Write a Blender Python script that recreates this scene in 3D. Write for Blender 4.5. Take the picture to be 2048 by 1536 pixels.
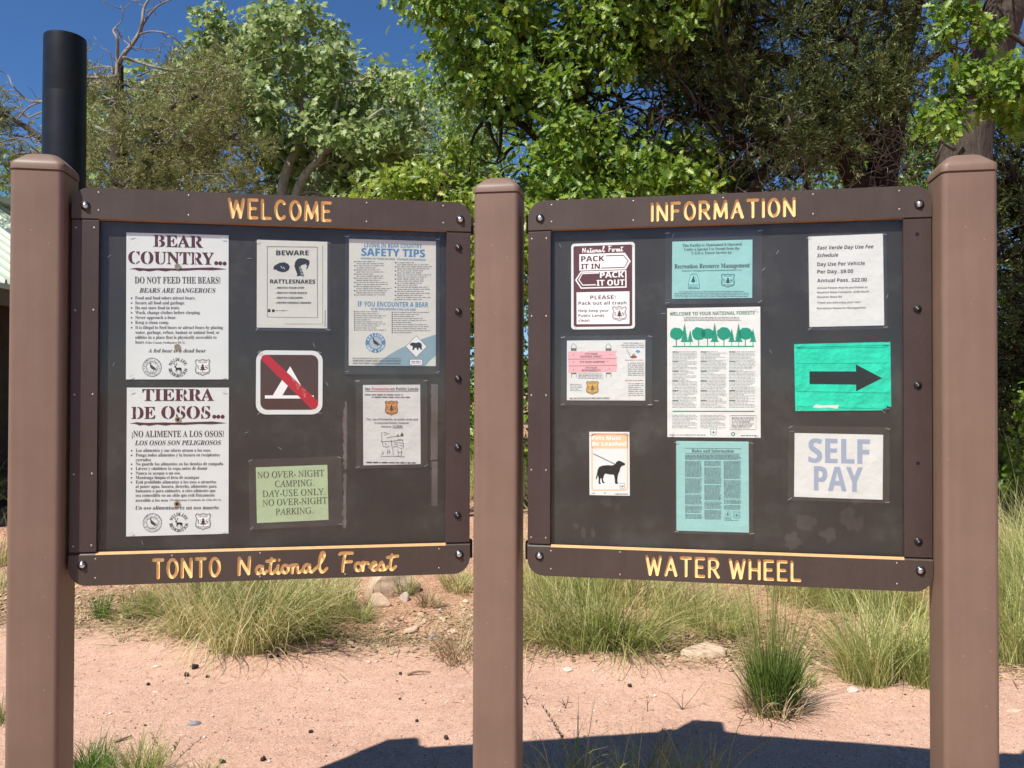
import bpy, bmesh, math, random
import numpy as np
from mathutils import Vector, Matrix, Euler

SC = bpy.context.scene
for o in list(bpy.data.objects):
    bpy.data.objects.remove(o)
COL = SC.collection

# ------------------------------------------------------------------ camera, sky, sun, exposure
HC = 1.50                                   # lens height above the path
PITCH, ROLL, FPX = 0.0126, 0.0026, 1656.0    # FPX: focal length in pixels of a 2048 px wide frame
cam = bpy.data.cameras.new("camera")
cam.sensor_width = 36.0
cam.lens = 36.0 * FPX / 2048.0
cam.clip_start, cam.clip_end = 0.05, 2000.0
camo = bpy.data.objects.new("camera", cam)
COL.objects.link(camo)
camo.matrix_world = (Matrix.Translation((0, 0, HC)) @ Matrix.Rotation(math.pi / 2 + PITCH, 4, 'X')
                     @ Matrix.Rotation(ROLL, 4, 'Z'))
SC.camera = camo

SUN_D = Vector((0.91, 1.05, -2.11)).normalized()
world = bpy.data.worlds.new("World")
SC.world = world
world.use_nodes = True
wn = world.node_tree
sky = wn.nodes.new('ShaderNodeTexSky')
sky.sky_type = 'NISHITA'
sky.sun_disc = False
sky.sun_elevation = math.asin(-SUN_D.z)
sky.sun_rotation = math.atan2(-SUN_D.x, -SUN_D.y) % (2 * math.pi)
sky.altitude = 1500.0
sky.air_density = 1.0
sky.dust_density = 0.0
sky.ozone_density = 10.0
bg = wn.nodes['Background']
bg.inputs['Strength'].default_value = 0.088
deep = wn.nodes.new('ShaderNodeHueSaturation')          # the deep blue of high dry air
deep.inputs['Saturation'].default_value = 1.06
wn.links.new(sky.outputs[0], deep.inputs['Color'])
wn.links.new(deep.outputs[0], bg.inputs['Color'])

sun = bpy.data.lights.new("sun", 'SUN')
sun.energy = 5.0
sun.angle = math.radians(0.53)
sun.color = (1.0, 0.965, 0.89)
suno = bpy.data.objects.new("sun", sun)
COL.objects.link(suno)
suno.rotation_euler = SUN_D.to_track_quat('-Z', 'Y').to_euler()
suno.location = (-6, -6, 15)

SC.view_settings.view_transform = 'Standard'
SC.view_settings.look = 'None'
SC.view_settings.exposure = 0.47
SC.view_settings.gamma = 1.0
SC.render.engine = 'CYCLES'
SC.cycles.max_bounces = 8
SC.cycles.transparent_max_bounces = 24
SC.cycles.use_denoising = True


def at(px, py, Y):
    """world point that lies Y metres ahead along the line of sight through (px, py) of the 2048 px photo"""
    u, v = (px - 1024) / FPX, (py - 768) / FPX
    c, s = math.cos(ROLL), math.sin(ROLL)
    u, v = u * c + v * s, -u * s + v * c
    c, s = math.cos(PITCH), math.sin(PITCH)
    dy, dz = c + v * s, s - v * c
    return Vector((u / dy * Y, Y, HC + dz / dy * Y))


# ------------------------------------------------------------------ material helpers
def mat(name):
    m = bpy.data.materials.new(name)
    m.use_nodes = True
    nt = m.node_tree
    return m, nt, nt.nodes['Principled BSDF'], nt.nodes['Material Output']


def node(nt, kind, inputs=None, **kw):
    n = nt.nodes.new(kind)
    for k, v in kw.items():
        setattr(n, k, v)
    for k, v in (inputs or {}).items():
        if hasattr(v, 'is_output'):
            nt.links.new(v, n.inputs[k])
        else:
            n.inputs[k].default_value = v
    return n


def c4(c):
    return (c[0], c[1], c[2], 1.0)


def ramp(nt, fac, stops):
    r = nt.nodes.new('ShaderNodeValToRGB')
    nt.links.new(fac, r.inputs[0])
    e = r.color_ramp.elements
    while len(e) < len(stops):
        e.new(0.5)
    for i, (p, c) in enumerate(stops):
        e[i].position = p
        e[i].color = c4(c)
    return r.outputs[0]


def coords(nt, which='Object', scale=(1, 1, 1)):
    tc = nt.nodes.new('ShaderNodeTexCoord')
    mp = node(nt, 'ShaderNodeMapping', {'Scale': scale, 'Vector': tc.outputs[which]})
    return mp.outputs[0]


def noise(nt, vec, scale, detail=4, rough=0.55, out=0):
    return node(nt, 'ShaderNodeTexNoise', {'Vector': vec, 'Scale': scale, 'Detail': detail, 'Roughness': rough}).outputs[out]


def plain(name, col, rough=0.6, spec=0.5, metal=0.0, var=0.0, vscale=8.0, bump=0.0, bscale=120.0, bdist=0.002):
    m, nt, p, out = mat(name)
    p.inputs['Roughness'].default_value = rough
    p.inputs['Specular IOR Level'].default_value = spec
    p.inputs['Metallic'].default_value = metal
    v = coords(nt)
    if var > 0:
        f = noise(nt, v, vscale, 6, 0.6)
        lo = [max(0, c * (1 - var)) for c in col]
        hi = [min(1, c * (1 + var)) for c in col]
        nt.links.new(ramp(nt, f, [(0.3, lo), (0.7, hi)]), p.inputs['Base Color'])
    else:
        p.inputs['Base Color'].default_value = c4(col)
    if bump > 0:
        b = node(nt, 'ShaderNodeBump', {'Height': noise(nt, v, bscale, 3), 'Strength': bump, 'Distance': bdist})
        nt.links.new(b.outputs[0], p.inputs['Normal'])
    return m


def leaf_mat(name, stops, trans=0.3, rough=0.42, spec=0.5, tcol=None):
    m, nt, p, out = mat(name)
    g = nt.nodes.new('ShaderNodeNewGeometry')
    col = ramp(nt, g.outputs['Random Per Island'], stops)
    nt.links.new(col, p.inputs['Base Color'])
    p.inputs['Roughness'].default_value = rough
    p.inputs['Specular IOR Level'].default_value = spec
    t = nt.nodes.new('ShaderNodeBsdfTranslucent')
    if tcol:
        mx = node(nt, 'ShaderNodeMixRGB', {'Fac': 0.6, 'Color1': col, 'Color2': c4(tcol)})
        nt.links.new(mx.outputs[0], t.inputs['Color'])
    else:
        nt.links.new(col, t.inputs['Color'])
    mix = node(nt, 'ShaderNodeMixShader', {'Fac': trans, 1: p.outputs[0], 2: t.outputs[0]})
    nt.links.new(mix.outputs[0], out.inputs['Surface'])
    return m


def bark_mat(name, lo, hi, scale=(14, 14, 3), bump=0.8, dist=0.02):
    m, nt, p, out = mat(name)
    v = coords(nt, 'Object', scale)
    f = noise(nt, v, 3.0, 8, 0.7)
    nt.links.new(ramp(nt, f, [(0.3, lo), (0.72, hi)]), p.inputs['Base Color'])
    p.inputs['Roughness'].default_value = 0.9
    p.inputs['Specular IOR Level'].default_value = 0.2
    b = node(nt, 'ShaderNodeBump', {'Height': f, 'Strength': bump, 'Distance': dist})
    nt.links.new(b.outputs[0], p.inputs['Normal'])
    return m


# ------------------------------------------------------------------ object helpers
def tag(o, label=None, cat=None, group=None, kind=None):
    if label:
        o['label'] = label
    if cat:
        o['category'] = cat
    if group:
        o['group'] = group
    if kind:
        o['kind'] = kind
    return o


def empty(name, loc=(0, 0, 0), label=None, cat=None, group=None, M=None):
    o = bpy.data.objects.new(name, None)
    o.empty_display_size = 0.1
    COL.objects.link(o)
    if M is not None:
        o.matrix_world = M
    else:
        o.location = loc
    return tag(o, label, cat, group)


def link(name, me, mats, parent=None, smooth=False):
    o = bpy.data.objects.new(name, me)
    COL.objects.link(o)
    for m in (mats if isinstance(mats, (list, tuple)) else [mats]):
        me.materials.append(m)
    if parent is not None:
        o.parent = parent
    if smooth:
        me.polygons.foreach_set('use_smooth', np.ones(len(me.polygons), dtype=bool))
    return o


def np_mesh(name, V, F, mi=None):
    """V (n,3); F (m,k) array of equal polygons, or a list of such arrays"""
    Fs = F if isinstance(F, list) else [F]
    Fs = [np.asarray(f, dtype=np.int32) for f in Fs if len(f)]
    me = bpy.data.meshes.new(name)
    V = np.ascontiguousarray(V, dtype=np.float32)
    me.vertices.add(len(V))
    me.vertices.foreach_set('co', V.ravel())
    loops = np.concatenate([f.ravel() for f in Fs])
    tot = np.concatenate([np.full(len(f), f.shape[1], dtype=np.int32) for f in Fs])
    start = np.concatenate([[0], np.cumsum(tot)[:-1]]).astype(np.int32)
    me.loops.add(len(loops))
    me.loops.foreach_set('vertex_index', loops)
    me.polygons.add(len(tot))
    me.polygons.foreach_set('loop_start', start)
    me.polygons.foreach_set('loop_total', tot)
    if mi is not None:
        me.polygons.foreach_set('material_index', np.asarray(mi, dtype=np.int32))
    me.update(calc_edges=True)
    return me


class MB:
    """collects polygons (any size) for ONE mesh object"""
    def __init__(s):
        s.v, s.f, s.m = [], [], []

    def add(s, vs, fs, m=0):
        b = len(s.v)
        s.v += [tuple(v) for v in vs]
        s.f += [tuple(b + i for i in f) for f in fs]
        s.m += [m] * len(fs)

    def box(s, x0, x1, y0, y1, z0, z1, m=0, bev=0.0):
        if bev <= 0:
            vs = [(x, y, z) for x in (x0, x1) for y in (y0, y1) for z in (z0, z1)]
            s.add(vs, [(0, 1, 3, 2), (4, 6, 7, 5), (0, 4, 5, 1), (2, 3, 7, 6), (0, 2, 6, 4), (1, 5, 7, 3)], m)
            return
        bm = bmesh.new()
        bmesh.ops.create_cube(bm, size=1.0)
        for v in bm.verts:
            v.co = Vector(((x0 + x1) / 2 + v.co.x * (x1 - x0), (y0 + y1) / 2 + v.co.y * (y1 - y0), (z0 + z1) / 2 + v.co.z * (z1 - z0)))
        bmesh.ops.bevel(bm, geom=bm.edges[:], offset=bev, segments=2, affect='EDGES', profile=0.6)
        bm.verts.index_update()
        s.add([v.co[:] for v in bm.verts], [[v.index for v in f.verts] for f in bm.faces], m)
        bm.free()

    def loft(s, rings, m=0, cap0=True, cap1=True):
        n = len(rings[0])
        b = len(s.v)
        for r in rings:
            s.v += [tuple(p) for p in r]
        for i in range(len(rings) - 1):
            for j in range(n):
                k = (j + 1) % n
                s.f.append((b + i * n + j, b + i * n + k, b + (i + 1) * n + k, b + (i + 1) * n + j))
                s.m.append(m)
        if cap0:
            s.f.append(tuple(b + j for j in reversed(range(n))))
            s.m.append(m)
        if cap1:
            s.f.append(tuple(b + (len(rings) - 1) * n + j for j in range(n)))
            s.m.append(m)

    def tube(s, pts, radii, n=6, m=0, cap=True):
        pts = [Vector(p) for p in pts]
        rings = []
        ref = None
        for i, p in enumerate(pts):
            t = (pts[min(i + 1, len(pts) - 1)] - pts[max(i - 1, 0)]).normalized()
            if ref is None:
                ref = Vector((1, 0, 0)) if abs(t.x) < 0.8 else Vector((0, 1, 0))
            a = (ref - t * ref.dot(t)).normalized()
            ref = a
            b_ = t.cross(a)
            r = radii[i] if hasattr(radii, '__len__') else radii
            rings.append([p + a * (r * math.cos(2 * math.pi * k / n)) + b_ * (r * math.sin(2 * math.pi * k / n)) for k in range(n)])
        s.loft(rings, m, cap, cap)

    def build(s, name, mats, parent=None, smooth=False):
        me = bpy.data.meshes.new(name)
        me.from_pydata(s.v, [], s.f)
        me.polygons.foreach_set('material_index', s.m)
        me.update()
        return link(name, me, mats, parent, smooth)


def smooth_line(P, n=6):
    """Catmull-Rom through the points P"""
    P = [np.array(p, float) for p in P]
    if len(P) < 3:
        return P
    Q = [2 * P[0] - P[1]] + P + [2 * P[-1] - P[-2]]
    out = []
    for i in range(1, len(Q) - 2):
        for k in range(n):
            t = k / n
            a, b, c, d = Q[i - 1], Q[i], Q[i + 1], Q[i + 2]
            out.append(0.5 * (2 * b + (c - a) * t + (2 * a - 5 * b + 4 * c - d) * t * t + (3 * b - a - 3 * c + d) * t ** 3))
    out.append(P[-1])
    return out


def vnoise(x, y, seed=0, octaves=4):
    """value noise on arrays, 0..1"""
    x = np.asarray(x, float)
    y = np.asarray(y, float)
    out = np.zeros(np.broadcast(x, y).shape)
    amp, tot = 1.0, 0.0
    for o in range(octaves):
        xi, yi = np.floor(x), np.floor(y)
        fx, fy = x - xi, y - yi
        fx = fx * fx * (3 - 2 * fx)
        fy = fy * fy * (3 - 2 * fy)

        def h(a, b):
            v = np.sin(a * 127.1 + b * 311.7 + seed * 74.7 + o * 19.3) * 43758.5453
            return v - np.floor(v)
        out = out + amp * ((h(xi, yi) * (1 - fx) + h(xi + 1, yi) * fx) * (1 - fy) + (h(xi, yi + 1) * (1 - fx) + h(xi + 1, yi + 1) * fx) * fy)
        tot += amp
        amp *= 0.5
        x = x * 2.03 + 17.3
        y = y * 2.03 + 5.1
    return out / tot


# ------------------------------------------------------------------ ground and path
def path_edge(x):
    x = np.asarray(x, float)
    return 4.92 - 0.14 * np.clip(x, -4, 4) + 0.22 * (vnoise(x * 1.3, x * 0 + 2.0, 3) - 0.5) + 0.10 * (vnoise(x * 6, x * 0 + 9, 5) - 0.5)


def ground_z(x, y):
    x = np.asarray(x, float)
    y = np.asarray(y, float)
    d = y - path_edge(x)
    t = np.clip(d / 3.5, 0, 1)
    rise = 0.33 * t * t * (3 - 2 * t) * (0.75 + 0.25 * np.clip((x + 3) / 6, 0, 1)) + 0.035 * np.clip(d * 2.5, 0, 1)
    far = np.clip((y - 9) / 40, 0, 1) * 1.2
    rough = np.clip(d * 2, 0, 1) * np.clip(1 - (np.abs(y) - 17) / 10, 0, 1)
    near = np.clip(1 - np.abs(x) / 9, 0, 1) * np.clip(1 - np.abs(y - 5) / 8, 0, 1)
    return -0.012 + rise + far + rough * (0.10 * (vnoise(x * 1.7, y * 1.7, 1) - 0.5) + 0.035 * (vnoise(x * 9, y * 9, 2) - 0.5)) + 0.006 * near * (vnoise(x * 6, y * 6, 8) - 0.5)


def path_z(x, y):
    x = np.asarray(x, float)
    y = np.asarray(y, float)
    d = y - path_edge(x)
    return 0.004 + 0.014 * (vnoise(x * 2.1, y * 2.1, 21) - 0.5) + 0.007 * (vnoise(x * 11, y * 11, 22, 3) - 0.5) - 0.05 * np.clip((d + 0.02) / 0.4, 0, 1)


def top_z(x, y):
    return float(max(ground_z(x, y), path_z(x, y) if -9 < x < 9 and y < path_edge(x) + 0.3 else -9))


def grid(xs, ys, zf):
    X, Y = np.meshgrid(xs, ys)
    V = np.stack([X.ravel(), Y.ravel(), zf(X, Y).ravel()], 1)
    nx, ny = len(xs), len(ys)
    i = (np.arange(ny - 1)[:, None] * nx + np.arange(nx - 1)[None, :]).ravel()
    return V, np.stack([i, i + 1, i + nx + 1, i + nx], 1)


def soil_mat(name, stops, fine, grain=0.5, pebble=(0.75, 0.62, 0.5)):
    m, nt, p, out = mat(name)
    v = coords(nt, 'Object')
    big = noise(nt, v, 1.3, 6, 0.6)
    mid = noise(nt, v, 12.0, 5, 0.65)
    small = noise(nt, v, fine, 4, 0.7)
    a = node(nt, 'ShaderNodeMath', {0: big, 1: 0.34}, operation='MULTIPLY').outputs[0]
    b = node(nt, 'ShaderNodeMath', {0: mid, 1: 0.28, 2: a}, operation='MULTIPLY_ADD').outputs[0]
    c = node(nt, 'ShaderNodeMath', {0: small, 1: 0.38, 2: b}, operation='MULTIPLY_ADD').outputs[0]
    col = ramp(nt, c, stops)
    vor = node(nt, 'ShaderNodeTexVoronoi', {'Vector': v, 'Scale': fine * 1.1}).outputs['Color']
    sep = node(nt, 'ShaderNodeSeparateColor', {0: vor})
    gm = ramp(nt, sep.outputs[0], [(0.0, (0, 0, 0)), (0.80, (0, 0, 0)), (0.88, (1, 1, 1)), (1.0, (1, 1, 1))])
    gm2 = node(nt, 'ShaderNodeMath', {0: gm, 1: grain}, operation='MULTIPLY').outputs[0]
    col2 = node(nt, 'ShaderNodeMixRGB', {'Fac': gm2, 'Color1': col, 'Color2': c4(pebble)}).outputs[0]
    dk = ramp(nt, sep.outputs[1], [(0.0, (1, 1, 1)), (0.07, (1, 1, 1)), (0.11, (0, 0, 0)), (1.0, (0, 0, 0))])
    dk2 = node(nt, 'ShaderNodeMath', {0: dk, 1: 0.45}, operation='MULTIPLY').outputs[0]
    col3 = node(nt, 'ShaderNodeMixRGB', {'Fac': dk2, 'Color1': col2, 'Color2': c4((0.16, 0.09, 0.07))}).outputs[0]
    nt.links.new(col3, p.inputs['Base Color'])
    p.inputs['Roughness'].default_value = 0.95
    p.inputs['Specular IOR Level'].default_value = 0.15
    h = node(nt, 'ShaderNodeMath', {0: mid, 1: 1.1, 2: small}, operation='MULTIPLY_ADD').outputs[0]
    bmp = node(nt, 'ShaderNodeBump', {'Height': h, 'Strength': 0.9, 'Distance': 0.012})
    nt.links.new(bmp.outputs[0], p.inputs['Normal'])
    return m


M_SOIL = soil_mat('red soil', [(0.32, (0.26, 0.125, 0.075)), (0.48, (0.44, 0.235, 0.145)), (0.66, (0.58, 0.36, 0.235))], 95.0)
M_PATH = soil_mat('pink granite sand', [(0.34, (0.48, 0.280, 0.196)), (0.50, (0.66, 0.398, 0.280)), (0.64, (0.79, 0.52, 0.385))], 150.0, 0.55, (0.80, 0.62, 0.52))


def axis(a, b, step, lo, hi):
    c = list(np.arange(a, b, step))
    s, v = step, c[-1]
    while v < hi:
        s *= 1.35
        v += s
        c.append(v)
    s, v = step, c[0]
    while v > lo:
        s *= 1.35
        v -= s
        c.insert(0, v)
    return np.array(c)


V, F = grid(axis(-5.6, 5.6, 0.062, -400, 400), axis(2.8, 10.4, 0.062, -400, 600), ground_z)
g = link('ground', np_mesh('ground', V, F), M_SOIL, None, True)
tag(g, kind='structure')
xs = np.arange(-9, 9.01, 0.045)
V, F = grid(xs, np.linspace(0, 1, 190), lambda X, Y: X * 0)
tt = V[:, 1]
V[:, 1] = -5 + (path_edge(V[:, 0]) + 0.4 + 5) * (tt ** 0.55)
V[:, 2] = path_z(V[:, 0], V[:, 1])
p_ = link('path', np_mesh('path', V, F), M_PATH, None, True)
tag(p_, kind='structure')
# ------------------------------------------------------------------ the two boards and the three posts


def worn_paint(name, col, rough, fleck, fleck_amt, fscale, streak, bump, bscale):
    """paint with faint run-off streaks, dust patches and small pale chips"""
    m, nt, p, out = mat(name)
    v = coords(nt)
    run = noise(nt, coords(nt, 'Object', (22, 22, 1.1)), 1.6, 5, 0.6)
    patch = noise(nt, v, 3.2, 7, 0.65)
    s = node(nt, 'ShaderNodeMath', {0: run, 1: 0.45, 2: patch}, operation='MULTIPLY_ADD').outputs[0]
    lo, hi = [c * (1 - streak) for c in col], [c * (1 + streak) + 0.006 for c in col]
    base = ramp(nt, s, [(0.45, lo), (0.95, hi)])
    vor = node(nt, 'ShaderNodeTexVoronoi', {'Vector': v, 'Scale': fscale})
    sep = node(nt, 'ShaderNodeSeparateColor', {0: vor.outputs['Color']})
    pick = ramp(nt, sep.outputs[0], [(0.0, (0, 0, 0)), (1 - fleck_amt, (0, 0, 0)), (1 - fleck_amt * 0.9, (1, 1, 1)), (1.0, (1, 1, 1))])
    near = ramp(nt, vor.outputs['Distance'], [(0.0, (1, 1, 1)), (0.16, (1, 1, 1)), (0.24, (0, 0, 0)), (1.0, (0, 0, 0))])
    f = node(nt, 'ShaderNodeMath', {0: pick, 1: near}, operation='MULTIPLY').outputs[0]
    f = node(nt, 'ShaderNodeMath', {0: f, 1: 0.75}, operation='MULTIPLY').outputs[0]
    c = node(nt, 'ShaderNodeMixRGB', {'Fac': f, 'Color1': base, 'Color2': c4(fleck)}).outputs[0]
    nt.links.new(c, p.inputs['Base Color'])
    r = node(nt, 'ShaderNodeMath', {0: patch, 1: 0.25, 2: rough - 0.12}, operation='MULTIPLY_ADD').outputs[0]
    nt.links.new(r, p.inputs['Roughness'])
    b = node(nt, 'ShaderNodeBump', {'Height': noise(nt, v, bscale, 3), 'Strength': bump, 'Distance': 0.001})
    nt.links.new(b.outputs[0], p.inputs['Normal'])
    return m


M_POST = worn_paint('mauve brown post paint', (0.182, 0.112, 0.077), 0.54, (0.28, 0.20, 0.165), 0.02, 85.0, 0.12, 0.12, 260.0)
M_RAIL = worn_paint('textured brown plastic board', (0.055, 0.036, 0.026), 0.50, (0.17, 0.14, 0.12), 0.13, 260.0, 0.14, 0.40, 420.0)
M_STRIP = worn_paint('brown plastic side strip', (0.046, 0.027, 0.021), 0.48, (0.16, 0.12, 0.11), 0.08, 240.0, 0.12, 0.30, 420.0)
M_TAN = plain('tan plastic core', (0.86, 0.61, 0.27), 0.55, 0.4, 0, 0.05, 40.0)
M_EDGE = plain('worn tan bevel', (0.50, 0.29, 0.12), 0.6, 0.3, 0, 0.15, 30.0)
M_LIP = plain('shaded tan bevel', (0.22, 0.115, 0.05), 0.6, 0.3, 0, 0.15, 30.0)  # same tan bevel, coloured darker for the shade under the top rail
M_BRACK = plain('dark bracket steel', (0.03, 0.018, 0.015), 0.5)
M_CHROME = plain('galvanised bolt steel', (0.62, 0.63, 0.64), 0.28, 0.5, 1.0, 0.12, 90.0)
M_BLACK = plain('black fitting', (0.012, 0.012, 0.013), 0.35)
M_SCREW = plain('dull screw steel', (0.32, 0.28, 0.26), 0.4, 0.5, 0.8)
M_HOLE = plain('dark hole', (0.006, 0.005, 0.005), 0.9)
M_BRASS = plain('brass grommet', (0.45, 0.36, 0.22), 0.4, 0.5, 0.8, 0.2, 200)
M_STAPLE = plain('staple wire', (0.62, 0.62, 0.62), 0.35, 0.5, 0.85)


def backing_mat():
    m, nt, p, out = mat('dark brown backing sheet')
    v = coords(nt)
    f = noise(nt, v, 6.0, 7, 0.62)
    f2 = noise(nt, v, 34.0, 4, 0.7)
    s = node(nt, 'ShaderNodeMath', {0: f2, 1: 0.35, 2: f}, operation='MULTIPLY_ADD').outputs[0]
    nt.links.new(ramp(nt, s, [(0.4, (0.012, 0.0105, 0.0075)), (0.7, (0.022, 0.019, 0.014)), (0.95, (0.050, 0.050, 0.042))]), p.inputs['Base Color'])
    p.inputs['Roughness'].default_value = 0.6
    return m


def sheet_mat(name, dust, dcol, gloss=1.0, scr=True):
    """clear plastic: transparent, fresnel reflection, and a film of dust with smears"""
    m, nt, p, out = mat(name)
    nt.nodes.remove(p)
    v = coords(nt)
    tr = nt.nodes.new('ShaderNodeBsdfTransparent')
    gl = node(nt, 'ShaderNodeBsdfGlossy', {'Roughness': 0.06, 'Color': (gloss, gloss, gloss, 1)})
    fr = node(nt, 'ShaderNodeFresnel', {'IOR': 1.46})
    mix = node(nt, 'ShaderNodeMixShader', {'Fac': fr.outputs[0], 1: tr.outputs[0], 2: gl.outputs[0]})
    d = node(nt, 'ShaderNodeBsdfDiffuse', {'Color': c4(dcol)})
    f = noise(nt, v, 5.5, 8, 0.66)
    fac = ramp(nt, f, [(0.35, (dust * 0.35,) * 3), (0.55, (dust,) * 3), (0.72, (dust * 2.2,) * 3)])
    if scr:
        v2 = coords(nt, 'Object', (3.0, 1.0, 0.7))
        f2 = noise(nt, v2, 26.0, 5, 0.75)
        sp = ramp(nt, f2, [(0.0, (0, 0, 0)), (0.66, (0, 0, 0)), (0.80, (dust * 3.5,) * 3)])
        fac = node(nt, 'ShaderNodeMath', {0: fac, 1: sp}, operation='ADD').outputs[0]
    mix2 = node(nt, 'ShaderNodeMixShader', {'Fac': fac, 1: mix.outputs[0], 2: d.outputs[0]})
    # the far face of the sheet adds nothing more
    geo = nt.nodes.new('ShaderNodeNewGeometry')
    mix2 = node(nt, 'ShaderNodeMixShader', {'Fac': geo.outputs['Backfacing'], 1: mix2.outputs[0], 2: tr.outputs[0]})
    nt.links.new(mix2.outputs[0], out.inputs['Surface'])
    return m


M_BACK = backing_mat()
M_COVER = sheet_mat('dusty clear acrylic', 0.011, (0.58, 0.60, 0.56), 0.72)
M_SLEEVE = sheet_mat('clear plastic sleeve', 0.026, (0.62, 0.62, 0.60), 0.7, False)
M_TAPE = sheet_mat('old tape residue', 0.16, (0.55, 0.50, 0.46), 1.0, True)


# strokes -> outline polygons, by a distance field and marching squares
def stroke_outlines(strokes, r, step):
    A, B = [], []
    for s in strokes:
        s = [tuple(p) for p in s]
        if len(s) == 1:
            s = s * 2
        A += s[:-1]
        B += s[1:]
    A, B = np.array(A, float), np.array(B, float)
    lo = np.minimum(A, B).min(0) - r - 3 * step
    hi = np.maximum(A, B).max(0) + r + 3 * step
    nx, ny = int((hi[0] - lo[0]) / step) + 2, int((hi[1] - lo[1]) / step) + 2
    X = lo[0] + np.arange(nx) * step
    Y = lo[1] + np.arange(ny) * step
    D = np.full((nx, ny), 1e9)
    gx, gy = np.meshgrid(X, Y, indexing='ij')
    for a, b in zip(A, B):
        i0 = max(0, int((min(a[0], b[0]) - r - 3 * step - lo[0]) / step)); i1 = int((max(a[0], b[0]) + r + 3 * step - lo[0]) / step) + 2
        sx, sy = gx[i0:i1], gy[i0:i1]
        d = b - a
        L = float(d @ d) or 1e-12
        t = np.clip(((sx - a[0]) * d[0] + (sy - a[1]) * d[1]) / L, 0, 1)
        D[i0:i1] = np.minimum(D[i0:i1], np.hypot(sx - a[0] - t * d[0], sy - a[1] - t * d[1]))
    D = D - r
    D[np.abs(D) < 1e-6] = 1e-6
    segs = {}

    def pt(e):
        i, j, k = e
        d0 = D[i, j]
        d1 = D[i + 1, j] if k == 0 else D[i, j + 1]
        t = d0 / (d0 - d1)
        return (X[i] + (t * step if k == 0 else 0), Y[j] + (t * step if k == 1 else 0))
    S = (D < 0)
    mixed = (S[:-1, :-1] ^ S[1:, :-1]) | (S[:-1, :-1] ^ S[:-1, 1:]) | (S[:-1, :-1] ^ S[1:, 1:])
    for i, j in zip(*np.nonzero(mixed)):
        c = (S[i, j], S[i + 1, j], S[i + 1, j + 1], S[i, j + 1])
        E = ((i, j, 0), (i + 1, j, 1), (i, j + 1, 0), (i, j, 1))
        cr = [k for k in range(4) if c[k] != c[(k + 1) % 4]]
        prs = [(cr[0], cr[1])] if len(cr) == 2 else ([(0, 3), (1, 2)] if c[0] else [(0, 1), (2, 3)])
        for a, b in prs:
            segs.setdefault(E[a], []).append(E[b])
            segs.setdefault(E[b], []).append(E[a])
    loops, used = [], set()
    for e in segs:
        if e in used:
            continue
        lp, cur, prev = [], e, None
        while cur not in used:
            used.add(cur)
            lp.append(pt(cur))
            nx_ = [q for q in segs[cur] if q != prev]
            prev, cur = cur, nx_[0] if nx_ else e
        if len(lp) > 5:
            loops.append(rdp(np.array(lp), step * 0.12))
    return loops


def rdp(P, eps):
    n = len(P)
    keep = np.zeros(n, bool)
    k = int(np.argmax(((P - P[0]) ** 2).sum(1)))
    keep[[0, k]] = True
    st = [(0, k), (k, n)]
    while st:
        a, b = st.pop()
        if b - a < 2:
            continue
        p, q = P[a], P[b % n]
        d = q - p
        L = np.hypot(*d) or 1e-9
        w = P[a + 1:b] - p
        dist = np.abs(w[:, 0] * d[1] - w[:, 1] * d[0]) / L
        i = int(np.argmax(dist))
        if dist[i] > eps:
            keep[a + 1 + i] = True
            st += [(a, a + 1 + i), (a + 1 + i, b)]
    return P[keep]


def ell(cx, cy, rx, ry, a0=0, a1=360, n=28):
    return [(cx + rx * math.cos(math.radians(a0 + (a1 - a0) * i / n)), cy + ry * math.sin(math.radians(a0 + (a1 - a0) * i / n))) for i in range(n + 1)]


GL = {   # routed capitals, height 1: (width, strokes)
    'I': (0.0, [[(0, 0), (0, 1)]]),
    'N': (0.5, [[(0, 0), (0, 1), (.5, 0), (.5, 1)]]),
    'F': (.42, [[(0, 0), (0, 1), (.42, 1)], [(0, .52), (.34, .52)]]),
    'O': (.52, [ell(.26, .5, .26, .5)]),
    'R': (.50, [[(0, 0), (0, 1), (.26, 1)] + ell(.26, .74, .2, .26, 90, -90, 12) + [(0, .48)], [(.22, .48), (.5, 0)]]),
    'M': (.64, [[(0, 0), (.04, 1), (.32, .12), (.60, 1), (.64, 0)]]),
    'A': (.56, [[(0, 0), (.28, 1), (.56, 0)], [(.10, .34), (.46, .34)]]),
    'T': (.52, [[(0, 1), (.52, 1)], [(.26, 1), (.26, 0)]]),
    'W': (.76, [[(0, 1), (.18, 0), (.38, .9), (.58, 0), (.76, 1)]]),
    'E': (.42, [[(.42, 1), (0, 1), (0, 0), (.42, 0)], [(0, .52), (.34, .52)]]),
    'L': (.42, [[(0, 1), (0, 0), (.42, 0)]]),
    'C': (.50, [ell(.28, .5, .28, .5, 48, 312, 22)]),
    'H': (.50, [[(0, 0), (0, 1)], [(.5, 0), (.5, 1)], [(0, .5), (.5, .5)]]),
}


def capitals(word, u0, u1, w0, w1, r):
    """routed capitals filling the box (outer edges of the strokes)"""
    gap, x, out = 0.30, 0.0, []
    for ch in word:
        if ch == ' ':
            x += 0.34
            continue
        w, st = GL[ch]
        out += [[(x + p[0], p[1]) for p in s] for s in st]
        x += w + gap
    x -= gap
    sx, sy = (u1 - u0 - 2 * r) / x, (w1 - w0 - 2 * r)
    return [[(u0 + r + p[0] * sx, w0 + r + p[1] * sy) for p in s] for s in out]


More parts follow.
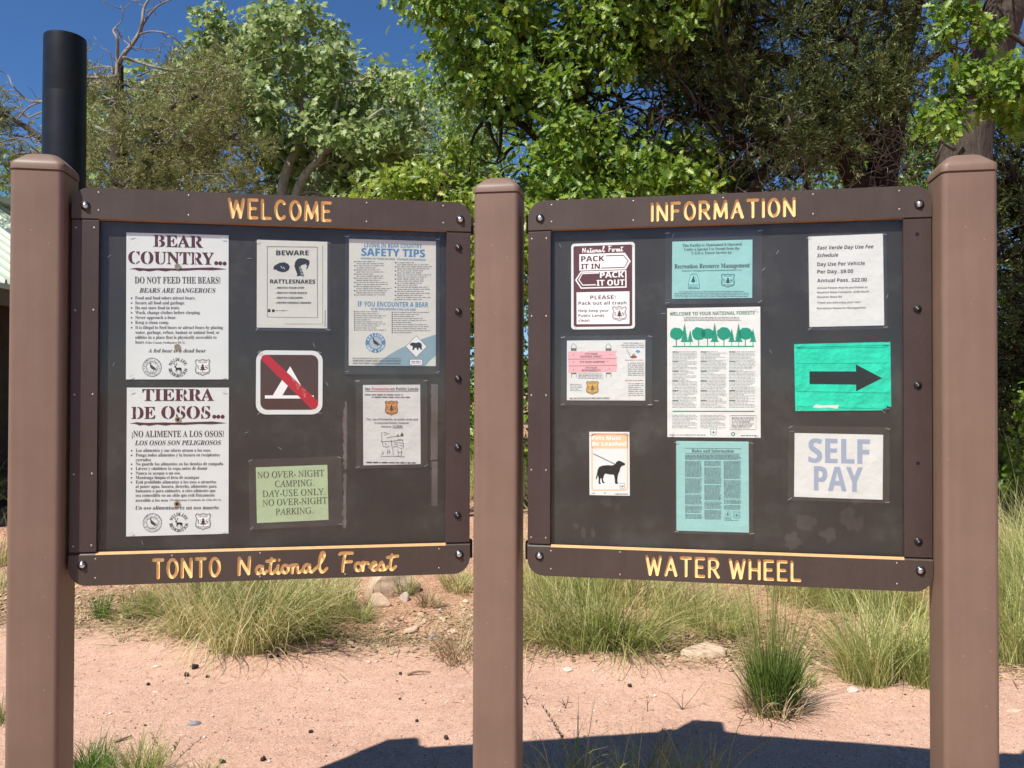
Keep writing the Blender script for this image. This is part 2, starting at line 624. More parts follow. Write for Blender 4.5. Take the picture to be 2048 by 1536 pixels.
SCRIPT = [   # casual script, x runs 12..1255, baseline 0
    [(12, 0), (14, 130)], [(14, 130), (85, 4)], [(85, 4), (92, 132)],
    [(190, 54), (166, 62), (144, 36), (152, 4), (176, 12), (192, 58)], [(192, 58), (191, 20), (204, 2), (224, 20)],
    [(262, 118), (250, 44), (252, 8), (270, 1), (300, 34)], [(224, 98), (286, 104)],
    [(312, 62), (303, 15), (316, 1), (342, 22)], [(319, 104)],
    ell(366, 32, 24, 30), [(372, 62), (394, 52), (420, 60)],
    [(426, 62), (420, 1)], [(421, 34), (444, 62), (462, 54), (460, 14), (474, 1), (508, 26)],
    [(555, 54), (531, 62), (509, 36), (517, 4), (541, 12), (557, 58)], [(557, 58), (556, 20), (569, 2), (592, 18)],
    [(592, 18), (628, 54), (664, 112), (670, 148), (652, 152), (637, 112), (632, 40), (645, 3), (665, 2), (692, 28)],
    [(790, 136), (812, 146), (892, 144)], [(836, 140), (822, 80), (816, 0)], [(822, 74), (886, 76)],
    ell(940, 32, 26, 31), [(950, 60), (964, 54), (980, 68)], [(980, 66), (976, 2)], [(977, 36), (992, 60), (1014, 62), (1020, 54)],
    [(1030, 26), (1052, 30), (1078, 42), (1080, 58), (1062, 64), (1045, 40), (1048, 12), (1068, 0), (1098, 18)],
    [(1098, 18), (1124, 62), (1136, 52), (1140, 20), (1128, 1), (1106, 4)], [(1128, 1), (1152, 4), (1176, 26)],
    [(1210, 120), (1195, 40), (1197, 8), (1212, 1), (1240, 26)], [(1172, 100), (1256, 110)],
]


def script(u0, w0, sc):
    return [[(u0 + (p[0] + 2) * sc, w0 + p[1] * sc) for p in (smooth_line(s) if len(s) > 2 else s)] for s in SCRIPT]


def plate(outline, holes, depth, y0):
    """an extruded 2-D plate in the XZ plane, front at y0, with holes; returns a mesh"""
    cu = bpy.data.curves.new('plate', 'CURVE')
    cu.dimensions = '2D'
    cu.fill_mode = 'BOTH'
    cu.extrude = depth / 2
    for lp in [outline] + holes:
        s = cu.splines.new('POLY')
        s.points.add(len(lp) - 1)
        for q, p in zip(s.points, lp):
            q.co = (p[0], p[1], 0, 1)
        s.use_cyclic_u = True
    o = bpy.data.objects.new('plate', cu)
    COL.objects.link(o)
    bpy.context.view_layer.update()
    me = bpy.data.meshes.new_from_object(o.evaluated_get(bpy.context.evaluated_depsgraph_get()))
    bpy.data.objects.remove(o)
    bpy.data.curves.remove(cu)
    me.transform(Matrix.Translation((0, y0 + depth / 2, 0)) @ Matrix.Rotation(math.pi / 2, 4, 'X'))
    me.update()
    return me


def rounded(x0, x1, z0, z1, r, corners, n=8):
    """outline, corners = radius flags (bl, br, tr, tl)"""
    out = []
    for (cx, cz, a, f) in ((x0, z0, 180, corners[0]), (x1, z0, 270, corners[1]), (x1, z1, 0, corners[2]), (x0, z1, 90, corners[3])):
        if f:
            kx, kz = (r if cx == x0 else -r), (r if cz == z0 else -r)
            out += [(cx + kx + r * math.cos(math.radians(a + 90 * i / n)), cz + kz + r * math.sin(math.radians(a + 90 * i / n))) for i in range(n + 1)]
        else:
            out.append((cx, cz))
    return out


BW, BH, RT = 1.1875, 1.180, 0.019
Z0B = HC - 0.5685


def board_matrix(p, q):
    a = math.atan2(q[1] - p[1], q[0] - p[0])
    return Matrix.Translation((p[0], p[1], Z0B)) @ Matrix.Rotation(a, 4, 'Z')


BM = {'L': board_matrix((-1.304, 2.442), (-0.1324, 2.6353)), 'R': board_matrix((0.0497, 2.6137), (1.218, 2.3967))}


def dome(mb, u, w, r, h, y0, m=0, n=12):
    rings = []
    for k in range(5):
        a = k / 4 * math.pi / 2 * 0.96
        rings.append([(u + r * math.cos(a) * math.cos(2 * math.pi * i / n), y0 - h * math.sin(a), w + r * math.cos(a) * math.sin(2 * math.pi * i / n)) for i in range(n)])
    mb.loft(rings, m, False, True)


def disc(mb, u, w, r, y0, y1, m=0, n=14):
    mb.loft([[(u + r * math.cos(2 * math.pi * i / n), y, w + r * math.sin(2 * math.pi * i / n)) for i in range(n)] for y in (y0, y1)], m)


def make_rail(t, top, strokes, r):
    z0, z1 = (1.084, BH) if top else (0.0, 0.098)
    holes = [list(map(tuple, lp)) for lp in stroke_outlines(strokes, r, 0.0011)]
    ol = rounded(0.0, BW, z0, z1, 0.052, (0, 0, 1, 1) if top else (1, 1, 0, 0))
    # the front skin stops short of the window edge, where the routed bevel shows the tan core
    bev = 0.0040 if top else 0.0075
    ol = [(x, (z + bev if top and z == z0 and 0.0 < 1 else (z - bev if (not top) and z == z1 else z))) for x, z in ol]
    me = plate(ol, holes, 0.0046, 0.0)
    us = [p[0] for s in strokes for p in s]
    ws = [p[1] for s in strokes for p in s]
    ua, ub, wa, wb = min(us) - r - 1e-4, max(us) + r + 1e-4, min(ws) - r - 1e-4, max(ws) + r + 1e-4
    for p in me.polygons:
        c = p.center
        p.material_index = 1 if (abs(p.normal.y) < 0.5 and ua < c.x < ub and wa < c.z < wb) else 0
    mb = MB()
    mb.box(0.004, BW - 0.004, 0.0075, RT, z0 + (0.0 if top else 0.03), z1 - (0.03 if top else 0.0), 0)
    zb = z0 if top else z1
    zi = zb + (bev if top else -bev)
    u0, u1 = 0.0745, 1.1105
    b = len(mb.v)
    # sloping tan bevel along the window, brown tails beyond the side strips
    for (a0, a1, m) in ((0.0, u0, 0), (u0, u1, 2), (u1, BW, 0)):
        q = [(a0, 0.0004, zi), (a1, 0.0004, zi), (a1, 0.0075, zb), (a0, 0.0075, zb)]
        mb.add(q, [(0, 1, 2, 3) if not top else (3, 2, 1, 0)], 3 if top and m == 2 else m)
        mb.add([(a0, 0.0075, zb), (a1, 0.0075, zb), (a1, RT, zb), (a0, RT, zb)], [(0, 1, 2, 3)], m)
    bm = bmesh.new()
    bm.from_mesh(me)
    bpy.data.meshes.remove(me)
    base = [bm.verts.new(v) for v in mb.v]
    for f, m in zip(mb.f, mb.m):
        fc = bm.faces.new([base[i] for i in f])
        fc.material_index = m
    me = bpy.data.meshes.new('rail')
    bm.to_mesh(me)
    bm.free()
    rail = link('top_rail' if top else 'bottom_rail', me, [M_RAIL, M_TAN, M_EDGE, M_LIP], t)
    k = MB()
    k.box(ua - 0.002, ub + 0.002, 0.0047, 0.0070, max(wa - 0.002, z0 + 0.006), min(wb + 0.002, z1 - 0.006))
    k.build('lettering', M_TAN, rail)
    for u in (0.0385, 1.1535):
        w = 1.1245 if top else 0.0615
        a = MB()
        disc(a, u, w, 0.0135, 0.0, -0.0022, 1)
        dome(a, u, w, 0.0095, 0.0075, -0.0022, 0)
        a.build('bolt', [M_CHROME, M_BLACK], rail, True)
    for u, w in ([(0.075, 1.165), (0.075, 1.112), (0.33, 1.167), (0.33, 1.107), (0.60, 1.166), (0.60, 1.107), (0.86, 1.166), (0.86, 1.107), (1.10, 1.166), (1.10, 1.112)] if top else
                 [(0.075, 0.078), (0.075, 0.022), (0.29, 0.082), (0.29, 0.013), (0.545, 0.082), (0.545, 0.011), (0.80, 0.082), (0.80, 0.010), (1.09, 0.080), (1.09, 0.020)]):
        if any(math.hypot(p[0] - u, p[1] - w) < r + 0.006 for s in strokes for p in s):
            continue
        a = MB()
        dome(a, u, w, 0.0036, 0.0016, 0.0, 0, 8)
        a.build('screw', M_SCREW, rail, True)
    return rail


def make_board(key, label, top_strokes, bottom_strokes, rt, rb, rivets, rholes, strip0):
    t = empty('notice_board', label=label, cat='notice board', M=BM[key])
    make_rail(t, True, top_strokes, rt)
    make_rail(t, False, bottom_strokes, rb)
    for side, (a, b) in enumerate(((0.0, strip0), (1.110, BW))):
        mb = MB()
        mb.box(a + 0.0006, b - 0.0006, 0.0012, RT, 0.0992, 1.0828, 0, 0.0012)
        st = mb.build('side_strip', M_STRIP, t)
        if side == 0:
            for w in (1.060, 0.815, 0.565, 0.330, 0.118):
                for u in (a + 0.012, b - 0.014):
                    k = MB()
                    dome(k, u, w, 0.0038, 0.0018, 0.0012, 0, 8)
                    k.build('screw', M_SCREW, st, True)
        else:
            for w in rivets:
                k = MB()
                disc(k, 1.148, w, 0.0115, 0.0012, -0.0005, 0)
                dome(k, 1.148, w, 0.0090, 0.0055, -0.0005, 0)
                disc(k, 1.148, w, 0.0022, -0.0058, -0.0064, 1, 8)
                k.build('rivet', [M_BLACK, M_SCREW], st, True)
            for w in rholes:
                k = MB()
                disc(k, 1.148, w, 0.0055, 0.0016, 0.0007, 0)
                k.build('screw_hole', M_HOLE, st)
    mb = MB()
    mb.box(0.02, BW - 0.02, 0.0205, 0.034, 0.02, BH - 0.02)
    mb.build('backing', M_BACK, t)
    mb = MB()
    mb.box(0.03, BW - 0.03, 0.0100, 0.0125, 0.06, BH - 0.06)
    mb.build('acrylic_cover', M_COVER, t)
    for a, b in ((0.0, 0.05), (BW - 0.05, BW)):  # unseen bars added to keep sun from leaking between posts and boards
        mb = MB()
        mb.box(a, b, 0.0345, 0.088, 0.102, 1.084)
        mb.build('added_sun_stop', M_BRACK, t)
    for w0, w1 in ((0.042, 0.100), (1.086, 1.142)):
        for a, b in ((-0.0125, 0.06), (BW - 0.06, BW + 0.0125)):
            mb = MB()
            mb.box(a, b, 0.0345, 0.060, w0, w1, 0, 0.002)
            mb.build('bracket', M_BRACK, t)
    return t


wl = capitals('WELCOME', 0.4425, 0.7525, 1.1020, 1.1660, 0.0047)
inf = capitals('INFORMATION', 0.3820, 0.8090, 1.1015, 1.1605, 0.0046)
tonto = capitals('TONTO', 0.2330, 0.4300, 0.0135, 0.0755, 0.0046) + script(0.4775, 0.0200, 0.000384)
ww = capitals('WATER WHEEL', 0.3665, 0.8240, 0.0145, 0.0770, 0.0046)
board_left = make_board('L', 'brown notice board on the left lettered WELCOME above and TONTO National Forest below', wl, tonto, 0.0047, 0.0046,
                        (1.035, 0.832, 0.618, 0.400, 0.185), (), 0.077)
board_right = make_board('R', 'brown notice board on the right lettered INFORMATION above and WATER WHEEL below', inf, ww, 0.0046, 0.0046,
                         (0.820, 0.598, 0.145), (1.038, 0.372), 0.0725)

# strips of old tape and scuffs left on the backing of the left board
rng = np.random.default_rng(5)


def residue(t, u0, u1, w0, w1, rough, seed):
    r = np.random.default_rng(seed)
    n = 26
    ws = np.linspace(w0, w1, n)
    lf = u0 + rough * r.random(n)
    rt = u1 - 0.25 * rough * r.random(n)
    mb = MB()
    mb.add([(a, 0.0196, w) for a, w in zip(lf, ws)] + [(b, 0.0196, w) for b, w in zip(rt, ws)],
           [(i, n + i, n + i + 1, i + 1) for i in range(n - 1)])
    return mb.build('tape_residue', M_TAPE, t)


residue(board_left, 0.786, 0.803, 0.335, 0.545, 0.010, 1)
residue(board_left, 0.787, 0.802, 0.150, 0.320, 0.008, 2)
residue(board_left, 1.062, 1.086, 0.360, 0.600, 0.004, 3)
residue(board_left, 1.064, 1.086, 0.215, 0.355, 0.004, 4)


# leftovers on the backing and hand smudges on the cover of the right board
def stray_staples(t, spots):
    for i, (u, w) in enumerate(spots):
        a = math.sin(i * 7.3 + u * 50) * 1.2
        dx, dz = 0.006 * math.cos(a), 0.006 * math.sin(a)
        mb = MB()
        mb.tube([(u - dx, 0.0204, w - dz), (u - dx, 0.0194, w - dz), (u + dx, 0.0194, w + dz), (u + dx, 0.0204, w + dz)], 0.0006, 5)
        mb.build('staple', M_STAPLE, t)


def smudge(t, u, w, ru, rw, seed):
    r = np.random.default_rng(seed)
    n = 18
    k = 1 + 0.22 * r.normal(size=n)
    mb = MB()
    mb.add([(u + ru * k[i] * math.cos(2 * math.pi * i / n), 0.0096, w + rw * k[i] * math.sin(2 * math.pi * i / n)) for i in range(n)], [tuple(range(n))])
    mb.build('smudge', M_SMUDGE, t)


M_SMUDGE = sheet_mat('greasy smudge', 0.022, (0.60, 0.58, 0.54), 0.6, True)
stray_staples(board_left, [(0.505, 0.985), (0.70, 0.72), (0.115, 0.655), (0.50, 0.45), (0.44, 0.30), (0.60, 0.40), (0.74, 0.60), (0.20, 0.12), (0.10, 0.98), (0.70, 0.34)])
stray_staples(board_right, [(0.10, 1.04), (0.42, 0.82), (0.40, 0.55), (0.33, 0.60), (0.72, 0.95), (0.74, 0.70), (0.70, 0.50), (0.80, 0.46), (0.76, 1.0), (1.06, 0.52), (0.45, 1.06), (1.07, 0.86)])
for i, (u, w, ru, rw) in enumerate(((0.152, 0.155, .009, .011), (0.176, 0.138, .008, .018), (0.206, 0.138, .008, .016), (0.250, 0.235, .016, .020), (0.280, 0.220, .009, .014), (0.905, 0.155, .024, .020), (0.965, 0.200, .028, .030),
                                    (0.840, 0.190, .030, .026), (0.985, 0.270, .022, .020), (0.800, 0.135, .026, .022))):
    smudge(board_right, u, w, ru, rw, i)


def squircle(w, r, z, n=6):
    return [(x, y, z) for x, y in rounded(-w / 2, w / 2, -w / 2, w / 2, r, (1, 1, 1, 1), n)]


def make_post(x, y, ang, h, label):
    M = Matrix.Translation((x, y, top_z(x, y) - 0.02)) @ Matrix.Rotation(ang, 4, 'Z')
    t = empty('sign_post', label=label, cat='post', group='square posts of the sign', M=M)
    w = 0.144
    mb = MB()
    mb.loft([squircle(w, 0.016, 0.0), squircle(w, 0.016, h), squircle(w - 0.012, 0.012, h + 0.0005), squircle(w - 0.012, 0.012, h + 0.006)])
    o = mb.build('shaft', M_POST, t, True)
    mb = MB()
    z = h + 0.005
    mb.loft([squircle(w - 0.008, 0.014, z), squircle(w + 0.004, 0.019, z + 0.001), squircle(w + 0.004, 0.019, z + 0.016), squircle(w - 0.002, 0.020, z + 0.024),
             squircle(w - 0.016, 0.022, z + 0.031), squircle(w - 0.05, 0.024, z + 0.049), squircle(w - 0.068, 0.022, z + 0.0535), squircle(w - 0.10, 0.016, z + 0.0545)])
    c = mb.build('cap', M_POST, t, True)
    for q in (o, c):
        q.data.set_sharp_from_angle(angle=math.radians(50))
    return t


w_ = 0.144


def corner(fx, fy, ang, left):
    """centre of a post from its front right (or front left) corner"""
    s = 0.5 if left else -0.5
    return (fx + w_ * (s * math.cos(ang) - 0.5 * math.sin(ang)), fy + w_ * (s * math.sin(ang) + 0.5 * math.cos(ang)))


A1, A2, A3 = math.radians(9.36), math.radians(-8.8), math.radians(-10.5)
x, y = corner(-0.5450 * 2.400, 2.400, A1, False)
POST1 = make_post(x, y, A1, HC + 0.660, 'brown square post left of the WELCOME board, nearest the black pipe')
x, y = corner(0.00725 * 2.60, 2.60, A2, False)
POST2 = make_post(x, y, A2, HC + 0.652, 'brown square post standing between the two notice boards')
x, y = corner(0.5208 * 2.312, 2.312, A3, True)
POST3 = make_post(x, y, A3, HC + 0.640, 'brown square post right of the INFORMATION board, at the right edge')
# ------------------------------------------------------------------ printed notices behind the covers
# letter outlines in hundredths of an em: character: (advance, [x, y, x, y, ...] for each contour)
SERIF = {
    '!': (27, [16,68,14,69,11,68,9,66,8,54,8,46,12,24,13,20,14,20,16,24,19,48,19,61,18,66], [16,11,11,11,8,8,8,3,9,1,11,0,16,0,18,1,19,3,19,8]),
    '&': (62, [35,66,29,67,22,66,16,63,12,58,11,51,12,47,16,39,19,36,12,31,7,26,4,21,3,15,4,9,8,4,13,0,20,-1,25,0,30,1,36,4,42,9,50,0,62,0,48,16,58,30,59,34,50,34,46,28,42,23,33,34,38,38,42,43,44,47,45,52,44,58,40,63], [25,58,28,59,34,57,36,54,36,52,34,46,27,40,23,46,21,49,21,52,21,55,23,57], [20,26,24,29,36,16,32,13,25,9,21,8,15,10,14,12,13,15,13,19,16,22]),
    '(': (32, [31,70,26,70,18,60,12,48,8,36,6,23,8,10,12,-2,18,-13,26,-23,31,-23,25,-13,20,-2,18,10,17,23,18,36,20,48,25,59]),
    ')': (32, [6,70,1,70,8,59,12,48,15,36,16,23,15,10,12,-2,8,-13,1,-23,6,-23,14,-13,21,-2,24,10,26,23,24,36,21,48,14,60]),
    ',': (22, [14,12,10,12,8,12,5,9,5,4,8,2,10,1,9,-5,6,-10,6,-12,11,-10,15,-6,17,-2,18,3,17,7]),
    '-': (32, [28,27,4,27,4,18,28,18]),
    '.': (22, [13,11,8,11,5,8,5,3,8,0,13,0,15,1,16,3,16,8]),
    '0': (56, [32,72,28,72,20,71,16,70,11,66,6,55,4,46,4,26,6,16,9,9,11,6,16,2,20,0,28,-1,36,0,39,2,45,6,50,16,52,26,52,46,50,55,48,59,45,66,42,68,39,70], [26,66,31,66,34,62,36,54,37,42,36,23,34,10,33,8,30,6,28,6,26,6,22,10,20,18,19,29,20,54,22,62]),
    '1': (56, [38,72,27,72,11,61,4,59,5,56,8,52,12,52,16,54,23,62,23,9,20,6,10,5,10,0,51,0,51,5,40,6,38,9]),
    ':': (22, [13,45,11,46,8,45,5,42,5,38,8,34,13,34,15,36,16,38,16,42,15,44], [13,11,8,11,5,8,5,3,8,0,13,0,15,1,16,3,16,8]),
    'A': (65, [34,69,31,70,6,9,4,4,-1,3,-1,0,19,0,19,3,15,3,13,4,12,5,11,7,12,10,16,20,38,20,42,7,40,4,38,3,34,3,34,0,66,0,66,3,64,3,62,4,58,10], [17,24,26,48,36,24]),
    'B': (66, [33,68,2,68,2,65,8,64,10,62,11,55,11,8,9,5,7,3,2,3,2,0,36,0,47,1,55,5,58,8,60,11,62,15,62,20,61,26,58,31,51,34,43,37,50,39,55,42,58,47,59,52,57,59,52,64,44,67], [31,64,37,64,40,62,42,57,42,48,41,42,39,40,32,38,27,38,27,61,28,64], [27,34,36,34,39,32,43,29,44,26,45,19,44,12,42,7,38,4,32,4,29,4,28,6,27,10]),
    'C': (70, [42,69,34,69,25,67,17,62,11,56,8,52,6,48,4,39,4,29,6,20,11,12,14,8,20,3,24,1,33,-1,38,-2,47,-1,54,2,61,7,67,13,64,16,59,10,53,7,47,4,42,4,33,5,26,11,23,20,22,34,22,48,26,58,32,64,40,66,47,65,53,61,56,58,61,50,62,46,65,46,65,69,62,69,61,66,58,65]),
    'D': (74, [33,68,2,68,2,65,6,65,9,64,11,56,11,9,9,4,7,3,3,3,3,0,34,0,50,2,61,8,68,19,70,34,69,42,67,48,64,54,60,59,55,63,49,66,42,67], [32,64,42,62,48,57,51,48,52,34,51,21,48,11,42,6,38,4,33,4,30,4,27,7,27,59,28,63]),
    'E': (66, [60,68,2,68,2,65,8,64,11,60,11,12,11,7,9,4,6,3,2,2,2,0,60,0,64,21,61,21,58,16,55,11,47,6,38,4,31,4,28,6,27,10,27,33,34,32,39,30,42,25,43,18,45,18,45,51,43,51,40,42,37,38,32,37,27,37,27,59,28,63,30,64,40,64,48,62,53,58,56,52,57,48,60,48]),
    'F': (60, [59,68,2,68,2,65,8,64,10,62,11,60,11,56,11,8,9,5,7,4,2,3,2,0,38,0,38,3,31,4,28,6,27,10,27,33,31,33,38,30,41,25,42,18,45,18,45,52,42,52,40,42,36,39,34,38,27,37,28,62,28,63,34,64,44,63,48,62,53,58,56,48,59,48]),
    'G': (76, [42,69,34,69,25,67,17,62,14,60,8,52,7,48,5,44,4,34,5,24,8,15,17,5,25,1,30,0,40,-2,53,0,60,2,66,4,67,23,68,26,70,27,74,27,74,30,41,30,41,27,46,27,49,25,51,21,51,11,50,7,49,4,46,2,37,2,33,4,30,6,27,10,24,14,23,20,22,26,22,34,23,48,26,58,32,64,40,66,49,64,57,56,60,52,62,46,65,46,65,69,62,69,60,66,58,65]),
    'H': (78, [36,68,2,68,2,65,7,65,9,63,11,59,11,12,11,8,9,5,7,3,2,3,2,0,36,0,36,3,32,3,30,4,29,5,28,8,27,33,51,33,51,12,50,6,48,4,42,3,42,0,76,0,76,3,71,3,69,5,67,8,67,12,67,59,69,63,71,64,76,65,76,68,42,68,42,65,48,64,50,62,51,37,27,37,28,61,30,64,36,65]),
    'I': (39, [36,68,2,68,2,65,7,65,10,64,11,62,11,58,11,9,11,7,9,5,2,3,2,0,37,0,37,3,31,4,28,6,27,12,27,60,28,62,29,64,32,65,36,65]),
    'K': (76, [36,68,2,68,2,65,7,65,9,63,11,59,11,8,10,5,7,3,2,3,2,0,36,0,36,3,32,3,30,4,28,8,27,30,30,32,47,10,50,6,50,4,48,3,42,3,42,0,77,0,77,3,74,3,70,6,40,42,57,59,62,62,66,64,72,65,72,68,43,68,43,65,47,65,51,64,52,62,51,59,48,56,27,35,28,61,30,64,36,65]),
    'L': (64, [37,68,2,68,2,65,7,65,9,63,11,59,11,12,11,8,9,5,7,3,2,3,2,0,60,0,64,23,61,23,55,12,51,8,47,6,42,4,33,4,29,5,28,7,27,60,28,63,30,64,37,65]),
    'M': (94, [28,68,2,68,2,65,9,64,11,60,11,12,11,8,10,6,8,4,4,3,2,3,2,0,25,0,25,3,21,3,18,4,17,6,16,9,16,58,40,0,43,0,68,60,67,6,66,5,63,3,59,3,59,0,92,0,92,3,88,3,85,4,84,6,84,9,84,60,85,63,92,65,92,68,67,68,47,21]),
    'N': (74, [23,68,3,68,3,65,6,64,11,58,11,8,10,5,9,4,7,3,3,3,3,0,25,0,25,3,22,3,19,4,18,5,16,7,16,52,60,-2,63,-2,63,58,64,63,67,65,72,65,72,68,49,68,49,65,56,64,58,61,58,25]),
    'O': (78, [43,69,36,69,29,68,22,65,17,62,12,57,8,51,6,44,4,38,4,30,6,23,8,17,12,11,16,6,22,2,35,-2,42,-2,50,0,56,2,62,6,66,11,70,17,73,23,74,30,74,38,73,45,70,51,66,57,62,62,56,65,50,68], [31,64,39,66,43,66,49,62,54,53,56,41,56,20,52,10,47,4,40,2,36,2,32,4,29,6,26,10,23,20,22,34,23,48,26,58]),
    'P': (62, [32,68,2,68,2,65,7,65,9,63,11,59,11,12,11,8,9,5,7,3,2,3,2,0,36,0,36,3,32,3,30,4,29,5,28,8,27,31,42,31,47,32,55,36,59,42,60,45,61,52,59,57,56,61,52,64,47,66], [31,64,35,64,38,63,41,60,43,56,44,49,43,45,43,42,39,36,34,34,27,34,27,60,28,63]),
    'R': (70, [32,68,2,68,2,65,7,65,9,63,11,59,11,12,11,8,9,5,7,3,2,3,2,0,36,0,36,3,32,3,30,4,29,5,28,8,27,32,30,32,50,0,72,0,72,3,68,3,66,5,47,33,54,36,58,40,61,44,62,50,60,58,55,64,50,65,46,67], [32,64,34,64,38,63,42,61,44,56,45,50,44,43,42,38,37,36,27,35,27,61,29,64]),
    'S': (58, [29,69,25,69,20,68,13,64,10,60,8,55,8,46,10,40,14,35,20,30,37,22,40,19,42,13,41,9,38,5,34,3,26,2,22,4,19,5,14,10,12,14,9,24,6,24,6,-2,9,-2,10,1,13,2,21,-1,26,-2,39,0,42,1,47,4,50,9,53,14,54,20,53,24,51,30,49,33,43,38,22,49,19,52,18,57,18,60,22,65,29,66,33,66,37,64,40,61,45,55,48,48,50,48,50,70,48,70,47,67,45,66,34,69]),
    'T': (63, [2,68,2,47,4,47,6,55,10,60,12,62,18,64,23,64,23,10,21,5,18,3,14,3,14,0,49,0,49,3,44,3,41,4,39,10,39,64,48,64,53,60,57,55,59,47,61,47,61,68]),
    'U': (73, [36,68,2,68,2,65,8,64,9,63,10,60,11,17,12,12,14,8,20,2,30,-2,37,-2,43,-2,48,0,56,5,59,9,61,14,62,20,63,60,64,63,67,64,71,65,71,68,49,68,49,65,56,63,58,58,58,24,57,15,54,8,48,4,41,3,34,4,32,6,29,10,27,17,27,61,29,64,36,65]),
    'W': (91, [27,68,-2,68,-2,65,2,64,4,60,26,-2,28,-2,47,46,64,-2,66,-2,88,62,89,64,93,65,93,68,75,68,75,65,81,64,82,60,71,25,58,61,59,63,60,64,62,65,66,65,66,68,34,68,34,65,39,64,41,63,45,52,33,23,21,60,22,64,23,65,27,65]),
    'Y': (64, [31,68,-2,68,-2,65,2,64,6,60,24,27,24,8,22,5,21,4,18,3,15,3,15,0,49,0,49,3,44,3,43,4,42,5,40,8,40,30,58,60,62,64,66,65,66,68,44,68,44,65,50,64,52,63,52,61,50,54,37,34,23,61,24,63,25,64,31,65]),
    'a': (51, [29,47,21,47,14,46,9,43,6,38,5,35,5,32,9,29,12,28,15,29,18,32,18,35,16,41,16,42,17,43,19,44,26,44,28,42,30,38,30,28,13,22,10,20,5,16,3,10,4,5,6,2,10,0,14,-1,18,-1,26,2,30,5,30,2,32,0,34,-1,38,-2,44,0,49,4,48,6,45,5,44,6,44,31,43,35,41,41,37,45], [24,23,30,25,30,10,26,6,22,5,19,7,18,12,18,17,21,21]),
    'b': (54, [21,68,1,68,1,66,6,64,6,60,6,-2,8,-2,16,4,19,2,25,-1,29,-2,38,0,42,4,46,8,50,18,51,28,50,34,46,41,42,44,38,47,33,48,29,47,26,46,21,42], [26,42,30,42,32,41,34,37,36,32,36,24,36,14,34,7,32,4,27,2,22,4,21,7,21,10,21,36,22,39]),
    'c': (44, [30,47,20,47,14,44,12,42,8,38,4,29,3,19,6,10,9,5,13,2,20,-1,23,-2,29,-1,34,1,38,4,42,9,40,11,36,7,30,6,28,6,22,9,19,14,17,23,17,35,19,40,22,43,25,44,28,43,29,42,30,34,31,32,32,31,38,31,40,32,41,34,41,39,39,43,35,46]),
    'd': (55, [48,68,26,68,26,66,31,65,33,62,33,42,28,46,25,47,22,48,12,44,7,38,4,29,3,22,4,13,6,7,10,3,14,0,21,-2,25,-1,31,3,33,6,33,-2,44,1,53,2,53,4,49,5,48,10], [24,42,27,42,30,41,32,38,33,36,33,11,30,6,26,4,22,5,19,9,18,18,18,34,20,39]),
    'e': (45, [28,47,24,48,18,47,11,43,6,36,4,33,3,27,4,16,7,8,8,5,15,0,23,-2,29,-1,34,2,38,6,42,11,40,13,35,8,30,6,24,8,20,11,18,17,18,25,42,25,41,35,37,42,31,46], [21,43,24,44,26,44,29,41,30,29,17,29,18,36,19,41]),
    'f': (32, [29,69,18,68,15,67,13,65,10,62,8,56,8,46,2,46,2,41,8,41,8,7,7,4,5,3,2,2,2,0,30,0,30,2,26,3,24,4,22,8,22,41,30,41,30,46,22,46,22,62,23,64,24,66,29,66,29,64,28,57,29,54,32,53,36,53,38,55,39,57,39,60,38,63,36,66]),
    'g': (49, [26,47,24,48,16,46,11,44,6,40,4,34,3,32,4,27,6,22,10,19,15,16,8,12,4,8,4,2,7,-2,10,-4,4,-7,2,-11,3,-15,5,-16,13,-20,28,-21,33,-20,37,-18,40,-17,45,-12,47,-6,45,2,42,4,38,6,33,7,18,8,16,8,15,9,16,12,18,15,20,16,28,16,33,16,40,21,43,26,44,30,42,35,40,40,47,40,47,45,35,45,32,46], [24,44,26,44,28,41,30,32,28,22,26,19,24,18,20,19,18,22,17,26,17,37,18,41,20,44], [14,-5,34,-5,39,-8,39,-10,38,-13,35,-16,30,-17,18,-17,14,-16,11,-12,11,-9,12,-8]),
    'h': (57, [22,68,3,68,3,66,6,64,7,63,8,61,8,8,7,4,6,3,3,2,3,0,27,0,27,2,24,3,22,7,22,35,26,39,30,40,34,39,35,36,35,8,34,4,33,3,30,2,30,0,54,0,54,2,51,3,50,6,49,32,48,38,46,44,42,46,36,48,28,46,25,43,22,40]),
    'i': (30, [16,69,14,69,11,68,9,66,8,63,8,60,9,57,11,55,14,54,16,54,19,55,21,57,22,60,22,63,21,66,19,68], [22,46,3,46,3,44,6,43,8,40,8,8,7,4,6,3,3,2,3,0,27,0,27,2,24,3,22,7]),
    'l': (30, [22,68,3,68,3,66,6,64,8,61,8,8,7,4,6,3,3,2,3,0,27,0,27,2,24,3,22,7]),
    'm': (82, [40,47,35,48,28,46,22,40,22,46,3,46,3,44,6,43,7,42,8,39,8,8,7,4,6,3,3,2,3,0,26,0,26,2,23,3,22,7,22,35,25,39,30,40,32,40,34,38,34,36,34,7,33,3,30,2,30,0,53,0,53,2,50,3,48,7,48,35,52,39,56,40,59,40,60,38,61,32,61,7,59,3,56,2,56,0,80,0,80,2,76,3,75,6,75,32,74,38,72,44,68,46,62,48,58,47,51,43,48,39,46,43,44,45]),
    'n': (57, [42,46,36,48,32,47,28,46,25,43,22,40,22,46,3,46,3,44,6,43,7,42,8,39,8,8,7,4,6,3,3,2,3,0,27,0,27,2,24,3,22,7,22,35,26,39,30,40,34,39,35,36,35,8,34,4,33,3,30,2,30,0,54,0,54,2,51,3,49,7,49,32,48,38,46,44]),
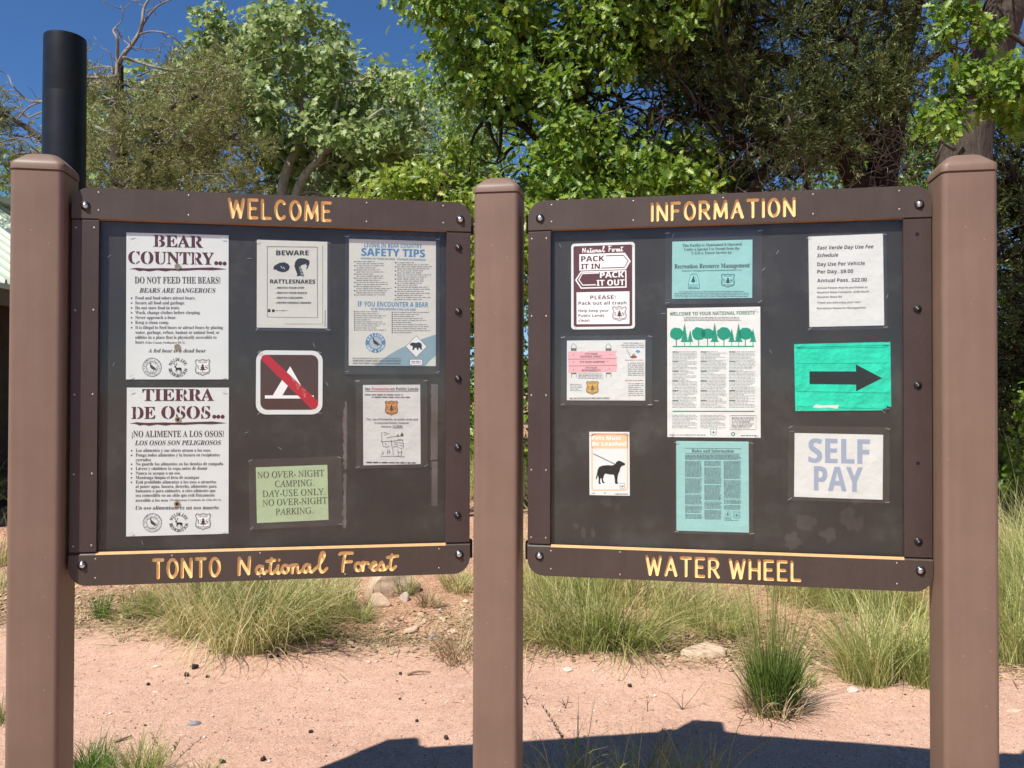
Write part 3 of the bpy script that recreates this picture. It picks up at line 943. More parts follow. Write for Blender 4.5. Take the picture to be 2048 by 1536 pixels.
    'o': (50, [28,47,19,47,11,42,6,36,3,26,3,20,4,13,7,8,14,2,19,-1,31,-1,39,3,44,10,47,20,47,26,46,33,43,38,36,44,31,47], [23,44,27,44,30,42,32,38,32,29,32,14,32,7,29,3,25,2,23,2,20,4,18,10,18,17,18,29,18,38,20,42]),
    'p': (55, [37,47,34,48,27,46,21,39,21,46,3,46,3,44,6,43,7,42,8,38,8,-10,7,-16,5,-18,3,-18,3,-21,29,-21,29,-18,25,-18,23,-15,22,-10,22,5,27,0,34,-2,41,0,47,6,51,14,52,20,52,27,51,33,49,38,46,43,42,46], [28,41,32,41,34,40,35,39,37,34,38,27,38,18,36,9,33,5,31,4,27,4,25,6,22,10,22,35,24,38]),
    'q': (54, [48,48,46,48,38,42,35,44,29,47,25,48,19,47,12,42,8,38,5,32,3,25,4,15,5,10,10,3,16,-1,21,-2,28,0,33,4,33,-15,31,-18,26,-18,26,-21,53,-21,53,-18,49,-18,48,-14], [24,44,30,44,32,42,33,40,33,36,33,10,32,8,31,6,27,4,24,5,21,7,18,12,18,19,18,36,21,41]),
    'r': (43, [37,47,31,47,28,45,24,42,22,38,22,46,3,46,3,44,6,43,8,41,8,8,7,4,6,3,3,2,3,0,29,0,29,2,24,3,22,6,22,31,24,36,28,39,30,38,33,34,35,34,38,33,42,35,43,37,42,43,41,45]),
    's': (43, [22,48,14,46,10,43,6,38,6,36,6,31,7,27,11,22,23,16,27,12,29,9,28,6,27,4,24,3,21,2,17,3,11,8,8,16,5,16,5,-1,8,-1,9,1,11,1,20,-1,26,-1,32,1,36,5,37,8,38,11,38,17,36,22,33,26,18,34,16,36,16,39,16,42,18,43,21,44,24,44,28,42,31,40,34,33,36,33,36,48,34,48,33,46,32,46]),
    't': (34, [22,63,19,63,13,55,3,45,3,42,7,42,7,11,8,5,11,0,18,-2,23,-1,27,1,30,5,33,10,31,11,28,7,25,6,23,7,22,10,22,42,31,42,31,46,22,46]),
    'u': (56, [21,46,2,46,2,44,5,43,6,40,7,11,10,2,14,0,20,-2,28,0,31,3,34,6,34,-2,45,1,54,2,54,4,51,5,49,6,48,9,48,46,28,46,28,44,33,42,34,40,34,10,30,6,28,6,25,5,22,7,21,11]),
    'v': (46, [24,46,0,46,0,44,3,43,5,38,21,-2,24,-2,40,39,42,42,46,44,46,46,30,46,30,44,34,43,36,42,36,40,28,18,19,41,20,43,24,44]),
    'w': (65, [21,46,-2,46,-2,44,0,43,2,40,18,-2,21,-2,33,29,43,-2,45,-2,62,40,64,43,66,44,66,46,53,46,53,44,57,43,58,40,50,21,44,41,45,43,48,44,48,46,25,46,25,44,29,42,32,35,25,19,17,40,18,43,21,44]),
    'y': (45, [24,46,-1,46,-1,44,1,44,2,43,4,39,21,-1,18,-9,16,-13,13,-15,12,-14,11,-9,9,-7,4,-6,1,-8,-1,-11,0,-16,2,-19,4,-20,8,-21,13,-20,17,-18,19,-14,23,-7,40,40,42,43,45,44,45,46,30,46,30,44,34,43,35,42,35,40,28,18,19,41,19,42,20,43,24,44]),
    'z': (44, [5,46,4,32,6,32,10,39,12,42,16,43,25,43,2,2,2,0,40,0,41,16,39,16,35,8,31,5,26,4,19,4,41,43,41,46]),
    '¡': (27, [14,30,13,30,12,26,8,-1,9,-16,11,-18,14,-19,16,-18,18,-16,19,-4,19,6,16,26], [16,50,11,50,9,49,8,47,8,42,9,40,11,39,16,39,19,42,19,47]),
    'á': (43, [25,45,18,46,14,46,6,42,4,40,4,30,10,36,18,38,24,36,25,33,26,27,12,22,8,20,4,16,3,10,3,6,6,2,9,0,17,-1,23,2,26,4,26,2,28,0,30,-1,32,-1,36,0,41,3,41,8,36,6,35,7,35,31,34,38,30,42], [20,20,26,22,26,9,20,6,16,6,12,9,12,12,13,15,16,18], [32,66,22,66,16,51,21,51]),
    'í': (22, [16,45,6,45,6,0,16,0], [22,66,12,66,6,51,11,51]),
    'ñ': (50, [34,45,29,46,25,45,21,44,15,39,15,45,6,45,6,0,15,0,15,32,21,37,23,38,26,39,30,38,33,36,34,32,35,28,35,0,44,0,44,28,43,36,40,41], [40,64,36,64,35,61,32,60,22,64,18,64,15,63,13,61,11,57,10,52,14,52,16,55,18,56,32,52,35,53,38,56,39,60]),
}
SANS = {
    '!': (27, [16,68,14,69,11,68,9,66,8,54,8,46,12,24,13,20,14,20,16,24,19,48,19,61,18,66], [16,11,11,11,8,8,8,3,9,1,11,0,16,0,18,1,19,3,19,8]),
    '$': (54, [32,69,24,69,24,66,16,63,10,59,6,54,5,47,6,42,10,37,16,33,24,30,24,8,14,12,5,18,5,6,14,1,24,-1,24,-12,32,-12,32,-1,40,2,46,6,49,12,50,18,49,24,46,30,40,34,32,37,32,57,40,54,47,49,47,60,40,64,32,66], [20,56,24,57,24,40,20,41,17,43,16,46,16,52,18,54], [32,8,32,26,36,24,39,22,41,17,40,14,38,11]),
    '&': (62, [35,66,29,67,22,66,16,63,12,58,11,51,12,47,16,39,19,36,12,31,7,26,4,21,3,15,4,9,8,4,13,0,20,-1,25,0,30,1,36,4,42,9,50,0,62,0,48,16,58,30,59,34,50,34,46,28,42,23,33,34,38,38,42,43,44,47,45,52,44,58,40,63], [25,58,28,59,34,57,36,54,36,52,34,46,27,40,23,46,21,49,21,52,21,55,23,57], [20,26,24,29,36,16,32,13,25,9,21,8,15,10,14,12,13,15,13,19,16,22]),
    "'": (19, [14,72,5,72,5,60,7,46,12,46,14,60]),
    '(': (32, [31,70,26,70,18,60,12,48,8,36,6,23,8,10,12,-2,18,-13,26,-23,31,-23,25,-13,20,-2,18,10,17,23,18,36,20,48,25,59]),
    ')': (32, [6,70,1,70,8,59,12,48,15,36,16,23,15,10,12,-2,8,-13,1,-23,6,-23,14,-13,21,-2,24,10,26,23,24,36,21,48,14,60]),
    ',': (22, [14,12,10,12,8,12,5,9,5,4,8,2,10,1,9,-5,6,-10,6,-12,11,-10,15,-6,17,-2,18,3,17,7]),
    '-': (32, [28,27,4,27,4,18,28,18]),
    '.': (22, [13,11,8,11,5,8,5,3,8,0,13,0,15,1,16,3,16,8]),
    '/': (28, [28,69,20,69,1,-1,8,-1]),
    '0': (57, [34,72,24,72,20,72,17,70,11,66,7,59,5,51,4,41,4,28,5,20,7,14,10,9,13,4,17,2,22,0,28,-1,37,0,40,2,43,4,48,9,50,12,52,20,53,30,53,44,52,51,50,58,48,63,44,67,40,70], [26,60,31,60,35,57,37,51,38,42,38,25,36,17,33,13,31,12,28,11,24,13,22,15,20,21,19,30,20,51,22,57,24,59]),
    '1': (57, [41,72,29,72,6,53,13,44,27,56,26,0,41,0]),
    '2': (57, [33,72,26,72,18,71,12,68,4,62,12,52,20,58,28,60,34,58,36,55,37,51,36,46,32,40,4,10,4,0,54,0,54,13,23,13,23,14,38,28,45,35,50,42,51,48,52,53,51,58,48,65,41,70]),
    '3': (57, [32,72,24,72,17,71,4,66,11,55,17,58,24,60,31,60,35,57,36,51,35,47,33,45,30,44,26,43,15,42,15,31,26,31,31,30,34,28,36,27,37,24,38,22,36,17,32,12,23,11,18,11,8,14,4,16,4,3,8,1,19,-1,24,-1,34,0,44,4,48,7,52,12,53,18,53,21,52,27,51,30,46,34,43,36,36,37,42,40,47,44,50,49,51,56,51,59,48,66,45,68,41,70]),
    '4': (57, [47,72,33,72,2,25,2,15,32,15,32,0,47,0,47,15,56,15,56,26,47,26], [32,54,32,26,15,26]),
    '6': (57, [40,72,35,72,28,71,24,70,18,67,10,59,8,54,6,48,4,40,4,30,4,20,6,16,9,10,14,4,16,2,23,0,30,-1,40,1,44,3,50,9,54,18,54,24,52,33,51,37,46,43,38,46,28,46,22,43,18,38,18,44,20,50,22,54,26,58,36,60,49,60,49,72], [28,35,32,35,36,33,38,30,39,26,39,21,38,16,35,13,32,11,28,11,23,13,20,17,19,22,18,26,21,31,24,33]),
    '9': (57, [31,72,28,72,18,70,13,68,10,66,7,62,5,58,4,53,4,42,4,38,6,34,12,28,19,25,23,25,29,26,34,27,40,33,38,24,36,19,35,17,28,12,17,11,8,12,8,0,22,-1,30,0,36,3,41,6,45,10,48,15,50,20,53,29,54,38,53,51,52,55,48,62,46,65,38,70], [26,60,30,60,34,58,37,54,38,50,38,45,37,42,33,38,29,36,25,36,22,38,19,41,18,45,18,51,19,55,22,58]),
    'A': (69, [25,72,0,0,16,0,22,17,48,17,53,0,69,0,44,72], [34,60,44,30,25,30]),
    'B': (67, [9,72,9,0,42,0,46,1,51,3,58,8,62,16,62,26,60,30,58,33,56,35,49,38,56,41,58,45,60,53,60,58,58,62,56,65,53,68,44,70,31,72], [24,59,35,59,42,57,44,53,44,50,43,46,38,44,24,43], [24,31,37,31,44,29,46,24,46,20,45,16,42,14,40,13,34,12,24,12]),
    'C': (64, [42,72,29,71,25,70,18,65,14,62,10,55,8,50,6,41,8,21,11,12,16,6,20,4,28,0,33,-1,38,-1,46,0,58,3,58,16,46,12,35,12,28,15,24,21,22,25,22,30,22,41,22,46,26,53,28,56,32,58,39,60,45,59,55,55,60,68,50,71]),
    'D': (74, [9,72,9,0,38,0,46,2,52,5,58,9,62,14,66,20,68,28,68,36,68,42,67,47,64,56,61,59,55,65,46,69,42,70,32,72], [24,59,37,59,44,56,50,50,51,46,52,36,51,26,47,18,40,14,31,12,24,12]),
    'E': (56, [9,72,9,0,50,0,50,12,24,12,24,31,48,31,48,43,24,43,24,59,50,59,50,72]),
    'F': (55, [9,72,9,0,24,0,24,28,48,28,48,41,24,41,24,59,50,59,50,72]),
    'G': (72, [46,72,32,71,27,70,19,66,12,59,10,55,7,46,6,36,6,27,8,20,11,14,14,8,19,4,25,1,32,0,39,-1,50,0,64,3,64,40,36,40,36,28,50,28,50,13,44,12,37,12,32,13,26,18,22,26,22,36,22,42,24,48,29,55,37,59,43,60,52,59,59,56,64,68,60,70]),
    'H': (76, [24,72,9,72,9,0,24,0,24,31,52,31,52,0,68,0,68,72,52,72,52,44,24,44]),
    'I': (39, [36,72,3,72,3,63,12,59,12,13,3,9,3,0,36,0,36,9,27,13,27,59,36,63]),
    'J': (33, [24,72,9,72,9,0,7,-5,4,-7,0,-8,-8,-7,-8,-20,5,-21,8,-20,13,-18,20,-13,22,-7,24,0]),
    'K': (66, [24,72,9,72,9,0,24,0,24,26,30,30,49,0,66,0,41,40,66,72,50,72,24,39]),
    'L': (56, [24,72,9,72,9,0,53,0,53,12,24,12]),
    'M': (94, [9,72,9,0,22,0,22,37,22,56,39,0,53,0,72,56,71,36,71,0,85,0,85,72,65,72,47,17,30,72]),
    'N': (81, [9,72,9,0,22,0,22,36,22,54,53,0,72,0,72,72,59,72,59,35,60,18,28,72]),
    'O': (80, [46,72,34,72,29,71,25,70,17,66,12,59,10,55,7,46,6,41,6,30,8,21,10,16,12,12,17,6,25,2,29,0,40,-1,45,-1,50,0,59,4,62,6,68,12,70,16,73,26,74,36,73,46,70,55,68,59,62,66,59,68,55,70], [36,60,44,60,51,56,56,50,57,46,58,36,58,30,56,22,51,15,44,12,35,12,28,15,24,22,23,26,22,36,23,46,24,50,28,56,32,58]),
    'P': (63, [9,72,9,0,24,0,24,26,36,26,40,26,44,27,50,30,54,35,57,40,58,49,58,54,57,58,52,66,48,68,44,70,38,71,32,72], [24,59,31,59,36,58,40,56,42,53,43,49,42,44,39,40,37,39,32,38,24,38]),
    'R': (66, [9,72,9,0,24,0,24,28,32,28,49,0,66,0,45,31,53,36,57,43,58,48,58,55,54,63,47,68,37,71], [24,59,35,58,41,56,43,50,41,44,38,41,36,40,24,40]),
    'S': (55, [32,72,20,71,12,67,7,61,6,57,6,50,6,46,10,39,13,36,17,34,34,24,36,21,36,19,36,16,34,14,31,12,26,12,18,12,5,18,5,3,14,0,25,-1,31,-1,40,2,47,8,51,15,51,22,50,27,48,31,41,37,24,47,22,48,20,51,20,54,22,57,24,59,27,60,35,59,46,56,51,68,40,71]),
    'T': (58, [56,72,2,72,2,59,22,59,22,0,36,0,36,59,56,59]),
    'U': (76, [24,72,8,72,8,26,9,20,10,15,13,10,16,6,20,3,25,1,38,-1,50,1,54,2,60,6,64,12,66,18,67,25,67,72,52,72,52,28,51,21,49,16,47,14,44,13,38,12,29,14,27,15,24,20,24,28]),
    'V': (65, [15,72,0,72,24,0,41,0,65,72,50,72,36,29,32,13,29,27]),
    'W': (97, [15,72,0,72,18,0,36,0,45,38,48,54,52,38,61,0,78,0,97,72,82,72,73,32,69,14,66,29,56,72,41,72,31,32,28,14,25,30]),
    'Y': (62, [16,72,0,72,24,27,24,0,39,0,39,28,62,72,46,72,31,42]),
    'Z': (58, [55,72,3,72,3,59,37,59,2,10,2,0,56,0,56,12,20,12,55,62]),
    'a': (60, [35,56,27,56,22,55,16,54,9,51,14,41,24,44,28,45,32,44,36,43,38,38,38,34,18,32,10,29,6,24,4,20,4,12,7,6,12,1,14,0,21,-1,30,0,34,2,39,8,42,0,53,0,53,36,52,45,50,48,44,53], [32,25,38,25,38,18,36,14,33,12,29,10,25,10,22,11,20,13,20,16,20,18,21,21,26,24]),
    'b': (63, [23,76,8,76,8,0,19,0,22,6,23,6,27,2,30,0,38,-1,42,0,46,1,50,3,53,6,56,10,58,21,59,28,57,40,56,44,53,48,46,54,42,55,35,56,30,54,27,52,23,48,22,48,23,57], [24,38,27,42,31,44,36,44,39,42,41,40,44,31,44,24,41,15,38,12,36,11,31,11,28,12,25,15,23,20,23,28,23,32]),
    'c': (51, [34,56,28,56,17,53,12,49,10,46,6,40,5,36,4,27,6,14,11,6,15,3,19,1,30,-1,41,0,47,3,47,16,38,12,29,11,24,13,20,20,20,27,20,34,23,40,26,42,31,44,36,43,44,40,48,52,41,54]),
    'd': (63, [56,76,41,76,41,57,42,48,37,52,33,54,28,56,21,55,17,54,14,52,8,44,5,34,4,27,6,15,8,10,10,6,17,1,25,-1,30,0,35,1,41,7,44,0,56,0], [30,44,36,42,39,39,41,34,42,27,41,19,39,14,38,13,30,11,26,12,22,15,20,20,20,27,20,34,22,39,26,42]),
    'e': (59, [36,55,26,56,17,52,14,51,8,43,5,36,5,22,6,14,8,11,10,8,15,4,25,0,32,-1,41,0,46,0,52,3,52,14,45,12,36,10,30,10,25,12,22,16,21,18,20,24,55,24,54,36,51,46,48,49,45,52], [28,45,33,45,37,43,39,40,41,36,41,34,20,34,22,41,25,44]),
    'f': (39, [32,76,22,76,16,73,12,70,11,65,10,55,2,51,2,44,10,44,10,0,25,0,25,44,38,44,38,55,25,55,25,59,26,63,28,64,35,64,40,63,43,74,38,76]),
    'g': (63, [30,55,21,55,13,51,10,48,8,44,5,34,5,21,8,10,13,3,16,1,25,-1,30,0,34,1,41,7,40,-6,38,-10,34,-12,29,-13,18,-12,8,-9,8,-21,15,-23,25,-24,34,-24,40,-22,45,-20,49,-18,52,-14,55,-6,56,55,43,55,41,48,38,51], [30,44,35,42,39,40,41,35,42,27,42,22,39,14,35,12,30,11,26,12,22,15,20,20,20,27,20,34,22,39,26,42]),
    'h': (66, [23,76,8,76,8,0,23,0,23,30,24,36,27,41,32,44,38,43,41,41,43,37,43,0,58,0,58,36,57,45,53,51,47,54,43,55,36,56,32,54,28,53,23,48,22,48,23,56]),
    'i': (30, [17,76,11,75,8,72,8,65,11,62,14,62,18,62,21,63,23,65,24,69,23,72,21,74], [23,55,8,55,8,0,23,0]),
    'j': (30, [17,76,11,75,8,72,8,65,11,62,14,62,18,62,21,63,23,65,24,69,23,72,21,74], [23,55,8,55,8,-6,7,-9,3,-12,0,-12,-6,-11,-6,-23,4,-24,12,-23,18,-19,22,-11]),
    'k': (62, [23,76,8,76,8,0,23,0,23,17,29,22,45,0,62,0,39,31,61,55,44,55,28,37,22,30,23,40]),
    'l': (30, [23,76,8,76,8,0,23,0]),
    'm': (98, [41,56,36,56,29,54,25,51,22,48,21,48,19,55,8,55,8,0,23,0,23,30,24,36,26,41,31,44,37,43,40,41,41,37,42,32,42,0,57,0,57,34,59,40,62,43,65,44,71,43,74,41,75,37,76,32,76,0,91,0,90,40,90,45,86,51,80,54,70,56,61,53,56,48,54,48,53,50,50,52,46,54]),
    'n': (66, [43,55,36,56,29,54,25,51,22,48,21,48,19,55,8,55,8,0,23,0,23,30,24,36,27,41,31,44,37,44,40,42,43,37,43,0,58,0,58,36,57,45,53,51,47,54]),
    'o': (62, [35,55,25,55,16,52,12,48,8,44,5,34,4,28,5,19,10,9,17,2,20,1,31,-1,42,1,50,6,56,15,58,28,56,40,52,46,48,50,45,52], [28,43,34,43,38,41,40,40,42,34,42,24,41,18,38,13,34,11,28,11,24,13,22,15,20,20,20,31,21,37,24,41]),
    'p': (63, [42,55,35,56,30,54,27,52,23,48,22,48,20,55,8,55,8,-24,23,-24,23,0,22,6,30,0,38,-1,46,1,50,3,56,10,58,21,59,28,57,40,56,44,53,48,46,54], [24,36,25,40,28,43,31,44,38,43,41,40,43,35,44,24,42,18,41,15,38,12,36,11,31,11,28,12,25,15,24,18,23,24]),
    'r': (46, [39,56,33,55,29,53,22,46,21,46,19,55,8,55,8,0,23,0,23,32,26,37,30,40,36,42,42,41,43,55]),
    's': (50, [29,56,17,55,14,54,10,52,8,50,6,47,5,44,5,38,6,34,8,30,13,26,29,18,31,16,31,13,29,11,21,10,14,11,5,14,5,2,11,0,23,-1,33,0,37,2,43,6,46,12,46,18,45,22,43,26,37,30,22,38,20,39,19,41,21,44,26,45,31,44,41,41,45,51,34,55]),
    't': (44, [24,66,15,66,10,55,2,50,2,44,10,44,10,14,12,6,14,3,18,1,24,-1,30,-1,36,0,40,2,40,13,34,11,30,11,26,12,25,14,24,44,40,44,40,55,24,55]),
    'u': (66, [22,55,8,55,8,19,9,10,10,6,16,2,19,0,23,-1,30,-1,36,1,41,3,44,7,46,0,58,0,58,55,43,55,43,25,42,18,40,16,37,12,31,11,26,12,23,18]),
    'v': (57, [16,55,0,55,21,0,36,0,57,55,41,55,31,24,29,18,29,12,26,24]),
    'w': (86, [16,55,1,55,16,0,32,0,42,43,53,0,69,0,85,55,70,55,63,28,60,12,58,26,51,55,35,55,28,28,26,12,22,29]),
    'y': (57, [16,55,0,55,22,0,19,-6,15,-10,12,-12,4,-12,4,-23,11,-24,18,-23,25,-20,30,-14,34,-7,57,55,41,55,30,23,29,14,27,23]),
    'z': (49, [45,55,4,55,4,43,28,43,3,9,3,0,46,0,46,12,20,12,45,45]),
    '|': (26, [17,68,9,68,9,-23,17,-23]),
    '·': (26, [15,40,11,40,9,39,8,37,8,32,11,29,15,29,18,32,19,34,18,37,17,39]),
}
ROMAN = {
    '-': (32, [28,27,4,27,4,18,28,18]),
    '.': (22, [13,11,8,11,5,8,5,3,8,0,13,0,15,1,16,3,16,8]),
    'A': (69, [55,71,53,71,0,8,-6,4,-9,2,-12,2,-13,0,11,0,12,2,7,2,6,3,5,4,5,6,8,11,17,22,20,24,43,24,42,9,41,4,38,2,33,2,33,0,61,0,61,2,57,2,54,4,52,7], [21,27,44,55,43,27]),
    'C': (70, [51,70,42,70,37,69,27,64,21,60,18,57,13,51,8,44,6,38,4,30,4,22,5,18,6,15,9,9,14,4,17,2,21,0,28,-1,37,-1,44,0,52,4,61,14,60,15,48,6,42,4,35,3,31,3,24,6,21,9,17,16,16,26,16,34,20,46,26,55,37,64,43,66,49,68,55,66,58,65,61,62,63,56,63,50,66,50,70,70,68,70,66,68,64,68]),
    'D': (76, [39,69,13,69,12,67,17,66,19,64,20,62,19,57,6,8,3,4,0,2,-5,2,-5,0,30,0,40,2,48,5,55,10,62,15,66,22,70,29,71,40,70,49,68,56,63,62,56,66,48,68], [36,66,43,66,47,64,51,62,56,57,58,53,60,43,59,35,58,28,55,21,49,13,43,8,33,4,25,3,18,4,16,6,16,10,30,62,32,64]),
    'E': (68, [66,69,13,69,12,67,17,66,19,65,20,62,19,57,5,6,2,3,-4,2,-5,0,52,0,60,19,58,19,52,12,49,8,44,6,39,4,33,4,20,4,16,5,16,8,23,35,34,35,40,34,41,28,41,24,43,24,50,48,48,48,46,44,41,40,36,39,24,39,30,60,31,64,33,65,36,66,49,66,56,65,59,63,61,59,61,54,63,54]),
    'G': (81, [52,70,43,70,37,69,27,65,18,58,13,52,9,45,6,38,4,30,5,19,8,12,10,9,19,2,23,0,32,-1,43,-1,50,0,62,5,68,28,71,31,77,32,77,34,48,34,48,32,56,30,57,27,56,24,52,8,50,5,45,3,38,2,29,3,25,5,22,8,19,12,17,16,16,20,16,31,17,36,23,50,29,58,32,62,40,66,45,67,54,67,58,66,61,65,66,60,70,53,70,49,72,49,77,70,75,70,72,67,71,66,69,66,59,69]),
    'H': (78, [40,69,13,69,12,67,17,66,19,65,20,62,19,57,5,8,3,4,0,2,-4,2,-5,0,23,0,23,2,17,3,16,4,16,7,22,33,23,34,26,35,54,34,54,32,47,6,44,3,41,2,38,2,38,0,65,0,66,2,59,4,58,7,59,12,73,63,75,65,78,67,82,67,83,69,55,69,54,67,59,66,62,64,62,62,56,40,56,39,53,39,25,39,24,40,24,42,30,63,34,66,37,67,40,67]),
    'I': (36, [41,69,13,69,12,67,17,66,20,64,20,62,19,57,6,8,3,4,0,2,-4,2,-5,0,24,0,24,2,17,4,16,8,17,12,31,63,33,65,36,67,40,67]),
    'K': (68, [40,69,13,69,12,67,17,66,19,65,20,62,19,57,5,8,3,4,0,2,-4,2,-5,0,24,0,24,2,18,3,16,4,16,7,22,34,24,35,25,34,43,7,43,4,42,3,39,2,36,2,35,0,65,0,65,2,60,3,54,8,33,39,64,64,71,67,74,67,75,69,50,69,50,67,53,67,56,66,56,63,54,62,24,37,24,38,31,63,32,65,34,66,40,67]),
    'L': (67, [42,69,14,69,14,67,18,66,21,64,21,62,20,59,7,8,5,5,1,2,-3,2,-4,0,55,0,61,20,60,20,54,12,51,8,44,5,35,4,23,4,18,5,17,6,17,8,31,61,34,66,37,67,41,67]),
    'M': (88, [32,69,13,69,12,67,17,66,20,64,20,61,19,57,5,8,2,4,0,2,-5,2,-6,0,17,0,18,2,11,4,10,6,10,9,24,58,31,0,33,0,72,58,58,8,57,6,55,4,52,2,48,2,48,0,75,0,76,2,71,3,69,4,68,7,69,12,83,63,88,67,92,67,93,69,74,69,39,16]),
    'N': (74, [27,69,13,69,12,67,16,67,19,64,20,62,20,59,6,8,2,4,0,2,-4,2,-5,0,18,0,18,2,11,4,10,8,23,56,50,-2,52,-2,70,62,72,66,75,67,79,67,80,69,57,69,57,67,64,66,65,62,53,16]),
    'O': (77, [52,70,48,71,41,70,35,68,28,65,22,61,17,56,12,50,9,44,6,38,4,31,3,24,4,17,6,10,10,5,16,2,22,-1,30,-2,41,0,46,2,53,6,58,10,64,18,68,25,72,34,74,42,74,49,72,56,69,61,64,66,58,69], [45,68,51,68,54,66,58,63,60,60,62,54,62,49,62,42,60,32,56,23,49,12,44,8,40,4,35,2,30,2,24,3,18,6,16,12,15,16,15,26,17,37,23,50,30,58,34,63,40,66]),
    'P': (60, [40,69,13,69,12,67,19,66,20,62,19,59,6,8,3,4,0,2,-4,2,-5,0,24,0,25,2,18,3,16,4,16,7,22,32,24,33,37,33,44,34,53,39,59,46,61,54,60,60,56,65,49,68], [35,66,42,66,46,63,49,60,50,54,49,50,46,44,44,41,41,39,34,36,24,36,24,37,24,39,30,62,32,65]),
    'R': (67, [42,69,13,69,12,67,19,66,20,62,19,59,6,8,3,4,0,2,-4,2,-5,0,24,0,24,2,20,2,18,3,16,4,16,7,23,34,33,34,47,0,62,0,63,2,61,2,58,4,54,8,43,35,52,38,58,42,62,48,63,54,63,58,60,63,55,67,51,68], [36,66,44,65,48,63,51,59,52,54,50,47,46,42,43,40,35,38,24,38,31,63,33,65]),
    'S': (55, [34,71,25,69,19,66,16,62,13,55,13,50,16,42,29,28,34,20,35,17,34,10,31,6,27,3,22,2,15,3,12,4,8,10,7,13,6,22,4,22,0,-1,2,-1,4,1,6,2,16,-1,23,-2,29,-1,32,0,36,3,40,6,43,11,45,19,44,27,39,34,28,45,25,50,23,54,23,58,25,63,30,67,34,68,40,66,44,63,46,61,48,50,49,50,52,70,50,70,47,68]),
    'T': (62, [11,69,6,53,9,52,12,60,15,63,19,64,32,66,34,65,34,64,19,8,16,3,8,2,8,0,39,0,40,2,34,2,31,4,30,5,30,8,31,14,45,64,46,65,48,66,55,66,60,64,61,63,64,58,64,52,66,52,69,69]),
    'U': (73, [40,69,11,69,10,67,17,66,18,65,19,62,9,24,8,13,9,9,14,4,17,1,21,0,30,-2,37,-1,46,2,51,6,54,12,58,20,67,56,70,63,71,65,75,67,79,67,79,69,56,69,56,67,61,66,62,65,64,60,55,27,52,18,50,12,44,7,38,4,32,4,26,4,22,7,19,11,18,14,18,18,20,29,29,62,31,65,33,66,36,67,40,67]),
    'V': (65, [34,69,6,69,6,67,10,67,14,64,14,61,12,-2,14,-2,67,62,72,66,75,67,76,67,77,69,56,69,55,67,60,67,62,66,62,64,61,61,22,14,24,58,25,62,27,66,33,68]),
    'Y': (61, [32,69,2,69,2,67,9,66,11,64,15,57,25,30,20,10,18,5,14,3,8,2,7,0,38,0,38,2,34,2,31,3,29,4,29,6,29,10,35,30,62,61,69,66,72,67,72,69,48,69,48,67,53,67,56,65,56,64,56,62,51,55,34,35,25,58,24,63,25,66,32,67]),
}
STY = {'B': (SERIF, 0), 'BH': (SERIF, 0), 'BI': (SERIF, 0.24), 'I': (SERIF, 0.24), 'R': (ROMAN, -0.27), 'SB': (SANS, 0), 'SH': (SANS, 0), 'SI': (SANS, 0.2), 'S': (SANS, 0)}
_chars, _cache = {}, {}


def char(c, sty):
    from mathutils.geometry import tessellate_polygon
    face, shear = STY[sty]
    k = (c, id(face), shear)
    if k not in _chars:
        if c == ' ' or c not in face:
            _chars[k] = (np.zeros((0, 2)), [], 0.27)
        else:
            loops = [[Vector((l[i] / 100 + shear * l[i + 1] / 100, l[i + 1] / 100, 0)) for i in range(0, len(l), 2)] for l in face[c][1:]]
            _chars[k] = (np.array([p[:2] for lp in loops for p in lp]), [tuple(t) for t in tessellate_polygon(loops)], face[c][0] / 100)
    return _chars[k]


def glyphs(s, sty):
    k = (s, sty)
    if k in _cache:
        return _cache[k]
    Vs, Fs, x, n = [], [], 0.0, 0
    for c in s:
        V, Fc, adv = char(c, sty)
        if len(V):
            Vs.append(V + [x, 0])
            Fs += [tuple(n + i for i in f) for f in Fc]
            n += len(V)
        x += adv
    _cache[k] = (np.concatenate(Vs) if Vs else np.zeros((0, 2)), Fs)
    return _cache[k]


def cap_h(sty):
    V, _ = glyphs('H', sty)
    return V[:, 1].max() - V[:, 1].min()


_mats = {}


def ink(rgb):
    """printing ink from an sRGB triple"""
    if rgb not in _mats:
        lin = [((c / 255 + 0.055) / 1.055) ** 2.4 if c > 10 else c / 255 / 12.92 for c in rgb]
        _mats[rgb] = plain('printing ink', lin, 0.6, 0.3)
    return _mats[rgb]


def paper(name, col, rough=0.55, wr=0.0):
    return plain(name, col, rough, 0.4, 0, 0.035, 9.0, wr, 16.0, 0.02)


P_WHITE = paper('white paper', (0.69, 0.71, 0.655), 0.5, 0.22)
P_CREAM = paper('off white paper', (0.69, 0.71, 0.61), 0.5, 0.10)
P_PLASTIC = paper('white plastic sign', (0.69, 0.735, 0.69), 0.35)
P_GREEN = paper('pale green paper', (0.45, 0.59, 0.33), 0.5, 0.20)
P_CYAN = paper('pale turquoise paper', (0.29, 0.58, 0.53), 0.5, 0.20)
P_TEAL = paper('vivid green folder paper', (0.002, 0.58, 0.36), 0.6, 0.6)
BLK, DRK, GRY, LGT = (30, 28, 30), (62, 58, 62), (105, 104, 106), (140, 140, 140)
MAR, WHT = (82, 40, 52), (236, 238, 232)


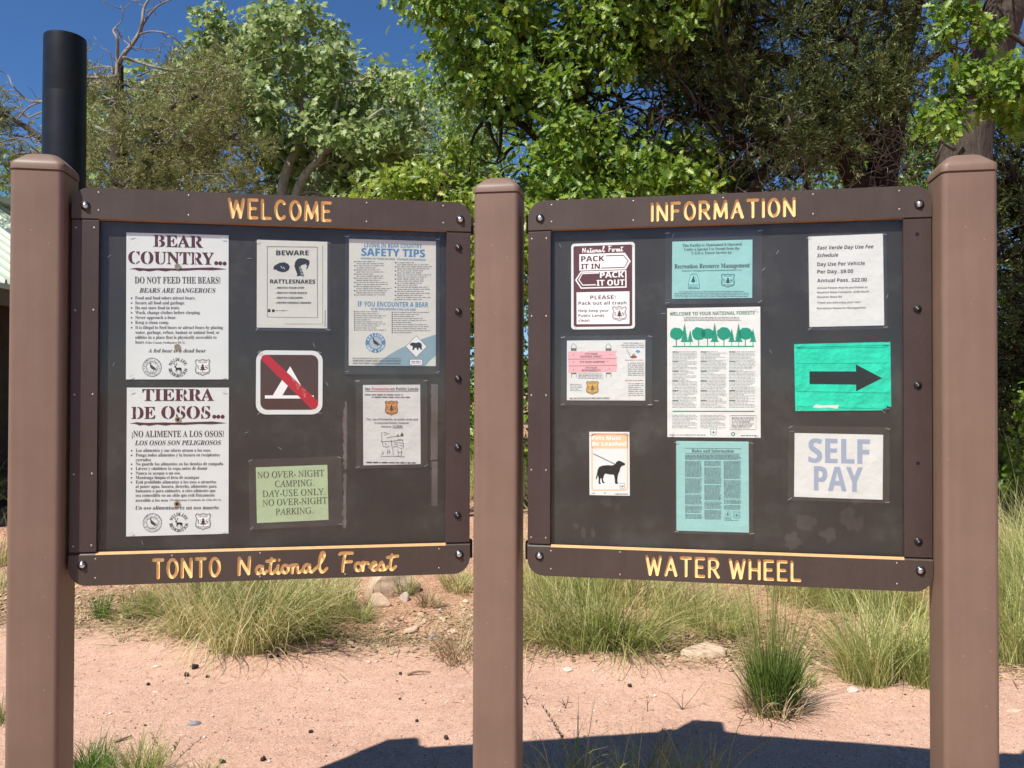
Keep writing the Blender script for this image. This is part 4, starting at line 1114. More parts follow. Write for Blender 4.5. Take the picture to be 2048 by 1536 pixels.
class Notice:
    def __init__(s, name, label, cat, board, u, w, W, H, rot, quad, mat_, sleeve=None, radius=0.0, cut=None):
        s.W, s.H, s.q = W, H, [np.array(p, float) for p in quad]
        M = BM[board] @ Matrix.Translation((u, 0.0190, w)) @ Matrix.Rotation(-math.radians(rot), 4, 'Y')
        s.t = empty(name, label=label, cat=cat, M=M, group='notices pinned up inside the boards')
        s.parts = {}
        mb = MB()
        if cut:
            ol = cut
        else:
            ol = rounded(-W / 2, W / 2, -H / 2, H / 2, radius, (1, 1, 1, 1) if radius else (0, 0, 0, 0))
        n = len(ol)
        mb.add([(x, 0.0, z) for x, z in ol] + [(x, 0.0005, z) for x, z in ol],
               [tuple(range(n))] + [(i, n + i, n + (i + 1) % n, (i + 1) % n) for i in range(n)])
        mb.build('sheet', mat_, s.t)
        if sleeve:
            du, dw, SW, SH = sleeve
            mb = MB()
            mb.box(du - SW / 2, du + SW / 2, -0.0030, -0.0027, dw - SH / 2, dw + SH / 2)
            mb.build('plastic_sleeve', M_SLEEVE, s.t)
            W, H = SW * 0.96, SH * 0.965
            s.staples([(du - W / 2, dw + H / 2), (du + W / 2, dw + H / 2), (du - W / 2, dw - H / 2), (du + W / 2, dw - H / 2)])
        else:
            W, H = W * 0.9, H * 0.955
            s.staples([(-W / 2, H / 2), (W / 2, H / 2), (-W / 2, -H / 2), (W / 2, -H / 2)])

    def staples(s, pts):
        for i, (x, z) in enumerate(pts):
            mb = MB()
            a = [0.35, -0.1, 0.5, 0.2][i] + 0.3 * math.sin(x * 900)
            dx, dz = 0.0062 * math.cos(a), 0.0062 * math.sin(a)
            mb.tube([(x - dx, -0.0028, z - dz), (x - dx, -0.0036, z - dz), (x + dx, -0.0036, z + dz), (x + dx, -0.0028, z + dz)], 0.0007, 5)
            mb.build('staple', M_STAPLE, s.t)

    def P(s, x, y):
        """paper coordinates (metres from the sheet's middle) of a point measured on the sheet's picture"""
        a, b, c, d = s.q
        u = v = 0.5
        for _ in range(6):
            p = a * (1 - u) * (1 - v) + b * u * (1 - v) + c * u * v + d * (1 - u) * v
            pu = (b - a) * (1 - v) + (c - d) * v
            pv = (d - a) * (1 - u) + (c - b) * u
            r = np.array([x, y]) - p
            det = pu[0] * pv[1] - pu[1] * pv[0]
            u += (r[0] * pv[1] - r[1] * pv[0]) / det
            v += (pu[0] * r[1] - pu[1] * r[0]) / det
        return np.array([(u - 0.5) * s.W, (0.5 - v) * s.H])

    def _put(s, part, col, V2, Fc, layer):
        d = s.parts.setdefault(part, {'mb': MB(), 'cols': []})
        if col not in d['cols']:
            d['cols'].append(col)
        y = -0.00015 - 0.00006 * layer
        d['mb'].add([(p[0], y, p[1]) for p in V2], Fc, d['cols'].index(col))

    def text(s, part, col, st, x0, x1, yb, h, sty='B', layer=6):
        y0, y1 = yb if isinstance(yb, tuple) else (yb, yb)
        V, Fc = glyphs(st, sty)
        if not len(V):
            return
        a, b = s.P(x0, y0), s.P(x1, y1)
        up = s.P(x0, y0 - h) - a
        lo, hi = V[:, 0].min(), V[:, 0].max()
        t = (V[:, 0] - lo) / (hi - lo)
        q = V[:, 1] / cap_h(sty)
        Q = a + t[:, None] * (b - a) + q[:, None] * up
        if sty in ('SH', 'BH'):
            d = (b - a) / (hi - lo) * 0.013
            s._put(part, col, Q - d, Fc, layer)
            s._put(part, col, Q + d, Fc, layer + 0.25)
        else:
            s._put(part, col, Q, Fc, layer)

    def ring_text(s, part, col, st, cx, cy, r, h, a0, a1, sty='B', inward=False, layer=6, squeeze=0.9):
        n = len(st)
        for i, ch in enumerate(st):
            if ch == ' ':
                continue
            V, Fc = glyphs(ch, sty)
            a = math.radians(a0 + (a1 - a0) * (i + 0.5) / n)
            sc = h / cap_h(sty)
            m = (V[:, 0].min() + V[:, 0].max()) / 2
            pts = []
            for vx, vy in V:
                lx, ly = (vx - m) * sc * squeeze, vy * sc
                if not inward:
                    px, py = cx + (r + ly) * math.sin(a) + lx * math.cos(a), cy - (r + ly) * math.cos(a) + lx * math.sin(a)
                else:
                    px, py = cx + (r - ly) * math.sin(a) - lx * math.cos(a), cy - (r - ly) * math.cos(a) - lx * math.sin(a)
                pts.append(s.P(px, py))
            s._put(part, col, pts, Fc, layer)

    def poly(s, part, col, pts, layer=2):
        Q = [s.P(*p) for p in pts]
        bm = bmesh.new()
        f = bm.faces.new([bm.verts.new((q[0], q[1], 0)) for q in Q])
        bmesh.ops.triangulate(bm, faces=[f])
        bm.verts.index_update()
        s._put(part, col, [v.co[:2] for v in bm.verts], [tuple(v.index for v in t.verts) for t in bm.faces], layer)
        bm.free()

    def rect(s, part, col, x0, y0, x1, y1, layer=2, r=0):
        if r:
            s.poly(part, col, rounded(x0, x1, y0, y1, r, (1, 1, 1, 1), 5), layer)
        else:
            s._put(part, col, [s.P(x0, y0), s.P(x1, y0), s.P(x1, y1), s.P(x0, y1)], [(0, 1, 2, 3)], layer)

    def line(s, part, col, pts, wd, layer=4, closed=False):
        pts = [np.array(p, float) for p in pts]
        if closed:
            pts = pts + [pts[0], pts[1]]
        n = len(pts)
        L, R = [], []
        for i in range(n):
            t = pts[min(i + 1, n - 1)] - pts[max(i - 1, 0)]
            t = t / (np.hypot(*t) or 1)
            nn = np.array([-t[1], t[0]]) * wd / 2
            L.append(s.P(*(pts[i] + nn)))
            R.append(s.P(*(pts[i] - nn)))
        s._put(part, col, L + R, [(i, i + 1, n + i + 1, n + i) for i in range(n - 1)], layer)

    def circle(s, part, col, cx, cy, r, layer=2, n=28):
        s._put(part, col, [s.P(cx + r * math.cos(2 * math.pi * k / n), cy + r * math.sin(2 * math.pi * k / n)) for k in range(n)], [tuple(range(n))], layer)

    def greek(s, part, col, x0, x1, y0, y1, rows, seed, fill=0.45, short=0.35, center=False, word=(1.2, 5.5), layer=5):
        """print too small to read: word-long marks"""
        r = random.Random(seed)
        pitch = (y1 - y0) / rows
        for i in range(rows):
            y = y0 + pitch * (i + 0.5)
            end = x1 - (x1 - x0) * (r.random() * short if (r.random() < 0.4 or short > 0.5) else r.random() * 0.05)
            x = x0
            if center:
                k = (x1 - end) / 2
                x, end = x0 + k, x1 - k
            V, Fc = [], []
            while x < end:
                w = min(pitch * r.uniform(*word) * 0.55, end - x)
                hh = pitch * fill * r.uniform(0.8, 1.1) / 2
                b = len(V)
                V += [s.P(x, y - hh), s.P(x + w, y - hh), s.P(x + w, y + hh), s.P(x, y + hh)]
                Fc.append((b, b + 1, b + 2, b + 3))
                x += w + pitch * 0.42
            if V:
                s._put(part, col, V, Fc, layer)

    def shield(s, x0, x1, y0, y1, dark, fill, part='emblem', tree=None, words=True, layer=2):
        H = [(-.40, .0), (-.30, .035), (-.18, .045), (0, .0), (.18, .045), (.30, .035), (.40, .0), (.50, .13), (.44, .26), (.43, .38), (.48, .60),
             (.46, .76), (.38, .86), (.20, .90), (.08, .94), (0, 1.0), (-.08, .94), (-.20, .90), (-.38, .86), (-.46, .76), (-.48, .60), (-.43, .38), (-.44, .26), (-.50, .13)]
        cx, cy, w, h = (x0 + x1) / 2, (y0 + y1) / 2, x1 - x0, y1 - y0
        f = lambda k: [(cx + p[0] * w * k, cy + (p[1] - .5) * h * k) for p in H]
        s.poly(part, dark, f(1.0), layer)
        s.poly(part, fill, f(0.90), layer + 1)
        s.line(part, dark, f(0.80), w * 0.022, layer + 2, True)
        t = tree or dark
        for (b, a, k) in ((.40, .26, .10), (.52, .34, .145), (.66, .42, .185)):
            s.poly(part, t, [(cx, y0 + h * a), (cx + w * k, y0 + h * b), (cx - w * k, y0 + h * b)], layer + 2)
        s.rect(part, t, cx - w * .02, y0 + h * .64, cx + w * .02, y0 + h * .74, layer + 2)
        s.text(part, dark, 'U', x0 + w * .17, x0 + w * .36, y0 + h * .62, h * .25, 'B', layer + 3)
        s.text(part, dark, 'S', x0 + w * .65, x0 + w * .82, y0 + h * .62, h * .25, 'B', layer + 3)
        if words:
            s.text(part, dark, 'FOREST SERVICE', x0 + w * .22, x0 + w * .78, y0 + h * .235, h * .07, 'SB', layer + 3)
            s.text(part, dark, 'DEPT OF AGRICULTURE', x0 + w * .18, x0 + w * .82, y0 + h * .82, h * .07, 'SB', layer + 3)

    def bird(s, cx, cy, k, col, part='emblem', layer=5):
        B = [(-.55, -.95), (-.40, -1.0), (-.32, -.85), (-.42, -.70), (-.15, -.45), (.35, -.05), (.75, .35), (1.0, .62), (.70, .55), (.45, .45), (.30, .75), (.22, .75), (.22, .48), (-.15, .38), (-.48, .05), (-.55, -.35), (-.52, -.65), (-.70, -.72)]
        s.poly(part, col, [(cx + p[0] * k, cy + p[1] * k) for p in B], layer)

    def seal(s, cx, cy, r, seed):
        s.line('emblem', DRK, [(cx + r * math.cos(a * .2618), cy + r * math.sin(a * .2618)) for a in range(24)], r * .05, 3, True)
        s.line('emblem', GRY, [(cx + r * .62 * math.cos(a * .2618), cy + r * .62 * math.sin(a * .2618)) for a in range(24)], r * .04, 3, True)
        g = random.Random(seed)
        for i in range(150):
            a, q = g.uniform(0, 6.283), r * (0.3 + 0.66 * math.sqrt(g.random()))
            x, y, d = cx + q * math.cos(a), cy + q * math.sin(a), r * .035
            s.rect('emblem', LGT if i % 3 else GRY, x - d, y - d * .7, x + d * g.uniform(.6, 1.8), y + d * .7, 3)
        s.bird(cx + r * .05, cy, r * .5, DRK)

    def deer(s, cx, cy, k, col):
        D = [(-.75, -.25), (-.55, -.42), (-.42, -.35), (-.30, -.05), (.25, -.10), (.62, -.02), (.72, .18), (.66, .30), (.70, .55), (.62, .92), (.54, .92), (.56, .58), (.44, .36),
             (.40, .58), (.44, .92), (.36, .92), (.30, .55), (.22, .30), (-.15, .36), (-.20, .60), (-.16, .92), (-.24, .92), (-.28, .60), (-.36, .36), (-.44, .64), (-.62, .70), (-.60, .62), (-.50, .56), (-.46, .30), (-.48, .02), (-.56, -.14), (-.76, -.14)]
        s.poly('emblem', col, [(cx + p[0] * k, cy + p[1] * k) for p in D], 4)
        for A in ([(-.48, -.38), (-.30, -.62), (-.34, -.95)], [(-.36, -.60), (-.18, -.88)], [(-.56, -.40), (-.72, -.66), (-.64, -.98)], [(-.68, -.62), (-.90, -.86)]):
            s.line('emblem', col, [(cx + p[0] * k, cy + p[1] * k) for p in A], k * .08, 4)

    def grommet(s, x, y, r, dark=True):
        p = s.P(x, y)
        mb = MB()
        n = 14
        rr = r * s.W / (s.q[1][0] - s.q[0][0])
        for k0, k1, yy, m in ((1.0, 0.55, -0.0024, 0), (0.55, 0.0, -0.0019, 1 if dark else 0)):
            ro = [(p[0] + rr * k0 * math.cos(2 * math.pi * i / n), yy, p[1] + rr * k0 * math.sin(2 * math.pi * i / n)) for i in range(n)]
            if k1 > 0:
                ri = [(p[0] + rr * k1 * math.cos(2 * math.pi * i / n), yy, p[1] + rr * k1 * math.sin(2 * math.pi * i / n)) for i in range(n)]
                mb.add(ro + ri, [(i, (i + 1) % n, n + (i + 1) % n, n + i) for i in range(n)], m)
                mb.add(ro + [(a, 0.0, b) for a, _, b in ro], [(i, n + i, n + (i + 1) % n, (i + 1) % n) for i in range(n)], m)
            else:
                mb.add(ro, [tuple(range(n))], m)
        mb.build('grommet', [M_BRASS, M_HOLE], s.t)

    def done(s):
        for part, d in s.parts.items():
            d['mb'].build(part, [ink(c) for c in d['cols']], s.t)


def bear_sign(n, heads, dots, dy, sub1, sub2, lines, small, quote, seals, groms, paperq):
    for st, x0, x1, yb, h in heads:
        n.text('heading', MAR, st, x0, x1, yb, h, 'BH')
        wd = (x1 - x0) / max(1, len(st))
        for i, ch in enumerate(st):                       # stencil gaps
            if ch in 'BCDORSU':
                xx = x0 + wd * (i + (0.56 if ch in 'OCSU' else 0.42))
                y0 = yb[0] + (yb[1] - yb[0]) * (xx - x0) / (x1 - x0) if isinstance(yb, tuple) else yb
                n.line('heading', WHT, [(xx + 2, y0 - h * 1.06), (xx - 3, y0 - h * .5), (xx + 1, y0 + h * .05)], 6, 7)
    for x, y in dots:
        n.circle('heading', MAR, x, y, 15, 3)
    up = [(397, 652), (450, 643), (520, 648), (640, 645), (740, 648), (860, 643), (1000, 639), (1060, 645), (1110, 652)]
    dn = [(1000, 661), (900, 658), (800, 664), (700, 662), (660, 669), (600, 661), (540, 670), (500, 663), (470, 668), (440, 656)]
    n.poly('heading', MAR, [(x, y + dy) for x, y in up + dn], 3)
    n.text('subheading', DRK, *sub1, 'B')
    n.text('subheading', DRK, *sub2, 'BI')
    for st, x0, x1, yb, bul in lines:
        n.text('body_text', DRK, st, x0, x1, yb, 23, 'B')
        if bul:
            n.circle('body_text', DRK, 414, yb - 9, 6, 5, 10)
    n.text('body_text', DRK, *small, 'B')
    n.text('body_text', DRK, *quote, 'BI')
    (sx, sy), (wx, wy), (a, b, c, d) = seals
    n.seal(sx, sy, 68, 3)
    n.ring_text('emblem', BLK, 'WILDLIFE', wx, wy, 48, 23, -72, 72)
    n.ring_text('emblem', BLK, 'RESTORATION', wx, wy, 71, 23, 262, 98, 'B', True)
    n.deer(wx, wy + 4, 38, BLK)
    n.shield(a, b, c, d, DRK, WHT)
    for x, y, dk in groms:
        n.grommet(x, y, 23, dk)
    n.done()


n = Notice('warning_sign', 'white English bear sign headed BEAR COUNTRY in maroon stencil letters, above its Spanish twin', 'sign', 'L',
           0.2966, 0.8324, 0.295, 0.442, 0.3, [(378, 385), (1120, 403), (1126, 1460), (372, 1458)], P_PLASTIC)
L1 = ['Food and food odors attract bears.', 'Secure all food and garbage.', 'Do not store food in tents.', 'Wash, change clothes before sleeping.', 'Never approach a bear.', 'Keep a clean camp.',
      'It is illegal to feed bears or attract bears by placing', 'water, garbage, refuse, human or animal food, or', 'edibles in a place that is physically accessible to', 'bears']
E1 = [877, 800, 765, 915, 737, 685, 1082, 1057, 1035, 503]
B1 = [874, 910, 946, 981, 1017, 1053, 1090, 1126, 1162, 1197]
bear_sign(n, [('BEAR', 572, 932, (488, 496), 86), ('COUNTRY', 393, 1012, (612, 620), 90)], [(1030, 608), (1060, 609), (1092, 611)], 0,
          ('DO NOT FEED THE BEARS!', 437, 1060, 757, 48), ('BEARS ARE DANGEROUS', 470, 1027, 825, 34),
          [(s, 440, e, b, i < 7) for i, (s, e, b) in enumerate(zip(L1, E1, B1))], ('(Gila County Ordinance 01-1).', 513, 805, 1197, 15),
          ('“A fed bear is a dead bear”', 533, 958, 1262, 27), ((562, 1370), (752, 1372), (875, 992, 1312, 1435)), ((748, 634, False), (747, 1222, False)), None)
n = Notice('warning_sign', 'white Spanish bear sign headed TIERRA DE OSOS, at the lower left of its board', 'sign', 'L',
           0.3007, 0.3635, 0.294, 0.446, 0.2, [(377, 55), (1122, 57), (1126, 1125), (378, 1142)], P_PLASTIC)
L2 = ['Los alimentos y sus olores atraen a los osos', 'Ponga todos alimentos y la basura en recipientes', 'cerrados', 'No guarde los alimentos en las tiendas de campaña', 'Lávese y cámbiese la ropa antes de domir',
      'Nunca se aceque a un oso', 'Mantenga limpia el área de acampar', 'Está prohibido alimentar a los osos o atraerlos', 'al poner agua, basura, desecho, alimentos para', 'humanos o para animales, u otro alimento que',
      'sea comestible en un sitio que está físicamente', 'accesible a los osos']
E2 = [988, 1057, 553, 1083, 968, 765, 908, 1032, 1035, 1028, 1022, 680]
B2 = [525, 559, 593, 624, 657, 691, 723, 756, 788, 820, 853, 889]
bear_sign(n, [('TIERRA', 490, 1010, 153, 87), ('DE', 412, 582, 284, 88), ('OSOS', 628, 985, 282, 90)], [(1015, 270), (1045, 270), (1077, 270)], -335,
          ('¡NO ALIMENTE A LOS OSOS!', 415, 1085, 417, 46), ('LOS OSOS SON PELIGROSOS', 437, 1067, 476, 34),
          [(s, 444, e, b, i in (0, 1, 3, 4, 5, 6, 7)) for i, (s, e, b) in enumerate(zip(L2, E2, B2))], ('(Ordenanza Condado de Gila 01-1).', 692, 1073, 884, 14),
          ('“Un oso alimentado es un oso muerto”', 445, 1052, 946, 27), ((567, 1043), (760, 1040), (878, 998, 975, 1100)), ((748, 290, True), (746, 906, True)), None)

# rattlesnakes
n = Notice('warning_sheet', 'white sheet headed BEWARE with a black drawing of a rattlesnake', 'sheet', 'L',
           0.6334, 0.9084, 0.212, 0.271, 0.2, [(126, 437), (640, 452), (637, 1083), (122, 1080)], P_CREAM, (0.003, -0.004, 0.222, 0.282))
n.line('border', DRK, [(200, 488), (565, 492), (566, 1006), (199, 1003)], 4, 3, True)
n.line('border', GRY, [(606, 480), (604, 1052), (330, 1053)], 3, 3)
n.line('border', DRK, [(623, 950), (621, 1072)], 4, 3)
n.text('heading', BLK, 'BEWARE', 265, 502, 551, 35, 'SH')
n.text('subheading', BLK, 'RATTLESNAKES', 220, 550, 758, 30, 'SH')
for st, e, b in (('WATCH YOUR STEP', 468, 796), ('WATCH YOUR REACH', 486, 833), ('WATCH CHILDREN', 455, 869), ('NEVER HANDLE SNAKES', 518, 905)):
    n.text('body_text', BLK, st, 270, e, b, 14, 'SH')
    n.circle('body_text', BLK, 262, b - 3, 3, 5, 8)
n.poly('picture', BLK, [(243, 645), (250, 628), (268, 618), (290, 606), (325, 602), (352, 615), (364, 636), (355, 658), (335, 672), (308, 675), (280, 668), (262, 656), (246, 656)], 3)
for a in ((304, 640), (322, 645)):
    n.line('picture', WHT, [(a[0] - 6, a[1] - 9), (a[0] + 5, a[1] + 9)], 4, 5)
n.poly('picture', BLK, [(413, 706), (418, 690), (404, 655), (397, 628), (402, 600), (420, 578), (440, 573), (470, 574), (492, 582), (507, 590), (508, 612), (496, 640), (488, 655), (484, 648), (490, 625), (478, 618), (488, 608), (470, 618), (452, 622), (440, 632), (452, 655), (462, 680), (468, 708), (440, 700)], 3)
for i in range(6):
    n.line('picture', WHT, [(430 + i * 3, 640 + i * 11), (452 + i * 3, 636 + i * 12)], 3, 5)
n.rect('body_text', BLK, 203, 945, 222, 967, 4)
n.rect('body_text', BLK, 233, 947, 252, 967, 4)
n.greek('body_text', GRY, 258, 348, 950, 962, 1, 4)
n.done()

# safety tips
BLU, TEAL = (92, 146, 176), (138, 168, 176)
n = Notice('information_sheet', 'cream poster headed SAFETY TIPS in blue, with a bear crossing diamond', 'poster', 'L',
           0.942, 0.8568, 0.272, 0.398, 0.1, [(798, 427), (1432, 452), (1432, 1360), (797, 1360)], P_CREAM, (0.0, -0.006, 0.296, 0.439))
n.text('heading', BLU, 'LIVING IN BEAR COUNTRY', 907, 1328, (489, 500), 29, 'SB')
n.text('heading', (66, 134, 180), 'SAFETY TIPS', 887, 1350, (552, 566), 56, 'SH')
n.text('heading', BLU, 'VIVIENDO EN TIERRA DE OSOS · CONSEJOS DE SEGURIDAD', 880, 1355, (578, 592), 13, 'SB')
n.text('subheading', BLU, 'IF YOU ENCOUNTER A BEAR', 860, 1375, (924, 931), 36, 'SB')
n.text('subheading', BLU, 'SI SE ENCUENTRA CON UN OSO', 957, 1283, (951, 957), 16, 'SB')
for x, e, y0, y1, r, s_ in ((850, 1108, 588, 848, 17, 1), (1145, 1405, 598, 882, 19, 2), (850, 1068, 956, 1106, 10, 3), (1122, 1402, 962, 1124, 11, 4)):
    n.greek('body_text', (142, 144, 142), x, e, y0, y1, r, s_, 0.36, 0.55)
    for i in range(0, r, 1 if r < 12 else 2):
        n.rect('body_text', DRK, x - 15, y0 + (y1 - y0) / r * (i + .5) - 4, x - 6, y0 + (y1 - y0) / r * (i + .5) + 4, 5)
n.poly('wave', TEAL, [(1432, 1130), (1340, 1160), (1240, 1200), (1150, 1243), (1080, 1285), (1030, 1322), (985, 1360), (1355, 1360), (1390, 1318), (1432, 1285)], 1)
n.circle('emblem', (76, 136, 170), 990, 1193, 73, 2)
n.circle('emblem', (176, 190, 194), 990, 1193, 44, 3)
n.bird(992, 1190, 36, BLK)
n.ring_text('emblem', WHT, 'ARIZONA', 990, 1193, 50, 19, -75, 75, 'SB')
n.ring_text('emblem', WHT, 'GAME & FISH', 990, 1193, 69, 19, 255, 105, 'SB', True)
D_ = lambda k: [(1288, 1218 - k), (1288 + k, 1218), (1288, 1218 + k), (1288 - k, 1218)]
n.poly('crossing_diamond', DRK, D_(80), 2)
n.poly('crossing_diamond', WHT, D_(76), 3)
n.poly('crossing_diamond', BLK, [(1240, 1200), (1250, 1192), (1262, 1188), (1285, 1192), (1308, 1186), (1326, 1196), (1330, 1212), (1326, 1226), (1334, 1238), (1322, 1242), (1312, 1228), (1304, 1228), (1306, 1242), (1294, 1244), (1290, 1228), (1276, 1228), (1270, 1244), (1258, 1244), (1262, 1222), (1258, 1214), (1246, 1212)], 5)
n.rect('crossing_diamond', DRK, 1239, 1310, 1335, 1356, 2, 8)
n.rect('crossing_diamond', WHT, 1242, 1313, 1332, 1353, 3, 7)
n.greek('crossing_diamond', GRY, 1252, 1322, 1322, 1344, 2, 5, 0.5, 0.1)
n.text('body_text', GRY, 'DEPARTAMENTO DE CAZA Y PESCA DE ARIZONA', 825, 1175, 1311, 9, 'SB')
n.text('body_text', DRK, 'ARIZONA GAME AND FISH DEPARTMENT', 825, 1177, 1330, 12, 'SB')
n.text('body_text', DRK, '(602) 942-3000 | azgfd.gov/urbanwildlife', 825, 1172, 1348, 11, 'SB')
n.done()

# no camping
n = Notice('prohibition_sign', 'brown square sign with a white tent struck out by a red bar', 'sign', 'L',
           0.6267, 0.6038, 0.200, 0.198, 0, [(512.3, 700.4), (645.4, 701.2), (645.2, 828.8), (511.5, 828.8)], P_PLASTIC, None, 0.032)
n.rect('panel', (74, 52, 46), 520.5, 709.5, 636.5, 819.5, 1, 14)
n.poly('pictogram', WHT, [(579.8, 732.5), (545.3, 790.7), (613.5, 790.7)], 2)
n.poly('pictogram', (74, 52, 46), [(576, 770.5), (564.5, 790.7), (598, 790.7)], 3)
n.rect('pictogram', WHT, 529.5, 790.7, 627.5, 796.9, 2)
n.poly('red_bar', (178, 30, 44), [(521.6, 719), (524, 712), (530, 709.6), (536.5, 709.6), (636.4, 803), (636, 811), (632, 817), (624.6, 819.3)], 4)
g = random.Random(4)
for i in range(26):
    x, y = g.uniform(583, 611), 0
    y = 757 + (x - 583) * 1.15 + g.uniform(-7, 7)
    a = g.uniform(0.6, 1.8)
    n.line('red_bar', (214, 200, 196), [(x, y), (x + a * 1.6, y + a * .9)], g.uniform(.4, 1.2), 5)
n.done()

# no over-night camping
n = Notice('notice_sheet', 'pale green sheet reading NO OVER-NIGHT CAMPING, pinned askew in a clear sleeve', 'sheet', 'L',
           0.6374, 0.2596, 0.215, 0.171, 1.5, [(112, 647), (611, 625), (618, 1010), (117, 1033)], P_GREEN, (0.011, 0.0036, 0.279, 0.215))
for st, x0, x1, yb in (('NO OVER- NIGHT', 123, 588, (722, 704)), ('CAMPING.', 243, 518, (783, 772)), ('DAY-USE ONLY.', 157, 597, (852, 834)), ('NO OVER-NIGHT', 157, 608, (915, 895)), ('PARKING.', 247, 512, (977, 966))):
    n.text('body_text', (52, 62, 50), st, x0, x1, yb, 44, 'R')
n.done()

# no fireworks
n = Notice('notice_sheet', 'white sheet headed No Fireworks on Public Lands, Fireworks in red', 'sheet', 'L',
           0.9412, 0.4719, 0.179, 0.252, 0.6, [(860, 70), (1260, 66), (1260, 620), (860, 633)], P_WHITE, (0.0, 0.004, 0.222, 0.279))
n.text('heading', DRK, 'No', 877, 910, 108, 20, 'S')
n.text('heading', (206, 70, 70), 'Fireworks', 922, 1042, 107, 20, 'S')
n.text('heading', DRK, 'on Public Lands', 1050, 1246, 106, 20, 'S')
n.line('heading', DRK, [(877, 115), (1246, 112)], 3)
n.greek('body_text', GRY, 872, 1247, 130, 147, 1, 1, 0.5)
n.greek('body_text', GRY, 920, 1200, 147, 164, 1, 2, 0.5)
n.shield(1010, 1105, 178, 285, (60, 56, 60), (218, 152, 84))
n.text('body_text', GRY, 'The  use of fireworks, on public lands and', 882, 1240, (318, 316), 15, 'S')
n.text('body_text', GRY, 'in national forests, however,', 940, 1182, (343, 341), 15, 'S')
n.text('body_text', GRY, 'remains', 985, 1055, (368, 367), 15, 'S')
n.text('body_text', DRK, 'ILLEGAL', 1065, 1137, (367, 366), 16, 'SB')
n.line('body_text', DRK, [(1065, 371), (1137, 370)], 2)
for pl in ([(988, 400), (990, 470)], [(1000, 402), (1015, 400), (1030, 412), (1042, 408)], [(1005, 420), (1022, 414)], [(1022, 440), (1060, 432), (1100, 428), (1140, 424)], [(1000, 465), (1060, 462), (1138, 452)],
           [(1055, 452), (1058, 500)], [(1064, 505), (1068, 556)], [(1064, 505), (1092, 498), (1108, 505)], [(990, 470), (1000, 500), (1022, 505), (1040, 498)], [(1010, 475), (1022, 490)], [(980, 460), (1000, 470)],
           [(1100, 450), (1130, 452), (1140, 480), (1138, 510), (1112, 512)], [(1105, 470), (1135, 478)], [(1110, 490), (1138, 495)], [(1075, 470), (1100, 474)], [(1075, 484), (1100, 488)], [(1030, 520), (1026, 556)],
           [(1042, 522), (1044, 552)], [(1028, 540), (1046, 536)], [(990, 530), (1000, 548), (985, 560)], [(980, 572), (1060, 566), (1150, 572)], [(1100, 520), (1104, 566)], [(1128, 520), (1122, 566)], [(1104, 540), (1126, 538)]):
    n.line('picture', DRK, pl, 3.2, 4)
n.poly('picture', BLK, [(1130, 398), (1141, 424), (1119, 424)], 4)
n.poly('picture', BLK, [(1101, 412), (1109, 428), (1094, 428)], 4)
n.greek('body_text', DRK, 882, 1237, 605, 620, 1, 5, 0.6, 0.02)
n.done()

# pack it in
PM = (92, 52, 56)
n = Notice('litter_sign', 'maroon and white sign reading PACK IT IN PACK IT OUT with two arrows', 'sign', 'R',
           0.2344, 0.909, 0.199, 0.271, 0.1, [(388, 490), (918, 477), (918, 1198), (385, 1212)], P_PLASTIC, None, 0.011)
n.poly('panel', PM, [(418, 511), (885, 499), (896, 510), (896, 1166), (885, 1177), (418, 1189), (407, 1178), (407, 522)], 1)
for s_ in SCRIPT:
    s_ = smooth_line(s_, 5) if len(s_) > 2 else (s_ if len(s_) > 1 else [s_[0], (s_[0][0] + 6, s_[0][1])])
    q = [(482 + p[0] * .272, 566 - p[0] * .010 - p[1] * .31) for p in s_]
    n.line('lettering', WHT, q, 7.5, 4)
n.poly('arrows', WHT, [(456, 578), (836, 567), (884, 637), (844, 706), (456, 716)], 2)
n.line('arrows', PM, [(680, 593), (824, 589), (863, 638), (830, 690), (640, 695)], 8, 4)
n.text('lettering', PM, 'PACK', 472, 665, (641, 637), 46, 'SH')
n.text('lettering', PM, 'IT IN', 472, 628, (704, 701), 44, 'SH')
n.poly('arrows', WHT, [(468, 723), (848, 712), (850, 857), (468, 868), (420, 795)], 2)
n.poly('arrows', PM, [(474, 733), (838, 722), (839, 847), (474, 857), (434, 795)], 3)
n.line('arrows', WHT, [(622, 735), (481, 741), (452, 793), (484, 838), (594, 834)], 9, 5)
n.text('lettering', WHT, 'PACK', 630, 828, (777, 771), 48, 'SH')
n.text('lettering', WHT, 'IT OUT', 602, 832, (843, 837), 48, 'SH')
n.poly('arrows', WHT, [(432, 899), (873, 888), (873, 1158), (432, 1166)], 2)
for st, x0, x1, yb, h in (('PLEASE!', 547, 757, (957, 953), 32), ('Pack out all trash.', 447, 860, (1004, 997), 28), ('Help keep your', 447, 702, (1064, 1060), 23), ('Public Lands', 447, 663, (1106, 1102), 23), ('clean.', 447, 548, (1146, 1144), 23)):
    n.text('lettering', PM, st, x0, x1, yb, h, 'SB')
n.shield(728, 852, 1012, 1140, PM, WHT, layer=3)
n.done()

